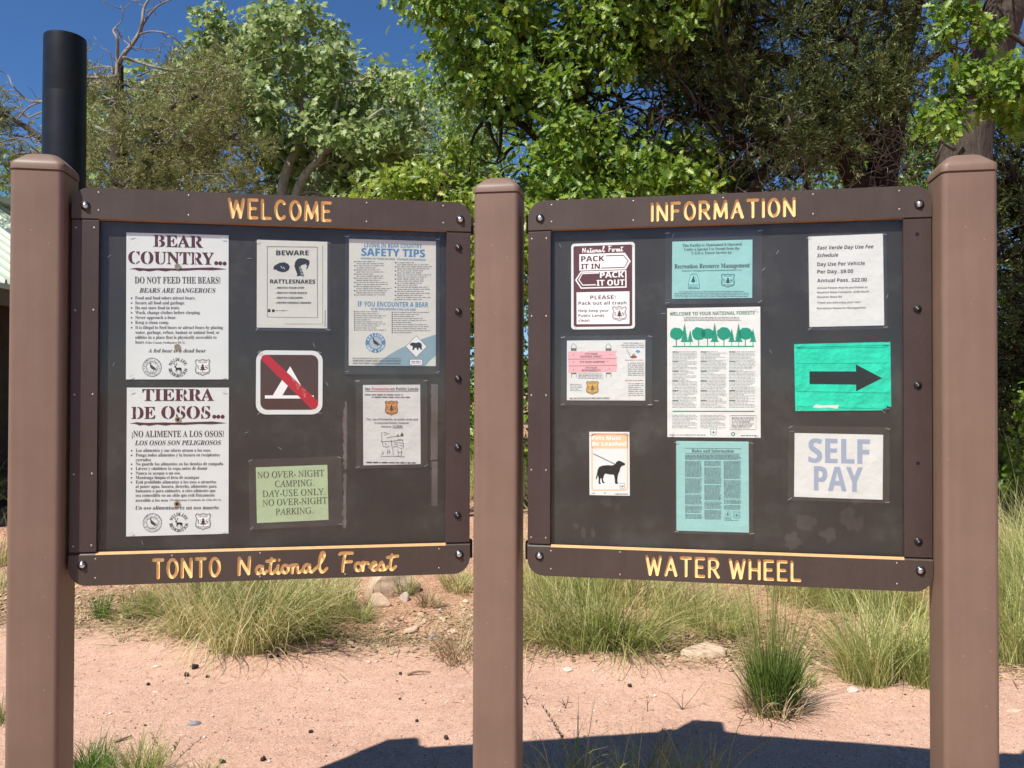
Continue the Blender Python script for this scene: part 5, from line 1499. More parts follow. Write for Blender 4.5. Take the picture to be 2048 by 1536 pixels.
# permit
CD = (40, 62, 66)
n = Notice('permit_sheet', 'turquoise landscape sheet about the special use permit, top middle of the right board', 'sheet', 'R',
           0.567, 0.9523, 0.239, 0.177, -0.3, [(1230, 472), (1898, 460), (1900, 945), (1230, 950)], P_CYAN, (0.0036, 0.007, 0.287, 0.223))
n.text('heading', CD, 'This Facility is Maintained & Operated', 1316, 1810, (516, 507), 22, 'B')
n.text('heading', CD, 'Under a Special Use Permit from the', 1330, 1792, (549, 542), 22, 'B')
n.text('heading', CD, 'U.S.D.A. Forest Service by:', 1392, 1730, (580, 576), 22, 'B')
n.text('heading', BLK, 'Recreation Resource Management', 1250, 1877, (697, 691), 36, 'B')
n.text('body_text', CD, 'Dedicated to Managing and Protecting Recreational and Natural Areas', 1312, 1810, (722, 717), 11, 'I')


def arch(n, x0, x1, y0, y1, col, fill):
    w, h = x1 - x0, y1 - y0
    o = lambda k: [(x0 + w * (.5 + (a - .5) * k), y0 + h * (.5 + (b - .5) * k)) for a, b in ((.30, 0), (.70, 0), (.82, .12), (1, .62), (1, .96), (.94, 1), (.06, 1), (0, .96), (0, .62), (.18, .12))]
    n.poly('emblem', col, o(1.0), 2)
    n.poly('emblem', fill, o(.92), 3)
    n.poly('emblem', col, [(x0 + w * .46, y0 + h * .10), (x0 + w * .64, y0 + h * .55), (x0 + w * .24, y0 + h * .55)], 4)
    n.rect('emblem', col, x0 + w * .42, y0 + h * .55, x0 + w * .48, y0 + h * .62, 4)
    n.line('emblem', col, [(x0 + w * .55, y0 + h * .10), (x0 + w * .80, y0 + h * .58)], w * .03, 4)
    n.rect('emblem', col, x0 + w * .04, y0 + h * .70, x0 + w * .96, y0 + h * .72, 4)
    n.greek('emblem', col, x0 + w * .1, x0 + w * .9, y0 + h * .76, y0 + h * .95, 2, 3, .5, .1)


arch(n, 1367, 1462, 742, 868, CD, (150, 214, 208))
n.shield(1640, 1757, 742, 860, CD, (150, 214, 208))
n.greek('body_text', (84, 112, 116), 1245, 1875, 884, 940, 4, 8, 0.42, 0.15, True)
n.done()

# welcome to your national forests
GR = (20, 140, 108)
n = Notice('information_sheet', 'white poster headed WELCOME TO YOUR NATIONAL FORESTS with a row of green trees', 'poster', 'R',
           0.5714, 0.6374, 0.277, 0.397, 0.1, [(1334, 616.5), (1520.2, 613.6), (1521.3, 875.6), (1335.3, 874)], P_WHITE)
n.text('heading', (78, 112, 98), 'WELCOME TO YOUR NATIONAL FORESTS', 1339.5, 1509, (631.5, 629), 7, 'SB')
n.greek('body_text', GRY, 1368, 1484, 633.5, 642.5, 3, 2, 0.4)
g = random.Random(8)
for kind, x, yt, r in ((0, 1353, 0, 13.6), (1, 1369.5, 646.5, 8.4), (1, 1381, 659.5, 6.4), (0, 1398, 0, 14.2), (0, 1416, 0, 12), (1, 1430, 645.5, 8.6), (0, 1448.5, 0, 13.8), (1, 1464, 657, 7), (1, 1477.6, 646.5, 8.4), (0, 1491, 0, 13.4), (1, 1506, 657, 7)):
    if kind == 0:
        n.poly('picture', GR, [(x + (r + g.uniform(-1.0, 1.0)) * math.cos(a * .2856), 667.5 + (r * .92 + g.uniform(-1.2, 1.0)) * math.sin(a * .2856)) for a in range(22)], 2)
        n.rect('picture', GR, x - .9, 674, x + .9, 692.5, 3)
    else:
        L_, R_ = [], []
        for i in range(6):
            f0 = (i + 1) / 6
            y0 = yt + (684 - yt) * f0
            L_ += [(x - r * f0, y0), (x - r * f0 * .6, y0 - 1.2)]
            R_ += [(x + r * f0, y0), (x + r * f0 * .6, y0 - 1.2)]
        n.poly('picture', GR, [(x, yt)] + R_[:-1] + L_[:-1][::-1], 2)
        n.rect('picture', GR, x - .6, 683, x + .6, 692.5, 3)
n.rect('picture', GR, 1345.5, 692, 1508, 694.2, 4)
for i, (x0, x1) in enumerate(((1345, 1396), (1402, 1454), (1459, 1511))):
    n.greek('body_text', (152, 160, 154), x0, x1, 702, 816, 40, 20 + i, 0.42, 0.5)
    for k in range(6):
        n.rect('body_text', (70, 104, 92), x0, 703 + k * 19.4, x0 + 12, 704.6 + k * 19.4, 6)
n.rect('picture', GR, 1346, 821.6, 1509, 823.8, 4)
for i, (x0, x1) in enumerate(((1345, 1396), (1402, 1454))):
    n.greek('body_text', (152, 160, 154), x0, x1, 829, 857, 10, 40 + i, 0.42, 0.4)
n.line('body_text', GRY, [(1461, 831), (1512, 831), (1512, 859), (1461, 859)], .8, 4, True)
n.greek('body_text', GRY, 1464, 1509, 833, 857, 9, 50, 0.42, 0.3)
n.shield(1421, 1435, 857.5, 871.5, (20, 110, 84), WHT, words=False)
n.line('emblem', (30, 110, 86), [(1467 + 3.2 * math.cos(a * .63), 868 + 3.2 * math.sin(a * .63)) for a in range(10)], 1.6, 4, True)
n.greek('body_text', GRY, 1339, 1414, 868.5, 871.5, 1, 61, 0.5, 0.02)
n.greek('body_text', GRY, 1482, 1513, 869.5, 872.5, 1, 62, 0.5, 0.02)
n.done()

# fee schedule
n = Notice('fee_sheet', 'white sheet listing the East Verde Day Use Fee Schedule, at the upper right', 'sheet', 'R',
           0.9551, 0.9095, 0.210, 0.271, 0.6, [(414, 368), (946, 350), (961, 1004), (428, 1013)], P_WHITE, (0.002, -0.004, 0.222, 0.284))
for st, x0, x1, yb, h, sy in (('East Verde Day Use Fee', 478, 880, (461, 454), 25, 'SI'), ('Schedule', 478, 630, (515, 512), 25, 'SI'), ('Day Use Per Vehicle', 480, 820, (579, 573), 26, 'SB'), ('Per Day...$9.00', 481, 738, (632, 629), 26, 'SB'),
                              ('Annual Pass...$22.00', 481, 835, (695, 691), 26, 'SB'), ('Annual Passes may be purchased at', 481, 840, (742, 738), 14, 'SB'), ('Houston Mesa Campsite, 2100 North', 481, 852, (774, 770), 14, 'SB'),
                              ('Houston Mesa Rd.', 481, 662, (807, 805), 14, 'SB'), ('Thank you and enjoy your visit.', 481, 795, (847, 844), 14, 'SB'), ('Recreation Resource Management', 481, 830, (887, 884), 14, 'SB')):
    n.text('body_text' if h < 20 else 'heading', DRK if h > 20 else GRY, st, x0, x1, yb, h, sy)
n.done()

# green arrow
q_ = [(318, 1132), (1003, 1127), (1010, 1597), (322, 1628)]
W_, H_ = 0.271, 0.201
cut = [(-W_ / 2, H_ / 2), (-W_ / 2, -H_ / 2), (0.108, -H_ / 2), (0.122, -H_ / 2 + 0.009), (0.1245, -H_ / 2 + 0.015), (0.1265, -H_ / 2 + 0.011), (0.1345, -H_ / 2 + 0.010), (W_ / 2, H_ / 2)][::1]
n = Notice('arrow_sign', 'bright green creased sheet with a black arrow pointing right', 'sign', 'R', 0.9444, 0.6233, W_, H_, 0.9, q_, P_TEAL, cut=cut)
TD = (0, 96, 78)
n.line('print_and_fold_shade', TD, [(333, 1166), (992, 1162), (990, 1272), (334, 1276)], 2.2, 2, True)
n.line('print_and_fold_shade', TD, [(338, 1482), (994, 1479), (993, 1590), (339, 1594)], 2.2, 2, True)
n.line('print_and_fold_shade', (0, 130, 104), [(320, 1156), (1002, 1150)], 4, 2)  # not print: dark line painting the shade of the folded top hem
n.poly('arrow', (24, 26, 24), [(427, 1333), (760, 1332), (760, 1282), (943, 1377), (760, 1472), (760, 1425), (427, 1426)], 3)
n.poly('torn_patch', (206, 214, 196), [(446, 1596), (470, 1574), (520, 1580), (560, 1576), (640, 1572), (625, 1600), (560, 1594), (500, 1600)], 3)
n.done()

# self pay
n = Notice('pay_sheet', 'white sheet reading SELF PAY in large grey capitals', 'sheet', 'R',
           0.9321, 0.3583, 0.249, 0.191, -0.6, [(318, 307), (952, 320), (946, 783), (315, 763)], P_WHITE, (0.0, 0.006, 0.285, 0.223))
n.text('lettering', (152, 166, 184), 'SELF', 420, 855, (516, 527), 172, 'SH')
n.text('lettering', (152, 166, 184), 'PAY', 460, 805, (716, 726), 172, 'SH')
n.done()

# campfire
n = Notice('campfire_sheet', 'white landscape sheet with a pink plank sign drawing and an orange shield', 'sheet', 'R',
           0.2438, 0.6447, 0.244, 0.188, 0, [(243, 63), (697, 57), (697, 410), (243, 405)], P_WHITE, (0.001, -0.001, 0.283, 0.219))
for x in (284, 487):
    n.line('picture', DRK, [(x - 16, 122), (x - 16, 94), (x - 3, 78), (x + 14, 94), (x + 14, 122)], 2.5, 2)
    n.line('picture', DRK, [(x - 14, 247), (x - 14, 276)], 2.5, 2)
    n.line('picture', DRK, [(x + 14, 247), (x + 14, 276)], 2.5, 2)
    n.rect('picture', GRY, x - 16, 106, x + 14, 122, 1)
    n.rect('picture', GRY, x - 14, 247, x + 14, 256, 1)
n.poly('picture', (226, 172, 174), [(250, 126), (346, 125), (356, 132), (364, 123), (535, 121), (526, 140), (535, 160), (530, 172), (536, 204), (532, 242), (250, 248), (254, 208), (249, 170)], 3)
n.line('picture', (120, 70, 72), [(250, 170), (532, 166)], 2.5, 4)
n.line('picture', (120, 70, 72), [(252, 209), (534, 205)], 2.5, 4)
for x, y in ((282, 143), (283, 186), (282, 232), (497, 142), (490, 226), (482, 182)):
    n.circle('picture', (120, 70, 72), x, y, 3, 5, 8)
for st, x0, x1, yb in (("IT'S YOUR", 352, 423, 145), ('NATIONAL FOREST.', 323, 448, 160), ("IT'S YOUR CAMPFIRE.", 320, 468, 191), ("IT'S YOUR", 353, 420, 225), ('RESPONSIBILITY.', 331, 443, 240)):
    n.text('lettering', (70, 40, 42), st, x0, x1, yb, 11, 'SB')
n.shield(355, 431, 295, 376, (70, 64, 50), (226, 170, 62), tree=(70, 100, 60))
n.line('picture', GRY, [(592, 114), (617, 160)], 3, 3)
n.poly('picture', (120, 66, 40), [(610, 160), (622, 148), (632, 136), (640, 147), (652, 158), (640, 163), (624, 164)], 3)
n.poly('picture', (214, 122, 60), [(626, 152), (632, 138), (638, 152)], 4)
n.poly('picture', (92, 150, 206), [(640, 126), (650, 115), (664, 118), (670, 128), (654, 134)], 3)
n.text('lettering', (84, 80, 70), 'BE AN OUTDOOR FIRE-SAFE HERO!', 262, 493, 400, 10, 'SB')
n.greek('body_text', LGT, 560, 695, 70, 106, 3, 1, 0.4, 0.2, True)
n.greek('body_text', LGT, 597, 692, 186, 268, 7, 2, 0.4, 0.3)
n.greek('body_text', (190, 110, 110), 582, 682, 170, 180, 1, 7, 0.45, 0.02)
n.greek('body_text', (190, 110, 110), 582, 690, 288, 298, 1, 3, 0.45, 0.02)
n.greek('body_text', LGT, 600, 690, 306, 386, 7, 4, 0.4, 0.3)
n.greek('body_text', LGT, 262, 332, 310, 354, 5, 5, 0.4, 0.3)
n.greek('body_text', GRY, 310, 456, 250, 284, 4, 6, 0.4, 0.5)
n.done()

# pets
PE = (240, 192, 150)
n = Notice('pet_sign', 'small peach edged sign reading Pets Must Be Leashed over a black dog', 'sign', 'R',
           0.2556, 0.3535, 0.125, 0.198, 0.4, [(372, 590), (605, 590), (609, 962), (374, 956)], P_PLASTIC)
n.rect('border', PE, 385, 598, 597, 686, 1)
n.line('border', PE, rounded(389, 595, 604, 928, 14, (1, 1, 1, 1), 4), 8, 1, True)
n.text('lettering', WHT, 'Pets Must', 390, 555, 637, 23, 'SH')
n.text('lettering', WHT, 'Be Leashed', 390, 587, 671, 24, 'SH')
n.line('picture', DRK, [(397, 717), (525, 779)], 4, 3)
n.poly('picture', BLK, [(580, 773), (580, 783), (562, 789), (553, 800), (549, 820), (541, 835), (538, 852), (536, 880), (542, 887), (535, 893), (523, 890), (521, 860), (516, 839), (490, 837), (466, 832), (459, 841), (456, 852), (453, 866), (457, 880), (465, 884), (455, 888), (447, 882), (445, 862), (440, 856),
                         (437, 868), (434, 880), (442, 889), (430, 892), (426, 884), (428, 862), (424, 846), (423, 838), (420, 855), (411, 869), (413, 852), (418, 830), (423, 806), (432, 793), (450, 786), (480, 783), (508, 785), (524, 777), (530, 765), (542, 758), (556, 760), (568, 767)], 4)
n.shield(550, 580, 888, 925, DRK, WHT, words=False)
n.greek('body_text', GRY, 388, 408, 942, 949, 1, 1, 0.6, 0.02)
n.greek('body_text', DRK, 520, 600, 948, 955, 1, 2, 0.6, 0.02)
n.line('emblem', GRY, [(464 + 4 * math.cos(a * .785), 945 + 4 * math.sin(a * .785)) for a in range(8)], 2, 4, True)
n.done()

# rules
RG = (76, 112, 116)
n = Notice('rules_sheet', 'turquoise portrait sheet headed Rules and Information, in three close columns', 'sheet', 'R',
           0.568, 0.2896, 0.215, 0.275, 0.2, [(877, 643), (1298, 648), (1296, 1171), (878, 1165)], P_CYAN, (0.004, -0.003, 0.232, 0.283))
n.line('heading', CD, [(930, 685), (1254, 689), (1254, 719), (930, 715)], 2, 3, True)
n.text('heading', (44, 80, 84), 'Rules and Information', 968, 1212, (709, 711), 19, 'B')
n.greek('body_text', (60, 92, 96), 930, 1253, 722, 752, 5, 3, 0.55, 0.05)
for i, (x0, x1, y1) in enumerate(((929, 1028, 1096), (1041, 1140, 1098), (1154, 1254, 1040))):
    y, k = 758, 0
    g = random.Random(i)
    while y < y1 - 8:
        h = min(g.uniform(20, 110), y1 - y)
        n.greek('body_text', RG, x0, x1, y, y + h, max(1, int(h / 6.2)), 100 + i * 20 + k, 0.55, 0.1)
        y += h + 6
        k += 1
arch(n, 1158, 1196, 1046, 1096, RG, (140, 200, 196))
n.shield(1206, 1248, 1050, 1094, RG, (140, 200, 196), words=False)
n.greek('body_text', RG, 1160, 1242, 1099, 1105, 1, 9, 0.6, 0.02)
n.done()
# ------------------------------------------------------------------ restroom building and black vent pipe on the left
M_ROOF = plain('pale green metal roof', (0.66, 0.76, 0.60), 0.35, 0.5, 0, 0.05, 3.0)
M_WALL = plain('dark brown block wall', (0.055, 0.040, 0.034), 0.8, 0.3, 0, 0.25, 8.0, 0.3, 60.0, 0.004)
M_FASCIA = plain('olive brown fascia', (0.16, 0.12, 0.085), 0.6)
M_PIPE = plain('black pipe plastic', (0.010, 0.010, 0.010), 0.40, 0.35, 0, 0.30, 7.0, 0.10, 60.0, 0.002)
t = empty('restroom_building', (-6.6 * 1.089, 9.6 * 1.089, 0.0), 'restroom building with a pale green metal roof and dark wall at the left edge', 'building')
mb = MB()
mb.box(-1.85, 1.55, -3.0, 3.4, -0.2, 2.42)
mb.add([(-1.85, -3.0, 2.42), (1.55, -3.0, 2.42), (-0.15, -3.0, 3.65)], [(0, 1, 2)])
mb.add([(-1.85, 3.4, 2.42), (1.55, 3.4, 2.42), (-0.15, 3.4, 3.65)], [(2, 1, 0)])
mb.build('wall', M_WALL, t)
mb = MB()
for sx in (1, -1):
    x0, x1 = -0.15, -0.15 + sx * 2.02
    for (ya, yb) in ((-3.5, 3.9),):
        q = [(x0, ya, 3.86), (x1, ya, 2.40), (x1, yb, 2.40), (x0, yb, 3.86)]
        q2 = [(x, y, z - 0.05) for x, y, z in q]
        mb.add(q + q2, [(0, 1, 2, 3), (7, 6, 5, 4), (0, 4, 5, 1), (1, 5, 6, 2), (2, 6, 7, 3)])
    for k in range(25):
        y = -3.4 + k * 0.30
        mb.add([(x0, y, 3.861), (x0, y + 0.05, 3.861), (x1, y + 0.05, 2.401), (x1, y, 2.401), (x0, y + 0.012, 3.90), (x0, y + 0.038, 3.90), (x1, y + 0.038, 2.44), (x1, y + 0.012, 2.44)],
               [(4, 5, 6, 7), (0, 4, 7, 3), (5, 1, 2, 6), (3, 7, 6, 2)])
mb.box(-0.30, 0.0, -3.52, 3.92, 3.85, 3.93)
mb.build('roof', M_ROOF, t)
for sx in (1, -1):
    mb = MB()
    x = -0.15 + sx * 1.98
    mb.box(x - 0.02, x + 0.02, -3.45, 3.85, 2.20, 2.375)
    mb.build('fascia', M_FASCIA, t)
t.scale = (1.089, 1.089, 1.089)
pp = at(124, 780, 8.2)
pz = top_z(pp.x, 8.2)
t = empty('vent_pipe', (pp.x, 8.2, pz - 0.03), 'tall black vent pipe rising behind the left post', 'pipe')
mb = MB()
R_ = 0.196
H_ = 5.07 - pz
rings = []
for z, r in ((0, R_), (2.2, R_ * 0.995), (2.2, R_ * 1.004), (4.48 - pz, R_ * 1.0), (4.49 - pz, R_ * 0.992), (4.50 - pz, R_ * 0.992), (4.51 - pz, R_ * 0.998), (H_ - 0.03, R_ * 0.985), (H_ - 0.008, R_ * 0.975), (H_, R_ * 0.93)):
    rings.append([(r * math.cos(2 * math.pi * i / 40), r * math.sin(2 * math.pi * i / 40), z) for i in range(40)])
mb.loft(rings, 0, True, False)
mb.loft([rings[-1], [(0.88 * x, 0.88 * y, H_ - 0.004) for x, y, z in rings[-1]], [(0.88 * x, 0.88 * y, H_ - 0.5) for x, y, z in rings[-1]]], 0, False, True)
o = mb.build('tube', M_PIPE, t, True)
o.data.set_sharp_from_angle(angle=math.radians(40))

# ------------------------------------------------------------------ trees
LEAF = {}


def mirror_outline(half):
    return half + [(x, -y) for x, y in reversed(half[1:-1])]


LEAF['oak'] = mirror_outline([(0, 0), (.14, .05), (.24, .18), (.33, .09), (.46, .29), (.55, .13), (.70, .29), (.77, .14), (.90, .17), (1, 0)])
LEAF['star'] = mirror_outline([(-.02, 0), (.02, .16), (-.10, .34), (.14, .30), (.20, .56), (.38, .30), (.62, .46), (.66, .20), (1, 0)])
LEAF['oval'] = mirror_outline([(0, 0), (.25, .22), (.55, .26), (1, 0)])


def unit(a):
    return a / np.maximum(np.linalg.norm(a, axis=1, keepdims=True), 1e-9)


def leaf_mesh(name, pos, direc, nrm, size, shape, fold=0.25, rng=None):
    T = np.array(LEAF[shape], float)
    k = len(T)
    cx = 0.45
    tv = np.concatenate([[[cx, 0, 0]], np.c_[T, fold * np.abs(T[:, 1]) - 0.18 * (T[:, 0] - 0.4) ** 2]])
    x = unit(direc)
    z = unit(nrm - (nrm * x).sum(1, keepdims=True) * x)
    y = np.cross(z, x)
    V = pos[:, None, :] + size[:, None, None] * (tv[None, :, 0:1] * x[:, None, :] + tv[None, :, 1:2] * y[:, None, :] + tv[None, :, 2:3] * z[:, None, :])
    n = len(pos)
    tri = np.array([(0, i + 1, (i + 1) % k + 1) for i in range(k)])
    Fc = (np.arange(n)[:, None, None] * (k + 1) + tri[None]).reshape(-1, 3)
    return np_mesh(name, V.reshape(-1, 3), Fc)


def plume_mesh(name, pos, direc, size, rng, blades=13, wid=0.055):
    """scale-leaved evergreen sprays: thin spindles fanned about an axis"""
    n = len(pos)
    x = unit(direc)
    rnd = unit(rng.normal(size=(n, 3)))
    y = unit(np.cross(x, rnd))
    z = np.cross(x, y)
    out = []
    for b in range(blades):
        t0 = rng.uniform(0.0, 0.80, n)
        a = rng.uniform(0, 2 * np.pi, n)
        sp = rng.uniform(0.3, 1.5, n)
        d = unit(x + sp[:, None] * (np.cos(a)[:, None] * y + 0.7 * np.sin(a)[:, None] * z))
        p0 = pos + x * (t0 * size)[:, None] + rng.normal(size=(n, 3)) * (0.05 * size)[:, None]
        L = size * rng.uniform(0.14, 0.34, n)
        side = unit(np.cross(d, unit(rng.normal(size=(n, 3))))) * (wid * size * rng.uniform(0.7, 1.3, n))[:, None]
        mid = p0 + d * (L * 0.55)[:, None]
        out.append(np.stack([p0, mid + side, p0 + d * L[:, None], mid - side], 1))
    V = np.stack(out, 1).reshape(-1, 3)
    Fc = np.arange(len(V)).reshape(-1, 4)
    return np_mesh(name, V, Fc)


def in_poly(poly, rng, n, zr, mind=0.0, tries=60):
    """n points inside an outline given in photo pixels, spread over a depth range"""
    P = np.array(poly, float)
    lo, hi = P.min(0), P.max(0)
    out = []
    while len(out) < n and tries * n > 0:
        tries -= 1.0 / n
        p = lo + (hi - lo) * rng.random(2)
        c, j = False, len(P) - 1
        for i in range(len(P)):
            if (P[i][1] > p[1]) != (P[j][1] > p[1]) and p[0] < (P[j][0] - P[i][0]) * (p[1] - P[i][1]) / (P[j][1] - P[i][1]) + P[i][0]:
                c = not c
            j = i
        if not c:
            continue
        q = at(p[0], p[1], rng.uniform(*zr))
        if mind and any((q - r).length < mind for r in out):
            continue
        out.append(q)
    return out


def spread(cs, rad, n, rng, shell=0.5):
    """n points in a cloud round every clump centre"""
    C_ = np.array([c[:] for c in cs])
    d = unit(rng.normal(size=(len(C_), n, 3)).reshape(-1, 3))
    r = rad * (shell + (1 - shell) * rng.random(len(d))) * rng.uniform(0.55, 1.25, len(C_)).repeat(n)
    return np.repeat(C_, n, 0) + d * r[:, None] * np.array([1.0, 1.0, 0.8]), d


def crown(parent, cs, rad, twigs, leaves, size, shape, m, rng, tr=0.14, droop=0.5, up=0.75, name='crown', shell=0.3):
    pts, d = spread(cs, rad, twigs, rng, shell)
    n = len(pts)
    P = np.repeat(pts, leaves, 0)
    D = np.repeat(d, leaves, 0)
    N = len(P)
    P = P + rng.normal(size=(N, 3)) * tr * 0.6
    direc = D * 0.8 + rng.normal(size=(N, 3)) * 0.6 + np.array([0, 0, -droop])
    nrm = np.array([-0.22, -0.68, up * 0.62]) + rng.normal(size=(N, 3)) * 0.48 + D * 0.30   # blades turn to the sun
    me = leaf_mesh(name, P, direc, nrm, size * rng.uniform(0.6, 1.2, N), shape)
    return link(name, me, m, parent), pts


def needles(parent, cs, rad, n, size, m, rng, name='crown', blades=20, wid=0.030):
    pts, d = spread(cs, rad, n, rng, 0.15)
    N = len(pts)
    direc = d * 0.9 + np.array([0, 0, 0.25]) + rng.normal(size=(N, 3)) * 0.45
    me = plume_mesh(name, pts, direc, size * rng.uniform(0.65, 1.25, N), rng, blades, wid)
    return link(name, me, m, parent), pts


def wobble(a, b, rng, n=5, amp=0.08):
    a, b = Vector(a), Vector(b)
    L = (b - a).length
    out = [a]
    for i in range(1, n):
        out.append(a.lerp(b, i / n) + Vector(rng.normal(size=3)) * L * amp)
    out.append(b)
    return [Vector(p) for p in smooth_line([q[:] for q in out], 3)]


def limbs(parent, anchors, cs, m, rng, r0=0.03, r1=0.008, name='branches', every=1):
    """a branch from the nearest anchor below to every clump"""
    mb = MB()
    A = [Vector(a) for a in anchors]
    for i, c in enumerate(cs):
        if i % every:
            continue
        a = min(A, key=lambda q: (q - c).length + max(0, q.z - c.z) * 1.5)
        pts = wobble(a, c, rng)
        mb.tube(pts, list(np.linspace(r0, r1, len(pts))), 5)
    return mb.build(name, m, parent, True)


def trunk_line(mb, pts, r0, r1, n=10, m=0):
    q = [Vector(p) for p in smooth_line([p[:] for p in pts], 5)]
    mb.tube(q, list(np.linspace(r0, r1, len(q))), n, m)
    return q


def ground_pt(x, y, sink=0.1):
    return Vector((x, y, top_z(x, y) - sink))


M_BARK = bark_mat('grey brown bark', (0.030, 0.022, 0.017), (0.125, 0.098, 0.078))
M_BARKD = bark_mat('dark juniper bark', (0.016, 0.012, 0.009), (0.060, 0.046, 0.036))
M_BARKP = bark_mat('pale sycamore bark', (0.20, 0.17, 0.13), (0.52, 0.47, 0.39), (5, 5, 2), 0.3, 0.006)
M_DEAD = bark_mat('weathered grey dead wood', (0.12, 0.098, 0.082), (0.36, 0.31, 0.27), (20, 20, 6), 0.4, 0.006)
M_SYC = leaf_mat('pale sage sycamore leaf', [(0.0, (0.13, 0.205, 0.045)), (0.5, (0.29, 0.380, 0.115)), (1.0, (0.47, 0.53, 0.22))], 0.42, 0.5)
M_COT = leaf_mat('grey green cottonwood leaf', [(0.0, (0.13, 0.205, 0.070)), (0.6, (0.26, 0.345, 0.135)), (1.0, (0.38, 0.45, 0.22))], 0.38, 0.6, 0.3)
M_OAK = leaf_mat('bright green oak leaf', [(0.0, (0.07, 0.150, 0.017)), (0.5, (0.170, 0.285, 0.028)), (1.0, (0.33, 0.42, 0.05))], 0.44, 0.42, 0.5, (0.20, 0.34, 0.03))
M_OAKY = leaf_mat('yellow green oak leaf', [(0.0, (0.13, 0.215, 0.024)), (0.5, (0.27, 0.365, 0.040)), (1.0, (0.40, 0.46, 0.07))], 0.44, 0.38, 0.5, (0.26, 0.36, 0.03))
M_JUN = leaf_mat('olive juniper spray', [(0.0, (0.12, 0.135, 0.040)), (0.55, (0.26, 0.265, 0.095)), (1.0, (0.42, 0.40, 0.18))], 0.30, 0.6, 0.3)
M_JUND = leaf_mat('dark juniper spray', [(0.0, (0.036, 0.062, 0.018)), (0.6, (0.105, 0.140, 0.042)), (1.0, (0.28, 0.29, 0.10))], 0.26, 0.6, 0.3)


def tree(name, label, cat, base, group='trees behind the boards'):
    return empty(name, base, label, cat, group)


def local(t, *objs):
    """parts were built in world coordinates: keep them there under the moved Empty"""
    for o in objs:
        o.data.transform(Matrix.Translation(-Vector(t.location)))
        o.data.update()


# sycamore
rng = np.random.default_rng(11)
SY = [(330, 160), (345, 95), (400, 72), (470, 62), (520, 40), (530, -10), (590, -14), (640, 22), (700, 50), (728, 110), (716, 160), (770, 138), (815, 160), (800, 210), (840, 240), (812, 330), (740, 410), (640, 420), (560, 400), (520, 290), (440, 250), (380, 290), (345, 240)]
b = ground_pt(*at(560, 780, 13.4).xy)
t = tree('sycamore_tree', 'pale green sycamore with lobed leaves and a whitish forked trunk behind the WELCOME board', 'tree', b)
mb = MB()
A = trunk_line(mb, [b, at(558, 600, 13.4), at(563, 400, 13.4), at(577, 330, 13.4), at(596, 290, 13.5), at(600, 190, 13.5), at(575, 90, 13.5)], 0.125, 0.025)
A += trunk_line(mb, [at(559, 560, 13.4), at(592, 390, 13.2), at(618, 340, 13.1), at(642, 312, 13.0), at(662, 250, 13.0), at(690, 140, 13.1)], 0.085, 0.02)
A += trunk_line(mb, [at(559, 520, 13.4), at(500, 330, 13.7), at(470, 210, 13.8), at(440, 110, 13.8)], 0.08, 0.02)
A += trunk_line(mb, [at(650, 300, 13.0), at(720, 250, 12.9), at(790, 200, 12.8)], 0.05, 0.015)
o1 = mb.build('trunk', M_BARKP, t, True)
cs = in_poly(SY, rng, 96, (12.4, 14.6), 0.32)
cs += in_poly([(560, 250), (820, 250), (800, 420), (560, 420)], rng, 26, (12.6, 14.8), 0.3)
cs += in_poly([(395, 60), (425, 20), (440, 70)], rng, 2, (13, 14))
keep = []
for c in cs:                       # the pale forked stems stay in view
    px = 1024 + FPX * c.x / c.y
    py = 788.8 - FPX * (c.z - HC) / c.y
    if not (535 < px < 665 and 285 < py < 420 and c.y < 13.6):
        keep.append(c)
cs = keep + in_poly([(150, 190), (240, 150), (330, 160), (430, 130), (470, 260), (420, 400), (170, 410)], rng, 46, (13.6, 16.0), 0.3)
o2, _ = crown(t, cs, 0.31, 14, 9, 0.112, 'star', M_SYC, rng, 0.16)
o3 = limbs(t, [p for p in A if p.z > 3], cs, M_BARKP, rng, 0.018, 0.006)
local(t, o1, o2, o3)

# cottonwood and other trees further back
rng = np.random.default_rng(12)
b = ground_pt(*at(840, 780, 21).xy)
t = tree('cottonwood_tree', 'fine leaved grey green cottonwood standing far behind between sycamore and oak', 'tree', b)
mb = MB()
A = trunk_line(mb, [b, at(838, 600, 21), at(830, 400, 21), at(820, 260, 21), at(830, 210, 21)], 0.28, 0.05)
A += trunk_line(mb, [at(838, 520, 21), at(900, 350, 21.3), at(940, 230, 21.5)], 0.15, 0.04)
A += trunk_line(mb, [at(838, 520, 21), at(740, 330, 20.6), at(690, 200, 20.5)], 0.15, 0.04)
o1 = mb.build('trunk', M_BARKP, t, True)
cs = in_poly([(570, 190), (640, 140), (740, 190), (800, 178), (870, 172), (960, 200), (1000, 260), (1010, 420), (700, 430), (570, 360)], rng, 120, (19, 23), 0.5)
o2, _ = crown(t, cs, 0.62, 24, 10, 0.105, 'oval', M_COT, rng, 0.25, 0.6, 0.6)
o3 = limbs(t, [p for p in A if p.z > 3], cs, M_BARKP, rng, 0.03, 0.01)
local(t, o1, o2, o3)
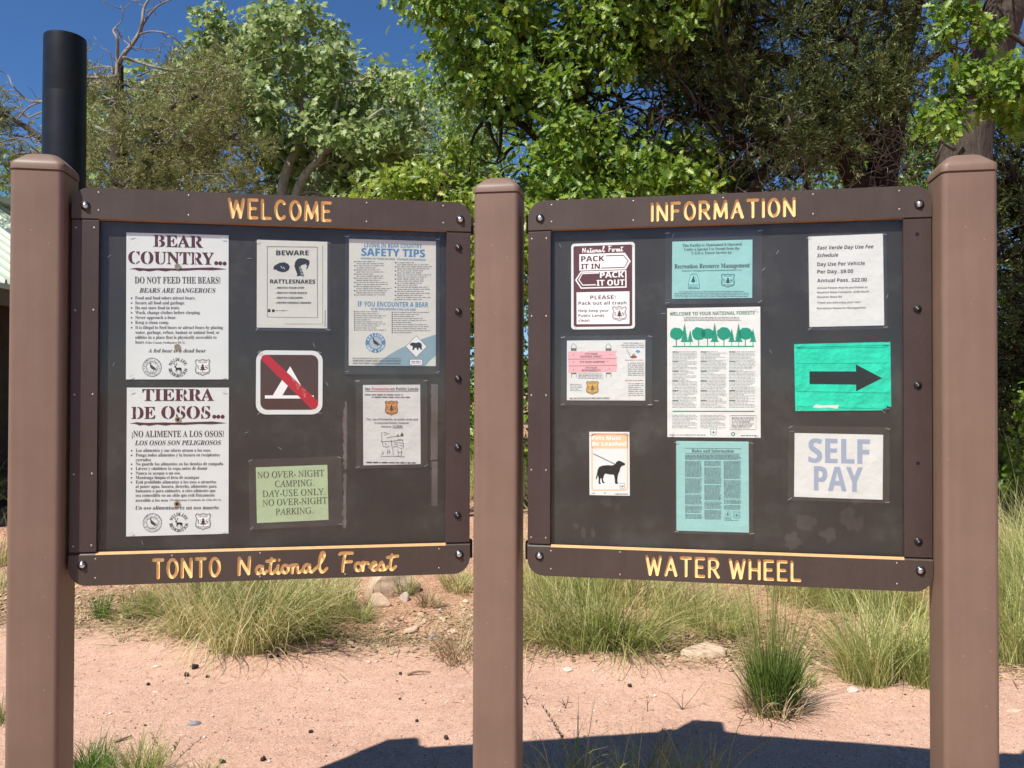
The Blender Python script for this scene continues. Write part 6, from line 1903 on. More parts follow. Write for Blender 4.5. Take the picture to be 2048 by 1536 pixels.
for i, (px, Y, top, w, lab) in enumerate(((40, 17, 250, 2.6, 'low green tree between the restroom and the grey branched juniper'), (360, 19, 340, 3.0, 'rounded green tree low behind the left board'),
                                          (1180, 18, 235, 2.8, 'mid green tree in shade behind the overhanging oak'), (1440, 20, 250, 3.0, 'small green tree seen under the dark juniper limbs'),
                                          (1690, 18, 190, 3.2, 'leafy green tree glimpsed behind the twin juniper trunks'), (1615, 13.2, 190, 1.5, 'bright leafy young tree between the twin juniper trunks'), (1880, 13.0, 200, 1.6, 'leafy young tree just left of the bark trunk'),
                                          (2100, 17, 260, 3.2, 'dark green tree filling the right edge behind the bark trunk'))):
    rng = np.random.default_rng(30 + i)
    b = ground_pt(*at(px, 780, Y).xy)
    t = tree('background_tree', lab, 'tree', b)
    mb = MB()
    tp = at(px, top + 40, Y)
    A = trunk_line(mb, [b, b.lerp(tp, 0.4) + Vector((0.15, 0, 0)), b.lerp(tp, 0.75), tp], 0.16, 0.04)
    o1 = mb.build('trunk', M_BARK, t, True)
    H = tp.z - b.z
    cs = []
    for k in range(60):
        a, f = rng.uniform(0, 6.283), rng.uniform(0.12, 1.0)
        r = w * (1 - 0.55 * abs(f - 0.45) * 1.6) * math.sqrt(rng.random()) * 0.8
        cs.append(Vector((b.x + r * math.cos(a), b.y + r * math.sin(a), b.z + H * f)))
    o2, _ = crown(t, cs, 0.50, 16, 9, 0.105, 'oval', M_COT if i in (1, 3) else M_OAK, rng, 0.22)
    o3 = limbs(t, A, cs, M_BARK, rng, 0.03, 0.01)
    local(t, o1, o2, o3)

# juniper with dead grey branches
rng = np.random.default_rng(13)
b = ground_pt(*at(250, 780, 10.6).xy)
t = tree('juniper_tree', 'olive juniper with many bare grey branches, at the upper left beside the black pipe', 'tree', b)
c1 = lambda x, y, Z: at(x * .2734, y * .2734, Z)
mb = MB()
A = trunk_line(mb, [b, at(246, 560, 10.6), at(242, 380, 10.6), at(236, 250, 10.6), at(235, 170, 10.6), at(238, 130, 10.6)], 0.17, 0.055)
A += trunk_line(mb, [at(243, 420, 10.6), at(300, 300, 10.3), at(340, 220, 10.2), at(400, 190, 10.1)], 0.08, 0.02)
A += trunk_line(mb, [at(243, 450, 10.6), at(140, 330, 10.9), at(60, 260, 11.0), at(10, 230, 11.0)], 0.08, 0.02)
A += trunk_line(mb, [at(245, 470, 10.6), at(330, 370, 10.9), at(430, 300, 11.0), at(480, 260, 11.0)], 0.07, 0.02)
o1 = mb.build('trunk', M_BARK, t, True)
mb = MB()
DB = [([(860, 600), (870, 480), (905, 400), (960, 330), (1020, 240), (1040, 170), (1052, 60), (1100, -20)], .055, .022), ([(1040, 190), (1085, 120), (1160, 40), (1270, -10)], .028, .012),
      ([(850, 600), (858, 420), (860, 290), (830, 230), (850, 195)], .04, .018), ([(850, 195), (890, 150), (900, 90), (880, 40)], .012, .004), ([(850, 205), (900, 290), (980, 345), (1080, 362), (1180, 350)], .016, .006),
      ([(1025, 250), (1100, 230), (1200, 240), (1290, 290), (1350, 355)], .020, .008), ([(900, 420), (1000, 450), (1130, 490), (1260, 520), (1330, 505), (1450, 530), (1600, 540), (1740, 510), (1850, 480)], .032, .008),
      ([(600, 572), (720, 568), (850, 558)], .03, .04), ([(590, 522), (720, 490), (820, 495), (835, 560), (860, 620)], .014, .02), ([(590, 610), (700, 598), (850, 605)], .016, .02),
      ([(-20, 505), (60, 555), (90, 620), (160, 700), (240, 745), (310, 745), (480, 800), (640, 900), (860, 1000)], .008, .04), ([(300, 745), (200, 790), (120, 880)], .02, .012), ([(150, 820), (210, 860), (310, 820), (420, 860)], .012, .02),
      ([(640, 600), (740, 690), (830, 740), (900, 745)], .02, .01), ([(700, 745), (830, 718), (920, 692), (965, 725)], .018, .008), ([(640, 980), (740, 1040), (820, 1110)], .016, .008), ([(980, 1100), (1080, 1100), (1180, 1075)], .022, .012),
      ([(870, 1222), (980, 1192), (1060, 1150), (1092, 1110)], .018, .010), ([(900, 1350), (960, 1300), (1010, 1270), (1080, 1200)], .04, .02), ([(1000, 560), (1100, 520), (1170, 520)], .02, .01),
      ([(1240, 520), (1300, 600), (1290, 640)], .012, .006), ([(800, 900), (900, 850), (1000, 790), (1060, 770)], .012, .006), ([(1600, 960), (1750, 970), (1870, 900)], .014, .006), ([(1600, 990), (1700, 1050), (1850, 1060), (1900, 1110)], .014, .006),
      ([(200, 960), (240, 1040), (310, 1075)], .012, .006), ([(0, 1070), (100, 1040), (200, 1000)], .012, .008), ([(250, 1030), (300, 980), (320, 900)], .01, .006), ([(620, 780), (700, 800), (850, 800)], .01, .006)]
for pts, r0, r1 in DB:
    Z = rng.uniform(9.9, 10.5)
    q = [c1(x, y, Z + 0.12 * math.sin(i * 2.1)) for i, (x, y) in enumerate(pts)]
    q = [Vector(p) for p in smooth_line([p[:] for p in q], 4)]
    mb.tube(q, list(np.linspace(r0, r1, len(q)) * 0.62), 6)
    for k in range(max(2, len(pts) // 2)):
        i = rng.integers(1, len(q) - 1)
        e = q[i] + Vector((rng.normal() * .22, rng.normal() * .15, abs(rng.normal()) * .20 - .05))
        w = wobble(q[i], e, rng, 3, 0.12)
        mb.tube(w, list(np.linspace(0.007, 0.003, len(w))), 4)
o4 = mb.build('dead_branches', M_DEAD, t, True)
cs = in_poly([(165, 240), (200, 180), (240, 170), (300, 175), (350, 150), (420, 120), (490, 150), (470, 230), (520, 300), (500, 410), (165, 410)], rng, 62, (9.6, 11.6), 0.2)
cs += in_poly([(-90, 185), (20, 195), (50, 240), (60, 300), (78, 350), (75, 410), (-90, 410)], rng, 16, (10.2, 11.6), 0.2)
cs += in_poly([(150, 120), (175, 110), (190, 160), (170, 220)], rng, 3, (10.6, 11.2))
o2, pts = needles(t, cs, 0.31, 40, 0.19, M_JUN, rng, 'crown', 30, 0.026)
far = [c for c in cs if c.x / c.y < -0.56]
o3 = limbs(t, A, [c for c in cs if c.x / c.y >= -0.56], M_DEAD, rng, 0.016, 0.005)
o5 = limbs(t, A, far, M_DEAD, rng, 0.016, 0.005)
local(t, o1, o2, o3, o4, o5)

# overhanging oak
rng = np.random.default_rng(14)
b = ground_pt(*at(1200, 780, 9.2).xy)
t = tree('oak_tree', 'big bright green oak hanging over the middle post and the right board', 'tree', b)
mb = MB()
A = trunk_line(mb, [b, at(1195, 600, 9.2), at(1170, 400, 9.2), at(1150, 250, 9.1), at(1180, 60, 9.0), at(1150, -160, 8.8)], 0.16, 0.06)
A += trunk_line(mb, [at(1165, 380, 9.2), at(1090, 300, 8.9), at(1060, 262, 8.8), at(1000, 215, 8.6), at(940, 120, 8.4), at(880, 20, 8.2)], 0.06, 0.018)
A += trunk_line(mb, [at(1155, 300, 9.1), at(1130, 170, 8.8), at(1030, 60, 8.5), at(960, -60, 8.3)], 0.07, 0.02)
A += trunk_line(mb, [at(1170, 120, 9.0), at(1260, 60, 8.8), at(1360, 20, 8.6), at(1440, -40, 8.5)], 0.06, 0.02)
A += trunk_line(mb, [at(1190, 500, 9.2), at(1260, 400, 8.5), at(1330, 320, 8.2), at(1390, 300, 8.0)], 0.05, 0.015)
o1 = mb.build('trunk', M_BARKD, t, True)
mb = MB()
for pts in ([(998, 205), (965, 245), (945, 280), (939, 345)], [(998, 205), (1002, 260), (1000, 300), (994, 325)], [(1000, 222), (1030, 224), (1050, 222)], [(975, 245), (985, 275), (1000, 300)]):
    q = [Vector(p) for p in smooth_line([at(x, y, 8.5)[:] for x, y in pts], 4)]
    mb.tube(q, list(np.linspace(0.026, 0.008, len(q))), 6)
o4 = mb.build('drooping_twigs', M_BARKD, t, True)
OK1 = [(800, -70), (835, 20), (838, 60), (890, 75), (880, 110), (862, 165), (838, 175), (900, 190), (960, 185), (1000, 200), (1060, 195), (1130, 225), (1200, 160), (1260, 140), (1290, 95), (1330, 50), (1480, 40), (1480, -90)]
cs = in_poly(OK1, rng, 120, (7.5, 9.3), 0.18)
cs += in_poly([(1065, 260), (1140, 235), (1210, 255), (1260, 290), (1330, 245), (1400, 285), (1420, 350), (1410, 420), (1050, 420)], rng, 60, (7.6, 8.8), 0.16)
cs += in_poly([(860, -420), (1500, -420), (1480, -60), (820, -60)], rng, 85, (7.4, 10.0), 0.3)
o2, _ = crown(t, cs, 0.24, 10, 8, 0.105, 'oak', M_OAK, rng, 0.11, 0.6, 0.7)
cs2 = in_poly([(900, 60), (1250, 60), (1480, 60), (1480, 420), (930, 420)], rng, 120, (9.4, 11.5), 0.22)
o5, _ = crown(t, cs2, 0.34, 9, 7, 0.105, 'oak', M_OAK, rng, 0.16, 0.5, 0.6, 'inner_crown')
o3 = limbs(t, A, cs + cs2, M_BARKD, rng, 0.016, 0.005)
local(t, o1, o2, o3, o4, o5)

# bright low oak behind the middle of the sign
rng = np.random.default_rng(15)
b = ground_pt(*at(860, 780, 7.9).xy)
t = tree('oak_shrub', 'low yellow green oak shrub just above the right end of the WELCOME board', 'shrub', b)
mb = MB()
A = trunk_line(mb, [b, at(858, 620, 7.9), at(870, 460, 7.8), at(880, 370, 7.8)], 0.05, 0.015)
A += trunk_line(mb, [b, at(780, 560, 7.8), at(750, 420, 7.7), at(730, 380, 7.7)], 0.04, 0.012)
A += trunk_line(mb, [b, at(940, 600, 7.8), at(990, 460, 7.7), at(1000, 390, 7.7)], 0.04, 0.012)
o1 = mb.build('stems', M_BARK, t, True)
cs = in_poly([(690, 385), (730, 350), (800, 352), (850, 350), (880, 310), (930, 305), (960, 335), (1045, 375), (1075, 420), (1080, 560), (930, 600), (690, 560)], rng, 80, (7.2, 8.5), 0.15)
o2, _ = crown(t, cs, 0.20, 11, 8, 0.095, 'oak', M_OAKY, rng, 0.10, 0.5, 0.8)
o3 = limbs(t, A, cs, M_BARK, rng, 0.012, 0.004)
local(t, o1, o2, o3)

# large dark juniper on the right
rng = np.random.default_rng(16)
b = ground_pt(*at(1735, 780, 9.0).xy)
t = tree('juniper_tree', 'large dark juniper with twin black trunks above the INFORMATION board', 'tree', b)
mb = MB()
A = trunk_line(mb, [b, at(1745, 560, 9.0), at(1758, 400, 9.0), at(1772, 300, 9.0), at(1790, 200, 9.0), at(1800, 100, 9.0), at(1830, -20, 9.0), at(1850, -200, 9.0)], 0.20, 0.10, 12)
A += trunk_line(mb, [at(1742, 600, 9.0), at(1728, 430, 8.9), at(1700, 330, 8.8), at(1650, 262, 8.8), at(1620, 150, 8.8), at(1640, 60, 8.8), at(1730, -60, 8.8)], 0.15, 0.08, 12)
A += trunk_line(mb, [at(1680, 262, 8.8), at(1610, 260, 8.6), at(1560, 310, 8.5), at(1480, 395, 8.4)], 0.06, 0.035)
A += trunk_line(mb, [at(1650, 255, 8.8), at(1540, 245, 8.9), at(1440, 225, 9.0), at(1340, 240, 9.1)], 0.07, 0.03)
A += trunk_line(mb, [at(1622, 140, 8.8), at(1520, 110, 8.9), at(1400, 112, 9.0), at(1260, 125, 9.2)], 0.08, 0.03)
A += trunk_line(mb, [at(1770, 310, 9.0), at(1700, 240, 8.7), at(1660, 220, 8.6)], 0.05, 0.02)
A += trunk_line(mb, [at(1795, 160, 9.0), at(1860, 120, 8.8), at(1900, 90, 8.7)], 0.05, 0.02)
A += trunk_line(mb, [at(1560, 300, 8.5), at(1490, 285, 8.5), at(1400, 320, 8.5)], 0.03, 0.012)
o1 = mb.build('trunk', M_BARKD, t, True)
J1 = [(1200, -60), (1230, 60), (1290, 110), (1300, 180), (1420, 150), (1440, 215), (1510, 190), (1540, 110), (1600, 110), (1640, 180), (1700, 180), (1720, 60), (1830, 40), (1880, -60)]
cs = in_poly(J1, rng, 92, (7.9, 10.2), 0.2)
cs += in_poly([(1290, 110), (1480, 90), (1640, 180), (1850, 140), (1850, 330), (1380, 400), (1260, 260)], rng, 46, (9.3, 11.5), 0.25)
cs += in_poly([(1700, -20), (1850, -20), (1850, 130), (1740, 240), (1660, 330), (1620, 240)], rng, 10, (7.8, 8.6), 0.16)
cs += in_poly([(1480, 200), (1560, 180), (1640, 200), (1790, 130), (1830, 160), (1740, 240), (1690, 250), (1640, 300), (1530, 260)], rng, 34, (7.9, 9.2), 0.16)
cs += in_poly([(1380, 330), (1500, 340), (1520, 420), (1380, 420)], rng, 12, (8.6, 9.6), 0.2)
cs += in_poly([(1100, -700), (2250, -700), (2200, -40), (1180, -40)], rng, 150, (6.6, 10.5), 0.35)
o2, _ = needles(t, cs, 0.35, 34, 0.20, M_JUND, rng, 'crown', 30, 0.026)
o3 = limbs(t, A, cs, M_BARKD, rng, 0.022, 0.006)
mb = MB()
for k in range(240):
    a = A[rng.integers(len(A))]
    if a.z < 3.0 or a.z > 6.5:
        continue
    e = a + Vector((rng.normal() * .55, -abs(rng.normal()) * .35, rng.normal() * .35 - .1))
    w = wobble(a, e, rng, 5, 0.10)
    mb.tube(w, list(np.linspace(0.009, 0.0035, len(w))), 4)
    for j in range(3):
        i = rng.integers(3, len(w))
        w2 = wobble(w[i], w[i] + Vector(rng.normal(size=3)) * .18, rng, 3, 0.12)
        mb.tube(w2, 0.003, 4)
o4 = mb.build('dead_twigs', M_DEAD, t, True)
local(t, o1, o2, o3, o4)

# rough barked trunk at the right edge
rng = np.random.default_rng(17)
b = ground_pt(*at(1925, 780, 7.7).xy)
t = tree('bark_tree', 'thick leaning trunk with furrowed bark behind the right post', 'tree', b)
pts = [Vector(p) for p in smooth_line([p[:] for p in (b, at(1925, 600, 7.7), at(1925, 400, 7.7), at(1932, 280, 7.7), at(1955, 180, 7.7), at(1990, 80, 7.7), at(2022, -30, 7.7), at(2060, -260, 7.7))], 10)]
n, rings = 40, []
for i, p in enumerate(pts):
    f = i / (len(pts) - 1)
    r = 0.27 * (1 - f) + 0.15 * f
    ang = np.arange(n) * 2 * math.pi / n
    fur = vnoise(ang * 3.2 + 3, np.full(n, i * 0.34), 4, 3) - 0.5
    fur = fur * 0.5 + (vnoise(np.cos(ang) * 6, np.sin(ang) * 6 + i * 0.07, 9, 2) - 0.5) * 0.5
    rings.append([p + Vector((math.cos(a) * r * (1 + 0.22 * q), math.sin(a) * r * (1 + 0.22 * q), 0)) for a, q in zip(ang, fur)])
mb = MB()
mb.loft(rings)
trunk_line(mb, [at(1985, 90, 7.7), at(1960, 60, 7.5), at(1950, 20, 7.3), at(1940, -80, 7.2)], 0.08, 0.04, 10)
for pl in ([(1910, 300), (1880, 280), (1862, 262), (1850, 240)], [(1940, 120), (1925, 100), (1912, 98), (1905, 118)], [(1968, 40), (1990, 10), (2010, -10)], [(1925, 270), (1890, 285), (1870, 320)]):
    q = [at(x, y, 7.45) for x, y in pl]
    trunk_line(mb, q, 0.018, 0.006, 6)
o1 = mb.build('trunk', M_BARK, t, True)
cs = in_poly([(1850, -600), (2350, -600), (2350, -60), (1980, -60)], rng, 60, (6.6, 9.0), 0.3)
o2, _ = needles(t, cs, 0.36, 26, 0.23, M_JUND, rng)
local(t, o1, o2)

# dark undergrowth behind the right post
rng = np.random.default_rng(18)
b = ground_pt(*at(2080, 780, 9.2).xy)
t = tree('juniper_shrub', 'deep shaded juniper undergrowth in the gap right of the right post', 'shrub', b)
mb = MB()
A = trunk_line(mb, [b, at(2075, 800, 9.2), at(2060, 600, 9.2), at(2040, 380, 9.2)], 0.10, 0.03)
A += trunk_line(mb, [b, at(2110, 800, 9.0), at(2140, 560, 9.0), at(2130, 360, 9.0)], 0.09, 0.03)
o1 = mb.build('stems', M_BARKD, t, True)
cs = in_poly([(1960, 150), (2250, 120), (2250, 1010), (1900, 1010), (1900, 310)], rng, 230, (8.6, 11.0), 0.2)
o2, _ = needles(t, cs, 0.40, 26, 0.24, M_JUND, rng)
o3 = limbs(t, A, cs, M_BARKD, rng, 0.02, 0.006)
mb = MB()
for k in range(26):
    a = A[rng.integers(len(A))]
    w = wobble(a, a + Vector((rng.normal() * .35, -rng.uniform(.3, .9), rng.normal() * .25)), rng, 5, 0.10)
    mb.tube(w, list(np.linspace(0.007, 0.003, len(w))), 4)
o4 = mb.build('dead_twigs', M_DEAD, t, True)
local(t, o1, o2, o3, o4)
b = ground_pt(*at(2040, 900, 7.9).xy)
t = tree('oak_seedling', 'low leafy oak shoots in shade above the tall yellow grass at the right edge', 'shrub', b)
mb = MB()
A = trunk_line(mb, [b, at(2042, 960, 7.9), at(2035, 860, 7.9), at(2030, 800, 7.9)], 0.02, 0.006)
o1 = mb.build('stem', M_BARK, t, True)
cs = in_poly([(1990, 790), (2080, 780), (2080, 1000), (1990, 1000)], rng, 14, (7.6, 8.2), 0.1)
o2, _ = crown(t, cs, 0.16, 8, 7, 0.085, 'oak', M_OAK, rng, 0.09)
o3 = limbs(t, A, cs, M_BARK, rng, 0.008, 0.004)
local(t, o1, o2, o3)

# undergrowth that closes the view under the trees
for i, (x, y, h, w, k, lab) in enumerate(((-7.6, 14.5, 3.2, 1.7, 0, 'leafy undergrowth behind the restroom roof'), (-4.3, 13.6, 3.0, 1.6, 1, 'juniper undergrowth low behind the grey branched juniper'), (-1.9, 14.6, 3.0, 1.6, 0, 'leafy undergrowth below the sycamore'),
                                          (0.25, 11.2, 2.9, 1.5, 0, 'leafy undergrowth seen through the slits beside the middle post'), (2.4, 12.4, 3.0, 1.6, 1, 'juniper undergrowth behind the overhanging oak'), (4.6, 12.2, 3.2, 1.7, 0, 'leafy undergrowth behind the twin juniper trunks'),
                                          (6.9, 12.6, 3.4, 1.8, 1, 'juniper undergrowth behind the bark trunk'), (9.4, 13.0, 3.4, 1.9, 0, 'leafy undergrowth beyond the right edge'))):
    rng = np.random.default_rng(60 + i)
    b = ground_pt(x, y)
    t = tree('undergrowth_shrub', lab, 'shrub', b, 'undergrowth shrubs under the trees')
    mb = MB()
    A = []
    for q in range(4):
        A += trunk_line(mb, [b, b + Vector((rng.normal() * w * .3, rng.normal() * .3, h * .45)), b + Vector((rng.normal() * w * .5, rng.normal() * .5, h * .85))], 0.05, 0.015, 7)
    o1 = mb.build('stems', M_BARKD, t, True)
    cs = [b + Vector((rng.uniform(-w, w), rng.uniform(-.8, .8), rng.uniform(.25, h))) for q in range(70)]
    if k:
        o2, _ = needles(t, cs, 0.42, 20, 0.26, M_JUND, rng)
    else:
        o2, _ = crown(t, cs, 0.38, 10, 8, 0.12, 'oval', M_OAK, rng, 0.18)
    o3 = limbs(t, A, cs, M_BARKD, rng, 0.014, 0.005)
    local(t, o1, o2, o3)

# sunlit oak branch in front of the bark
rng = np.random.default_rng(19)
b = ground_pt(*at(2200, 780, 6.2).xy)
t = tree('oak_sapling', 'sunlit oak spray with fresh lobed leaves crossing the furrowed trunk, top right', 'tree', b)
mb = MB()
A = trunk_line(mb, [b, at(2190, 560, 6.2), at(2140, 330, 6.15), at(2060, 210, 6.1), at(1970, 190, 6.0), at(1890, 210, 6.0), at(1850, 250, 6.0)], 0.05, 0.006)
A += trunk_line(mb, [at(2140, 330, 6.15), at(2080, 120, 6.2), at(1960, 40, 6.2), at(1915, 20, 6.2)], 0.03, 0.006)
A += trunk_line(mb, [at(2000, 195, 6.05), at(1950, 150, 6.0), at(1910, 135, 6.0)], 0.012, 0.004)
A += trunk_line(mb, [at(1930, 200, 6.0), at(1900, 250, 5.95), at(1870, 270, 5.95)], 0.012, 0.004)
o1 = mb.build('trunk', M_BARK, t, True)
cs = in_poly([(1845, 180), (1870, 150), (1900, 130), (1950, 150), (2000, 140), (2060, 130), (2120, 180), (2080, 270), (1990, 240), (1930, 240), (1880, 270), (1850, 245)], rng, 34, (5.8, 6.4), 0.08)
cs += in_poly([(1895, 0), (1940, -20), (1945, 40), (1900, 60), (1885, 95), (1882, 60)], rng, 8, (5.9, 6.3), 0.06)
cs += in_poly([(1960, 50), (1985, 45), (1985, 65), (1960, 65)], rng, 2, (5.9, 6.3))
o2, _ = crown(t, cs, 0.095, 7, 7, 0.085, 'oak', M_OAK, rng, 0.06, 0.4, 0.9)
o3 = limbs(t, A, cs, M_BARK, rng, 0.006, 0.003)
local(t, o1, o2, o3)
cs = []
# ------------------------------------------------------------------ bunch grass, small plants, stones, cones, litter
G_STRAW = leaf_mat('straw and green bunch grass', [(0.0, (0.14, 0.190, 0.050)), (0.32, (0.36, 0.39, 0.13)), (0.55, (0.68, 0.59, 0.28)), (1.0, (0.86, 0.73, 0.43))], 0.42, 0.5, 0.4)
G_GREEN = leaf_mat('green bunch grass', [(0.0, (0.11, 0.170, 0.036)), (0.45, (0.27, 0.330, 0.085)), (0.75, (0.48, 0.46, 0.16)), (1.0, (0.78, 0.66, 0.35))], 0.42, 0.45, 0.4)
G_PALE = leaf_mat('pale yellow green grass', [(0.0, (0.22, 0.285, 0.080)), (0.5, (0.48, 0.52, 0.18)), (1.0, (0.84, 0.73, 0.38))], 0.44, 0.5, 0.4)
G_RUSH = leaf_mat('fresh green rush', [(0.0, (0.050, 0.115, 0.018)), (0.6, (0.125, 0.235, 0.038)), (1.0, (0.27, 0.35, 0.075))], 0.42, 0.4, 0.5)
G_DRY = leaf_mat('dry straw litter', [(0.0, (0.16, 0.10, 0.055)), (0.45, (0.38, 0.27, 0.15)), (1.0, (0.62, 0.49, 0.30))], 0.10, 0.7, 0.2)
M_SEED = plain('brown seed head', (0.17, 0.12, 0.07), 0.8)


def blade_mesh(name, n, r0, L, lean, droop, w, rng, seg=6, bias=None, lmin=0.55):
    az = rng.uniform(0, 2 * np.pi, n)
    rr = r0 * np.sqrt(rng.random(n))
    pa = az + rng.normal(size=n) * 0.9
    x, y, z = rr * np.cos(pa), rr * np.sin(pa), np.full(n, -0.02)
    a0 = np.abs(rng.normal(size=n)) * lean + 0.02
    ln = L * (lmin + (1 - lmin) * rng.random(n)) * np.where(rng.random(n) < 0.12, 1.3, 1.0)
    dr = droop * rng.uniform(0.2, 2.1, n) * np.where(rng.random(n) < .15, 1.4, 1.0)
    tuft = rng.uniform(0, 2 * np.pi, 9)                     # blades gather in a few sheaves
    az = az + 0.55 * np.sin(az * 3 + tuft[0]) + rng.normal(size=n) * 0.5
    a0 = a0 * (1 + 0.5 * np.sin(az * 2 + tuft[1]))
    dirx, diry = np.cos(az), np.sin(az)
    if bias is not None:
        dirx, diry = dirx + bias[0], diry + bias[1]
    side = rng.uniform(0, 2 * np.pi, n) * 0.25 + az + np.pi / 2
    wob = rng.normal(size=n) * 0.45
    rows = []
    for s in range(seg + 1):
        f = s / seg
        wd = w * (1 - f) ** 0.7 * 0.5 + 0.0004
        sx, sy = np.cos(side) * wd, np.sin(side) * wd
        rows.append(np.stack([np.stack([x - sx, y - sy, z], 1), np.stack([x + sx, y + sy, z], 1)], 1))
        a = a0 + dr * ((s + 0.5) / seg) ** 1.4
        st = ln / seg
        c, sn = np.cos(wob * f), np.sin(wob * f)
        x = x + np.sin(a) * (dirx * c - diry * sn) * st
        y = y + np.sin(a) * (dirx * sn + diry * c) * st
        z = z + np.cos(a) * st
    V = np.stack(rows, 1)                       # n, seg+1, 2, 3
    k = (seg + 1) * 2
    q = np.array([(2 * s, 2 * s + 1, 2 * s + 3, 2 * s + 2) for s in range(seg)])
    Fc = (np.arange(n)[:, None, None] * k + q[None]).reshape(-1, 4)
    return np_mesh(name, V.reshape(-1, 3), Fc)


def base_at(px, py):
    """the ground point seen at a photo pixel"""
    lo, hi = 3.0, 17.0
    prev = None
    for i in range(600):
        Y = lo + (hi - lo) * i / 600
        p = at(px, py, Y)
        g_ = top_z(p.x, p.y)
        if p.z <= g_:
            return Vector((p.x, p.y, g_))
    return p


GS = 1.09


def grass(px, py, label, m, n, r0, L, lean, droop, w=0.0042, seed=0, group='grass tufts on the bank', name='grass_clump', bias=None, cat='grass clump'):
    rng = np.random.default_rng(1000 + seed)
    p = base_at(px, py)
    r0, L, w = r0 * GS, L * GS, w * GS
    if n > 300:
        n, w = int(n * 0.60), w * 0.88
        bias = (rng.normal() * .45, rng.normal() * .3)
    me = blade_mesh(name, n, r0, L, lean, droop, w, rng, 6, bias, 0.40)
    o = link(name, me, m)
    o.location = p
    return tag(o, label, cat, group)


GC = [
    # (px, py of the base, label, material, blades, base radius, length, lean, droop)
    (395, 1268, 'broad straw coloured bunch grass at the left of the big tussock under TONTO', G_STRAW, 900, .15, .62, .42, 1.15),
    (500, 1292, 'largest arching bunch grass tussock under the WELCOME board, with dead straw skirt', G_STRAW, 1500, .20, .74, .46, 1.25),
    (590, 1270, 'dark hearted bunch grass right of the largest tussock', G_GREEN, 1000, .16, .66, .44, 1.15),
    (655, 1232, 'drooping bunch grass between the big tussock and the pale boulder', G_STRAW, 800, .16, .58, .46, 1.2),
    (450, 1215, 'green bunch grass behind the big tussock, partly hidden by the board', G_GREEN, 900, .18, .62, .40, 1.0),
    (560, 1205, 'straw bunch grass at the back under the word Forest', G_STRAW, 900, .18, .60, .42, 1.05),
    (285, 1222, 'short bright green grass tuft left of the big tussock', G_GREEN, 420, .12, .26, .40, .7),
    (330, 1228, 'green grass tuft leaning against the big tussock on its left', G_GREEN, 420, .12, .34, .42, .8),
    (200, 1236, 'small upright green tuft nearest the left post', G_RUSH, 130, .05, .20, .28, .4),
    (238, 1238, 'tiny green sprig beside the small upright tuft', G_GREEN, 110, .06, .13, .5, .6),
    (722, 1240, 'small yellow green tuft in front of the pale boulder', G_PALE, 170, .05, .17, .5, .7),
    (805, 1190, 'small green tuft growing over the pale boulder', G_GREEN, 190, .06, .22, .5, .7),
    (858, 1212, 'small dry dead tuft right of the pale boulder', G_DRY, 170, .06, .16, .6, .8),
    (915, 1180, 'straw tuft below the right corner of the WELCOME board', G_STRAW, 300, .10, .26, .5, .9),
    (925, 1320, 'flattened straw tuft beside the foot of the middle post', G_DRY, 240, .12, .30, .9, .9),
    (1090, 1275, 'arching bunch grass just right of the middle post', G_STRAW, 1000, .17, .56, .42, 1.1),
    (1170, 1295, 'wide green and straw tussock right of the middle post', G_GREEN, 1300, .19, .56, .42, 1.05),
    (1250, 1290, 'leaning bunch grass at the right of the wide tussock', G_GREEN, 900, .16, .50, .42, 1.1),
    (1095, 1195, 'tall pale grass behind the middle post under WATER', G_PALE, 900, .20, .66, .38, .9),
    (1180, 1190, 'tall grey green grass at the back under the word WATER', G_PALE, 900, .20, .66, .38, .9),
    (1270, 1200, 'tall straw grass at the back between WATER and WHEEL', G_STRAW, 800, .20, .60, .42, 1.0),
    (1365, 1240, 'drooping dry bunch grass behind the pale half buried stone', G_STRAW, 800, .16, .50, .44, 1.2),
    (1440, 1262, 'open straw tussock right of the half buried stone', G_PALE, 650, .16, .44, .44, 1.0),
    (1600, 1200, 'tall straw grass at the back under the end of WHEEL', G_STRAW, 900, .20, .60, .42, 1.0),
    (1690, 1215, 'fine pale grass behind the right hand tussock', G_PALE, 900, .20, .60, .40, .9),
    (1780, 1225, 'fine grass at the back left of the right post', G_PALE, 900, .20, .60, .40, .9),
    (1735, 1365, 'upright pale green tussock with a brown foot, left of the right post', G_PALE, 1000, .11, .56, .30, .75),
    (1810, 1345, 'pale tussock close beside the right post', G_PALE, 800, .12, .50, .32, .8),
    (1850, 1370, 'short grass at the foot of the right post', G_GREEN, 420, .08, .34, .34, .7),
    (2025, 1315, 'tall yellow grass right of the right post, nearest the path', G_PALE, 1300, .20, .74, .26, .7),
    (2070, 1260, 'tall yellow grass at the right edge behind the nearest one', G_PALE, 1300, .24, .86, .26, .7),
    (2010, 1215, 'tall yellow grass against the dark undergrowth', G_PALE, 1300, .24, .86, .26, .7),
    (2100, 1180, 'tall straw grass at the back of the right edge', G_STRAW, 1100, .24, .86, .28, .8),
    (2, 1130, 'green grass beside the restroom wall at the left edge', G_GREEN, 500, .16, .40, .36, .8),
    (-20, 1190, 'dry grass at the left edge below the green grass', G_STRAW, 400, .16, .28, .5, .9),
]
for i, (px, py, lab, m, n, r0, L, lean, droop) in enumerate(GC):
    grass(px, py, lab, m, n, r0, L, lean, droop, seed=i)
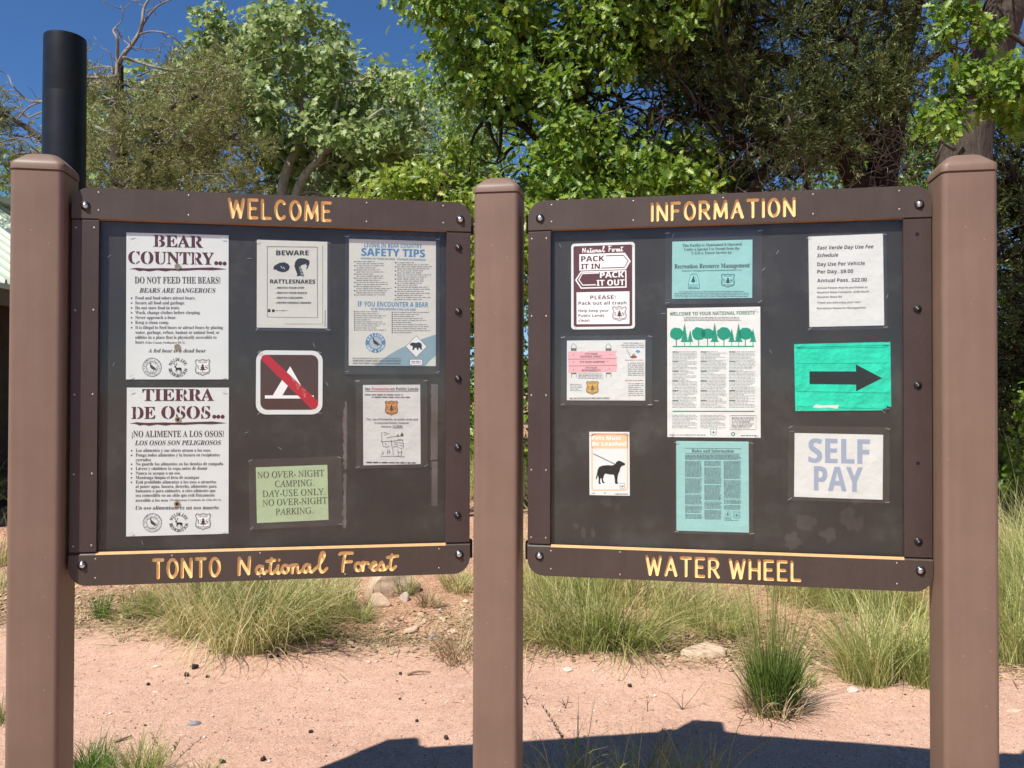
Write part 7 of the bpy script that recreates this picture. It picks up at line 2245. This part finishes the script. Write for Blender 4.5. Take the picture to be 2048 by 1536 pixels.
# grass that fills the bank further back
rng = np.random.default_rng(77)
V, Fs, nb = [], [], 0
for k in range(620):
    x, y = rng.uniform(-10, 10), rng.uniform(7.7, 13.4)
    if abs(x + 8.1) < 2.7 or (x < 0.1 and y < 7.9) or (-1.9 < x < -0.2 and y < 8.8):
        continue
    me = blade_mesh('tmp', 70, 0.16, rng.uniform(.4, .9), .42, 1.1, .007, rng, 4)
    a = np.empty(len(me.vertices) * 3, np.float32)
    me.vertices.foreach_get('co', a)
    f = np.empty(len(me.loops), np.int32)
    me.loops.foreach_get('vertex_index', f)
    bpy.data.meshes.remove(me)
    V.append(a.reshape(-1, 3) + [x, y, top_z(x, y)])
    Fs.append(f.reshape(-1, 4) + nb)
    nb += len(V[-1])
o = link('bank_grass', np_mesh('bank_grass', np.concatenate(V), np.concatenate(Fs)), G_PALE)
tag(o, 'rough pale grass covering the far bank under the trees', 'grass', kind='stuff')

# the green rush with tall stems
p = base_at(1545, 1425)
t = empty('rush_clump', p, 'upright dark green rush with tall thin stems, right of the path centre', 'rush', 'grass tufts on the bank')
rng = np.random.default_rng(5)
link('blades', blade_mesh('blades', 800, .09, .36, .17, .35, .0048, rng), G_RUSH, t)
link('stems', blade_mesh('stems', 170, .07, .80, .11, .16, .0034, rng, 6, None, .5), G_GREEN, t)
link('dry_skirt', blade_mesh('dry_skirt', 420, .13, .24, 1.1, .9, .0046, rng), G_DRY, t)
grass(1610, 1372, 'low green seedling grass just right of the dark green rush', G_GREEN, 130, .07, .12, .6, .6, seed=60)
# near plants along the bottom edge
NEAR = [(182, 1545, 'leafy bright green tuft at the foot of the left post', G_RUSH, 420, .075, .15, .55, .7),
        (280, 1560, 'yellow green grass tuft in the lower left corner of the path', G_GREEN, 260, .06, .20, .5, .6),
        (405, 1560, 'thin grass tuft at the bottom edge below the tussock', G_GREEN, 90, .04, .11, .5, .6),
        (12, 1440, 'green tuft left of the left post near the bottom', G_GREEN, 160, .06, .14, .5, .7),
        (1150, 1600, 'sparse green grass in shade right of the middle post', G_GREEN, 120, .10, .30, .45, .6),
        (1280, 1585, 'thin grass growing through the shadow under WATER', G_GREEN, 150, .10, .26, .40, .5),
        (1390, 1590, 'thin grass growing through the shadow under WHEEL', G_GREEN, 130, .09, .24, .40, .5)]
for i, (px, py, lab, m, n, r0, L, lean, droop) in enumerate(NEAR):
    Y = HC / ((py - 788.8) / FPX)
    q = at(px, py, Y)
    rng = np.random.default_rng(200 + i)
    o = link('grass_tuft', blade_mesh('grass_tuft', n, r0 * GS, L * GS, lean, droop, .0033, rng), m)
    o.location = (q.x, q.y, top_z(q.x, q.y))
    tag(o, lab, 'grass tuft', 'small tufts along the bottom edge')


def stalk_plant(px, py, tips, label, seed, heads=True):
    Y = HC / ((py - 788.8) / FPX)
    q = at(px, py, Y)
    q.z = top_z(q.x, q.y)
    t = empty('seed_grass', q, label, 'seed grass', 'seeding stalks at the bottom edge')
    rng = np.random.default_rng(seed)
    mb, mh = MB(), MB()
    for tx, ty, dz in tips:
        e = at(tx, ty, Y + dz) - q
        m_ = Vector((e.x * .35, e.y * .35, e.z * .62))
        w = [Vector(p) for p in smooth_line([(0, 0, 0), m_[:], e[:]], 8)]
        mb.tube(w, list(np.linspace(.0016, .0008, len(w))), 5)
        if heads:
            for k in range(16):
                f = 0.62 + 0.38 * k / 16
                b_ = w[min(len(w) - 1, int(f * (len(w) - 1)))]
                d = Vector((rng.normal() * .010, rng.normal() * .008, rng.uniform(.002, .016)))
                mh.tube([b_, b_ + d * .5, b_ + d], [.0005, .0016, .0004], 4)
    mb.build('stalk', G_GREEN, t)
    if heads:
        mh.build('seed_head', M_SEED, t)


stalk_plant(1150, 1600, [(1082, 1408, .05), (1105, 1440, .0), (1120, 1460, .1)], 'drooping seed stalks just right of the middle post', 1)
stalk_plant(1325, 1600, [(1326, 1452, .0), (1318, 1470, .05), (1345, 1490, -.05)], 'upright brown seed stalk in the shadow under WATER', 2)
stalk_plant(1440, 1610, [(1528, 1370, .1), (1545, 1475, .0), (1420, 1500, .05)], 'long bent stalk leaning right over the shadow', 3)
stalk_plant(1065, 1590, [(1040, 1485, .0), (1035, 1530, .05)], 'thin stalk against the right side of the middle post', 4, False)
stalk_plant(330, 1580, [(305, 1465, .05), (360, 1480, .0), (405, 1475, .05)], 'thin seed stalks over the lower left tuft', 5)


def stick(px, py, pts, r, label, m):
    q = base_at(px, py)
    mb = MB()
    for pl in pts:
        w = [Vector(p) for p in smooth_line([(x * GS, y * GS, z * GS + r) for x, y, z in pl], 4)]
        mb.tube(w, list(np.linspace(r, r * .5, len(w))), 6)
    o = mb.build('twig', m, None, True)
    o.location = q
    return tag(o, label, 'twig', 'twigs and dead stems on the path')


M_TWIG = plain('grey brown twig', (0.23, 0.16, 0.11), 0.85, 0.3, 0, 0.3, 60)
M_DARKT = plain('dark dead weed', (0.10, 0.06, 0.04), 0.85)
stick(640, 1308, [[(-.09, -.02, 0), (-.04, .0, .01), (.03, .02, .012), (.08, .05, 0)]], .011, 'thick grey brown stick lying by the tussock foot', M_TWIG)
stick(835, 1352, [[(-.05, .0, 0), (.0, .01, .01), (.06, .02, .004)]], .007, 'pointed bark sliver on the path left of the middle post', M_TWIG)
stick(244, 1482, [[(-.02, -.02, 0), (.025, .03, .003)]], .006, 'short dark stick near the lower left tuft', M_TWIG)
stick(780, 1266, [[(-.05, .0, .0), (.04, .05, .015), (.10, .08, .01)], [(-.02, .0, .0), (.05, .02, .012)]], .004, 'forked dry stem lying by the flat tan stone', M_TWIG)
stick(1055, 1412, [[(0, 0, 0), (-.01, .0, .03), (-.03, .0, .055)], [(0, 0, .02), (.02, .0, .045)], [(-.01, 0, .03), (-.04, .01, .03)]], .0025, 'small dead weed right of the middle post', M_DARKT)
stick(1130, 1420, [[(0, 0, 0), (.01, .0, .025), (.015, .0, .05)], [(0, 0, .01), (-.03, .01, .03)], [(.01, 0, .025), (.035, .01, .02)], [(0, 0, .01), (-.015, 0, .045)]], .0022, 'dead branching weed right of the small dead weed', M_DARKT)
stick(1365, 1420, [[(0, 0, 0), (-.05, .02, .05), (-.10, .03, .07)], [(0, 0, 0), (.0, .0, .06), (.01, .0, .09)], [(0, 0, 0), (.06, .02, .06), (.11, .05, .11)], [(0, 0, 0), (-.03, -.02, .05)]], .002, 'spreading dry stems above the shadow of the middle post', M_TWIG)
stick(1295, 1425, [[(0, 0, 0), (.0, .0, .04), (.005, .0, .07)], [(0, 0, .03), (.012, 0, .05)]], .0018, 'single thin dry stem above the shadow', M_DARKT)


def rock(px, py, sx, sy, sz, m, label, seed, sink=0.35, rot=0.0):
    q = base_at(px, py)
    sx, sy, sz = sx * GS, sy * GS, sz * GS
    bm = bmesh.new()
    bmesh.ops.create_icosphere(bm, subdivisions=4, radius=1.0)
    rng = np.random.default_rng(seed)
    cuts = [(Vector(rng.normal(size=3)).normalized(), rng.uniform(.55, .85)) for _ in range(9)]
    for v in bm.verts:
        c = v.co.copy()
        for nrm, d in cuts:
            k = c.dot(nrm) - d
            if k > 0:
                c -= nrm * k * 0.85
        n1 = float(vnoise(c.x * 2.3 + seed, c.y * 2.3 + c.z * 2.9, seed, 4)) - .5
        c *= 1 + 0.16 * n1
        v.co = Vector((c.x * sx, c.y * sy, c.z * sz))
    me = bpy.data.meshes.new('stone')
    bm.to_mesh(me)
    bm.free()
    o = link('stone', me, m, None, True)
    me.set_sharp_from_angle(angle=math.radians(32))
    o.location = (q.x, q.y, q.z + sz * (1 - 2 * sink) * .6)
    o.rotation_euler = (0, 0, rot)
    return tag(o, label, 'stone', 'stones on the bank and path')


def stone_mat(name, lo, hi):
    m, nt, p, out = mat(name)
    v = coords(nt)
    f = noise(nt, v, 16.0, 8, 0.65)
    nt.links.new(ramp(nt, f, [(0.3, lo), (0.7, hi)]), p.inputs['Base Color'])
    p.inputs['Roughness'].default_value = 0.9
    b = node(nt, 'ShaderNodeBump', {'Height': noise(nt, v, 55.0, 5, 0.7), 'Strength': 0.5, 'Distance': 0.006})
    nt.links.new(b.outputs[0], p.inputs['Normal'])
    return m


S_TAN = stone_mat('tan stone', (0.42, 0.28, 0.19), (0.66, 0.50, 0.36))
S_WHITE = stone_mat('whitish quartz stone', (0.48, 0.38, 0.31), (0.66, 0.55, 0.47))
S_GREY = stone_mat('blue grey stone', (0.17, 0.17, 0.165), (0.27, 0.27, 0.265))
S_RED = stone_mat('dull red stone', (0.28, 0.13, 0.10), (0.42, 0.22, 0.18))
for i, a in enumerate(((785, 1188, .19, .13, .13, S_TAN, 'pale tan boulder on the bank below the WELCOME board', .25, .5), (757, 1212, .09, .06, .06, S_TAN, 'tan rock in front of the pale boulder', .3, .2),
                       (809, 1203, .032, .022, .04, S_WHITE, 'bright white pointed stone right of the boulder', .2, .0), (822, 1266, .070, .035, .026, S_TAN, 'flat tan slab between boulder and path', .3, .5),
                       (864, 1276, .027, .022, .018, S_GREY, 'round blue grey pebble right of the flat slab', .3, .0), (907, 1266, .042, .026, .018, S_TAN, 'tan angular stone near the middle post', .3, .3),
                       (868, 1292, .030, .020, .016, S_RED, 'reddish stone below the blue grey pebble', .3, .2), (655, 1290, .050, .036, .030, S_RED, 'dull red stone at the foot of the tussock', .3, .0),
                       (736, 1327, .017, .013, .010, S_WHITE, 'small white pebble on the path edge', .3, .0), (752, 1326, .014, .012, .009, S_TAN, 'small tan pebble beside the white one', .3, .4),
                       (925, 1232, .024, .020, .018, S_TAN, 'tan stone on the bank left of the middle post', .3, .2), (1408, 1312, .125, .085, .055, S_TAN, 'pale half buried stone among the dry grass', .35, .2),
                       (1136, 1344, .030, .022, .016, S_WHITE, 'whitish stone on the path below the wide tussock', .3, .0), (1706, 1382, .030, .022, .018, S_WHITE, 'whitish stone left of the upright pale tussock', .3, .3),
                       (1345, 1280, .032, .022, .018, S_TAN, 'tan stone under the drooping dry grass', .3, .0), (314, 1336, .022, .016, .008, S_WHITE, 'flat white pebble in the middle of the path', .35, .0),
                       (312, 1385, .018, .014, .007, S_TAN, 'flat pale pebble on the path near the cones', .35, .0), (388, 1450, .030, .018, .014, S_GREY, 'small grey stone on the path in the lower left', .3, .3),
                       (735, 1148, .022, .018, .014, S_WHITE, 'white stone under the corner of the board', .3, .0), (840, 1232, .022, .018, .014, S_TAN, 'tan stone between white stone and slab', .3, .1),
                       (2030, 1425, .045, .020, .008, S_TAN, 'pale flat chip right of the right post', .35, .1))):
    px, py, sx, sy, sz, m, lab, sink, rot = a
    rock(px, py, sx, sy, sz, m, lab, 300 + i, sink, rot)

for i, (px, py, r_, m, lab) in enumerate(((765, 1252, .014, S_TAN, 'small tan stone low on the red bank, left of the flat slab'), (790, 1240, .018, S_RED, 'small red stone on the red bank above the flat slab'), (845, 1250, .014, S_TAN, 'little tan stone on the red bank right of the flat slab'),
                                            (885, 1240, .020, S_TAN, 'tan stone on the red bank above the angular stone'), (880, 1222, .013, S_WHITE, 'little white stone high on the red bank'), (915, 1290, .016, S_TAN, 'tan pebble against the left side of the middle post'),
                                            (830, 1300, .012, S_TAN, 'tan pebble below the red bank at the path edge'), (870, 1312, .010, S_RED, 'red pebble below the red bank at the path edge'), (930, 1205, .022, S_TAN, 'tan stone high on the bank beside the middle post'),
                                            (700, 1290, .018, S_TAN, 'tan pebble between the dull red stone and the slab'))):
    rock(px, py, r_ * 1.25, r_, r_ * .7, m, lab, 400 + i, .3, i * .7)

M_CONE = plain('dark brown cone', (0.055, 0.032, 0.022), 0.8, 0.3, 0, 0.35, 90)


def cone(px, py, L, rot, label, seed):
    q = base_at(px, py)
    L = L * GS
    mb = MB()
    n = 9
    rng = np.random.default_rng(seed)
    prof = [(0, .12), (.1, .42), (.3, .52), (.55, .46), (.8, .30), (1.0, .06)]
    rings = []
    for x, r in prof:
        rings.append([(x * L - L / 2, r * L * .62 * (1 + .12 * rng.normal()) * math.cos(2 * math.pi * i / n), r * L * .62 * math.sin(2 * math.pi * i / n) + L * .26) for i in range(n)])
    mb.loft(rings)
    for k in range(34):          # raised scales
        x, a = rng.uniform(.08, .92), rng.uniform(0, 6.283)
        r = np.interp(x, [p[0] for p in prof], [p[1] for p in prof]) * L * .62
        c = Vector((x * L - L / 2, r * math.cos(a), r * math.sin(a) + L * .26))
        u = Vector((0, math.cos(a), math.sin(a)))
        tn = Vector((0, -math.sin(a), math.cos(a)))
        s_ = L * .11
        mb.add([c - tn * s_ - Vector((s_, 0, 0)), c + tn * s_ - Vector((s_, 0, 0)), c + u * s_ * 1.3 + Vector((s_ * .9, 0, 0))], [(0, 1, 2)])
    o = mb.build('pine_cone', M_CONE, None)
    o.location = q
    o.rotation_euler = (0, 0, rot)
    return tag(o, label, 'pine cone', 'dark pine cones scattered on the path')


for i, (px, py, L, rot, lab) in enumerate(((390, 1340, .040, .6, 'largest dark cone of the cluster in the left half of the path'), (373, 1353, .030, 2.2, 'dark cone just left of the largest one in the cluster'), (415, 1358, .020, .2, 'small dark cone right of the cluster'),
                                           (297, 1373, .020, 1.3, 'small dark cone left of the cluster near the pale pebble'), (543, 1318, .026, .1, 'dark cone at the front of the big tussock'), (556, 1316, .022, 1.7, 'dark cone touching the one at the tussock'),
                                           (570, 1310, .026, 2.6, 'dark cone right of the pair by the tussock'), (668, 1301, .022, 0, 'dark cone beside the dull red stone'), (801, 1350, .020, 1, 'brown cone left of the bark sliver'),
                                           (622, 1466, .020, .4, 'brown cone in the lower middle of the path'), (834, 1446, .018, .9, 'brown cone left of the middle post near the shadow'), (892, 1480, .024, 2.0, 'brown cone between the shadow and the middle post'),
                                           (526, 1526, .026, 1.4, 'dark cone at the bottom edge of the path'), (445, 1531, .024, .3, 'dark cone at the bottom edge left of the other'), (1260, 1374, .026, .9, 'dark split cone on the path right of the middle post'), (800, 1402, .014, .2, 'tiny dark cone in the middle of the path'),
                                           (291, 1453, .012, .2, 'tiny dark cone near the grey stone'))):
    cone(px, py, L, rot, lab, 500 + i)

# loose litter and grit
rng = np.random.default_rng(8)


def top_zs(x, y):
    return np.maximum(ground_z(x, y), np.where((np.abs(x) < 9) & (y < path_edge(x) + .3), path_z(x, y), -9))


def strips(x, y, L, w, a, lift):
    dx, dy = np.cos(a) * L / 2, np.sin(a) * L / 2
    ox, oy = -np.sin(a) * w / 2, np.cos(a) * w / 2
    z0, z1 = top_zs(x - dx, y - dy) + .003, top_zs(x + dx, y + dy) + .003 + lift
    return np.stack([np.stack([x - dx - ox, y - dy - oy, z0], 1), np.stack([x + dx - ox, y + dy - oy, z1], 1),
                     np.stack([x + dx + ox, y + dy + oy, z1 + .001], 1), np.stack([x - dx + ox, y - dy + oy, z0 + .001], 1)], 1).reshape(-1, 3)


def scatter(n, spread_, off, keep):
    x = rng.uniform(-5.2, 5.2, n)
    d = np.where(rng.random(n) < .72, rng.normal(size=n) * spread_ + off, rng.uniform(0, 3.8, n))
    bare = np.exp(-((x + .82) / .56) ** 2) * (d > .15) * .75        # the red bank left of the middle post stays open
    ok = ((d > -.28) | (rng.random(n) < keep)) & (rng.random(n) > bare)
    return x[ok], (path_edge(x) + d)[ok]


x, y = scatter(20000, .24, .20, .10)
n = len(x)
V = [strips(x, y, rng.uniform(.03, .17, n), rng.uniform(.0022, .0045, n), rng.uniform(0, 6.283, n), rng.uniform(0, .020, n))]
x, y = scatter(9500, .26, .25, .10)
n = len(x)
L = rng.uniform(.010, .036, n)
V.append(strips(x, y, L, L * rng.uniform(.35, .7, n), rng.uniform(0, 6.283, n), rng.uniform(.002, .014, n)))
n = 700
V.append(strips(rng.uniform(-3.6, 3.6, n), rng.uniform(3.1, 4.8, n), rng.uniform(.008, .06, n), rng.uniform(.0015, .003, n), rng.uniform(0, 6.283, n), np.full(n, .001)))
V = np.concatenate(V)
o = link('litter', np_mesh('litter', V, np.arange(len(V)).reshape(-1, 4)), G_DRY)
tag(o, 'dry straw and leaf litter along the far edge of the path', 'litter', kind='stuff')

M_GRIT = leaf_mat('granite grit', [(0.0, (0.22, 0.12, 0.09)), (0.3, (0.45, 0.28, 0.21)), (0.8, (0.66, 0.48, 0.39)), (1.0, (0.80, 0.72, 0.66))], 0.0, 0.9, 0.2)
N = 16000
x = rng.uniform(-4.4, 4.4, N)
y = 3.0 + 2.5 * rng.random(N) ** 1.1
s = np.clip(rng.lognormal(-5.75, .45, N), .0018, .016)
z = np.maximum(ground_z(x, y), np.where(y < path_edge(x) + .3, path_z(x, y), -9))
oc = np.array([(1, 0, 0), (0, 1, 0), (-1, 0, 0), (0, -1, 0), (0, 0, .7), (0, 0, -.5)], float)
ofc = np.array([(0, 1, 4), (1, 2, 4), (2, 3, 4), (3, 0, 4), (1, 0, 5), (2, 1, 5), (3, 2, 5), (0, 3, 5)])
a = rng.uniform(0, 6.283, N)
q = oc[None] * (s[:, None] * rng.uniform(.6, 1.2, (N, 6)))[:, :, None]
qx = q[:, :, 0] * np.cos(a)[:, None] - q[:, :, 1] * np.sin(a)[:, None]
qy = q[:, :, 0] * np.sin(a)[:, None] + q[:, :, 1] * np.cos(a)[:, None]
V = np.stack([qx + x[:, None], qy + y[:, None], q[:, :, 2] + (z + s * .25)[:, None]], 2).reshape(-1, 3)
Fc = (np.arange(N)[:, None, None] * 6 + ofc[None]).reshape(-1, 3)
o = link('grit', np_mesh('grit', V, Fc), M_GRIT)
tag(o, 'loose granite grit scattered over the pink path', 'grit', kind='stuff')
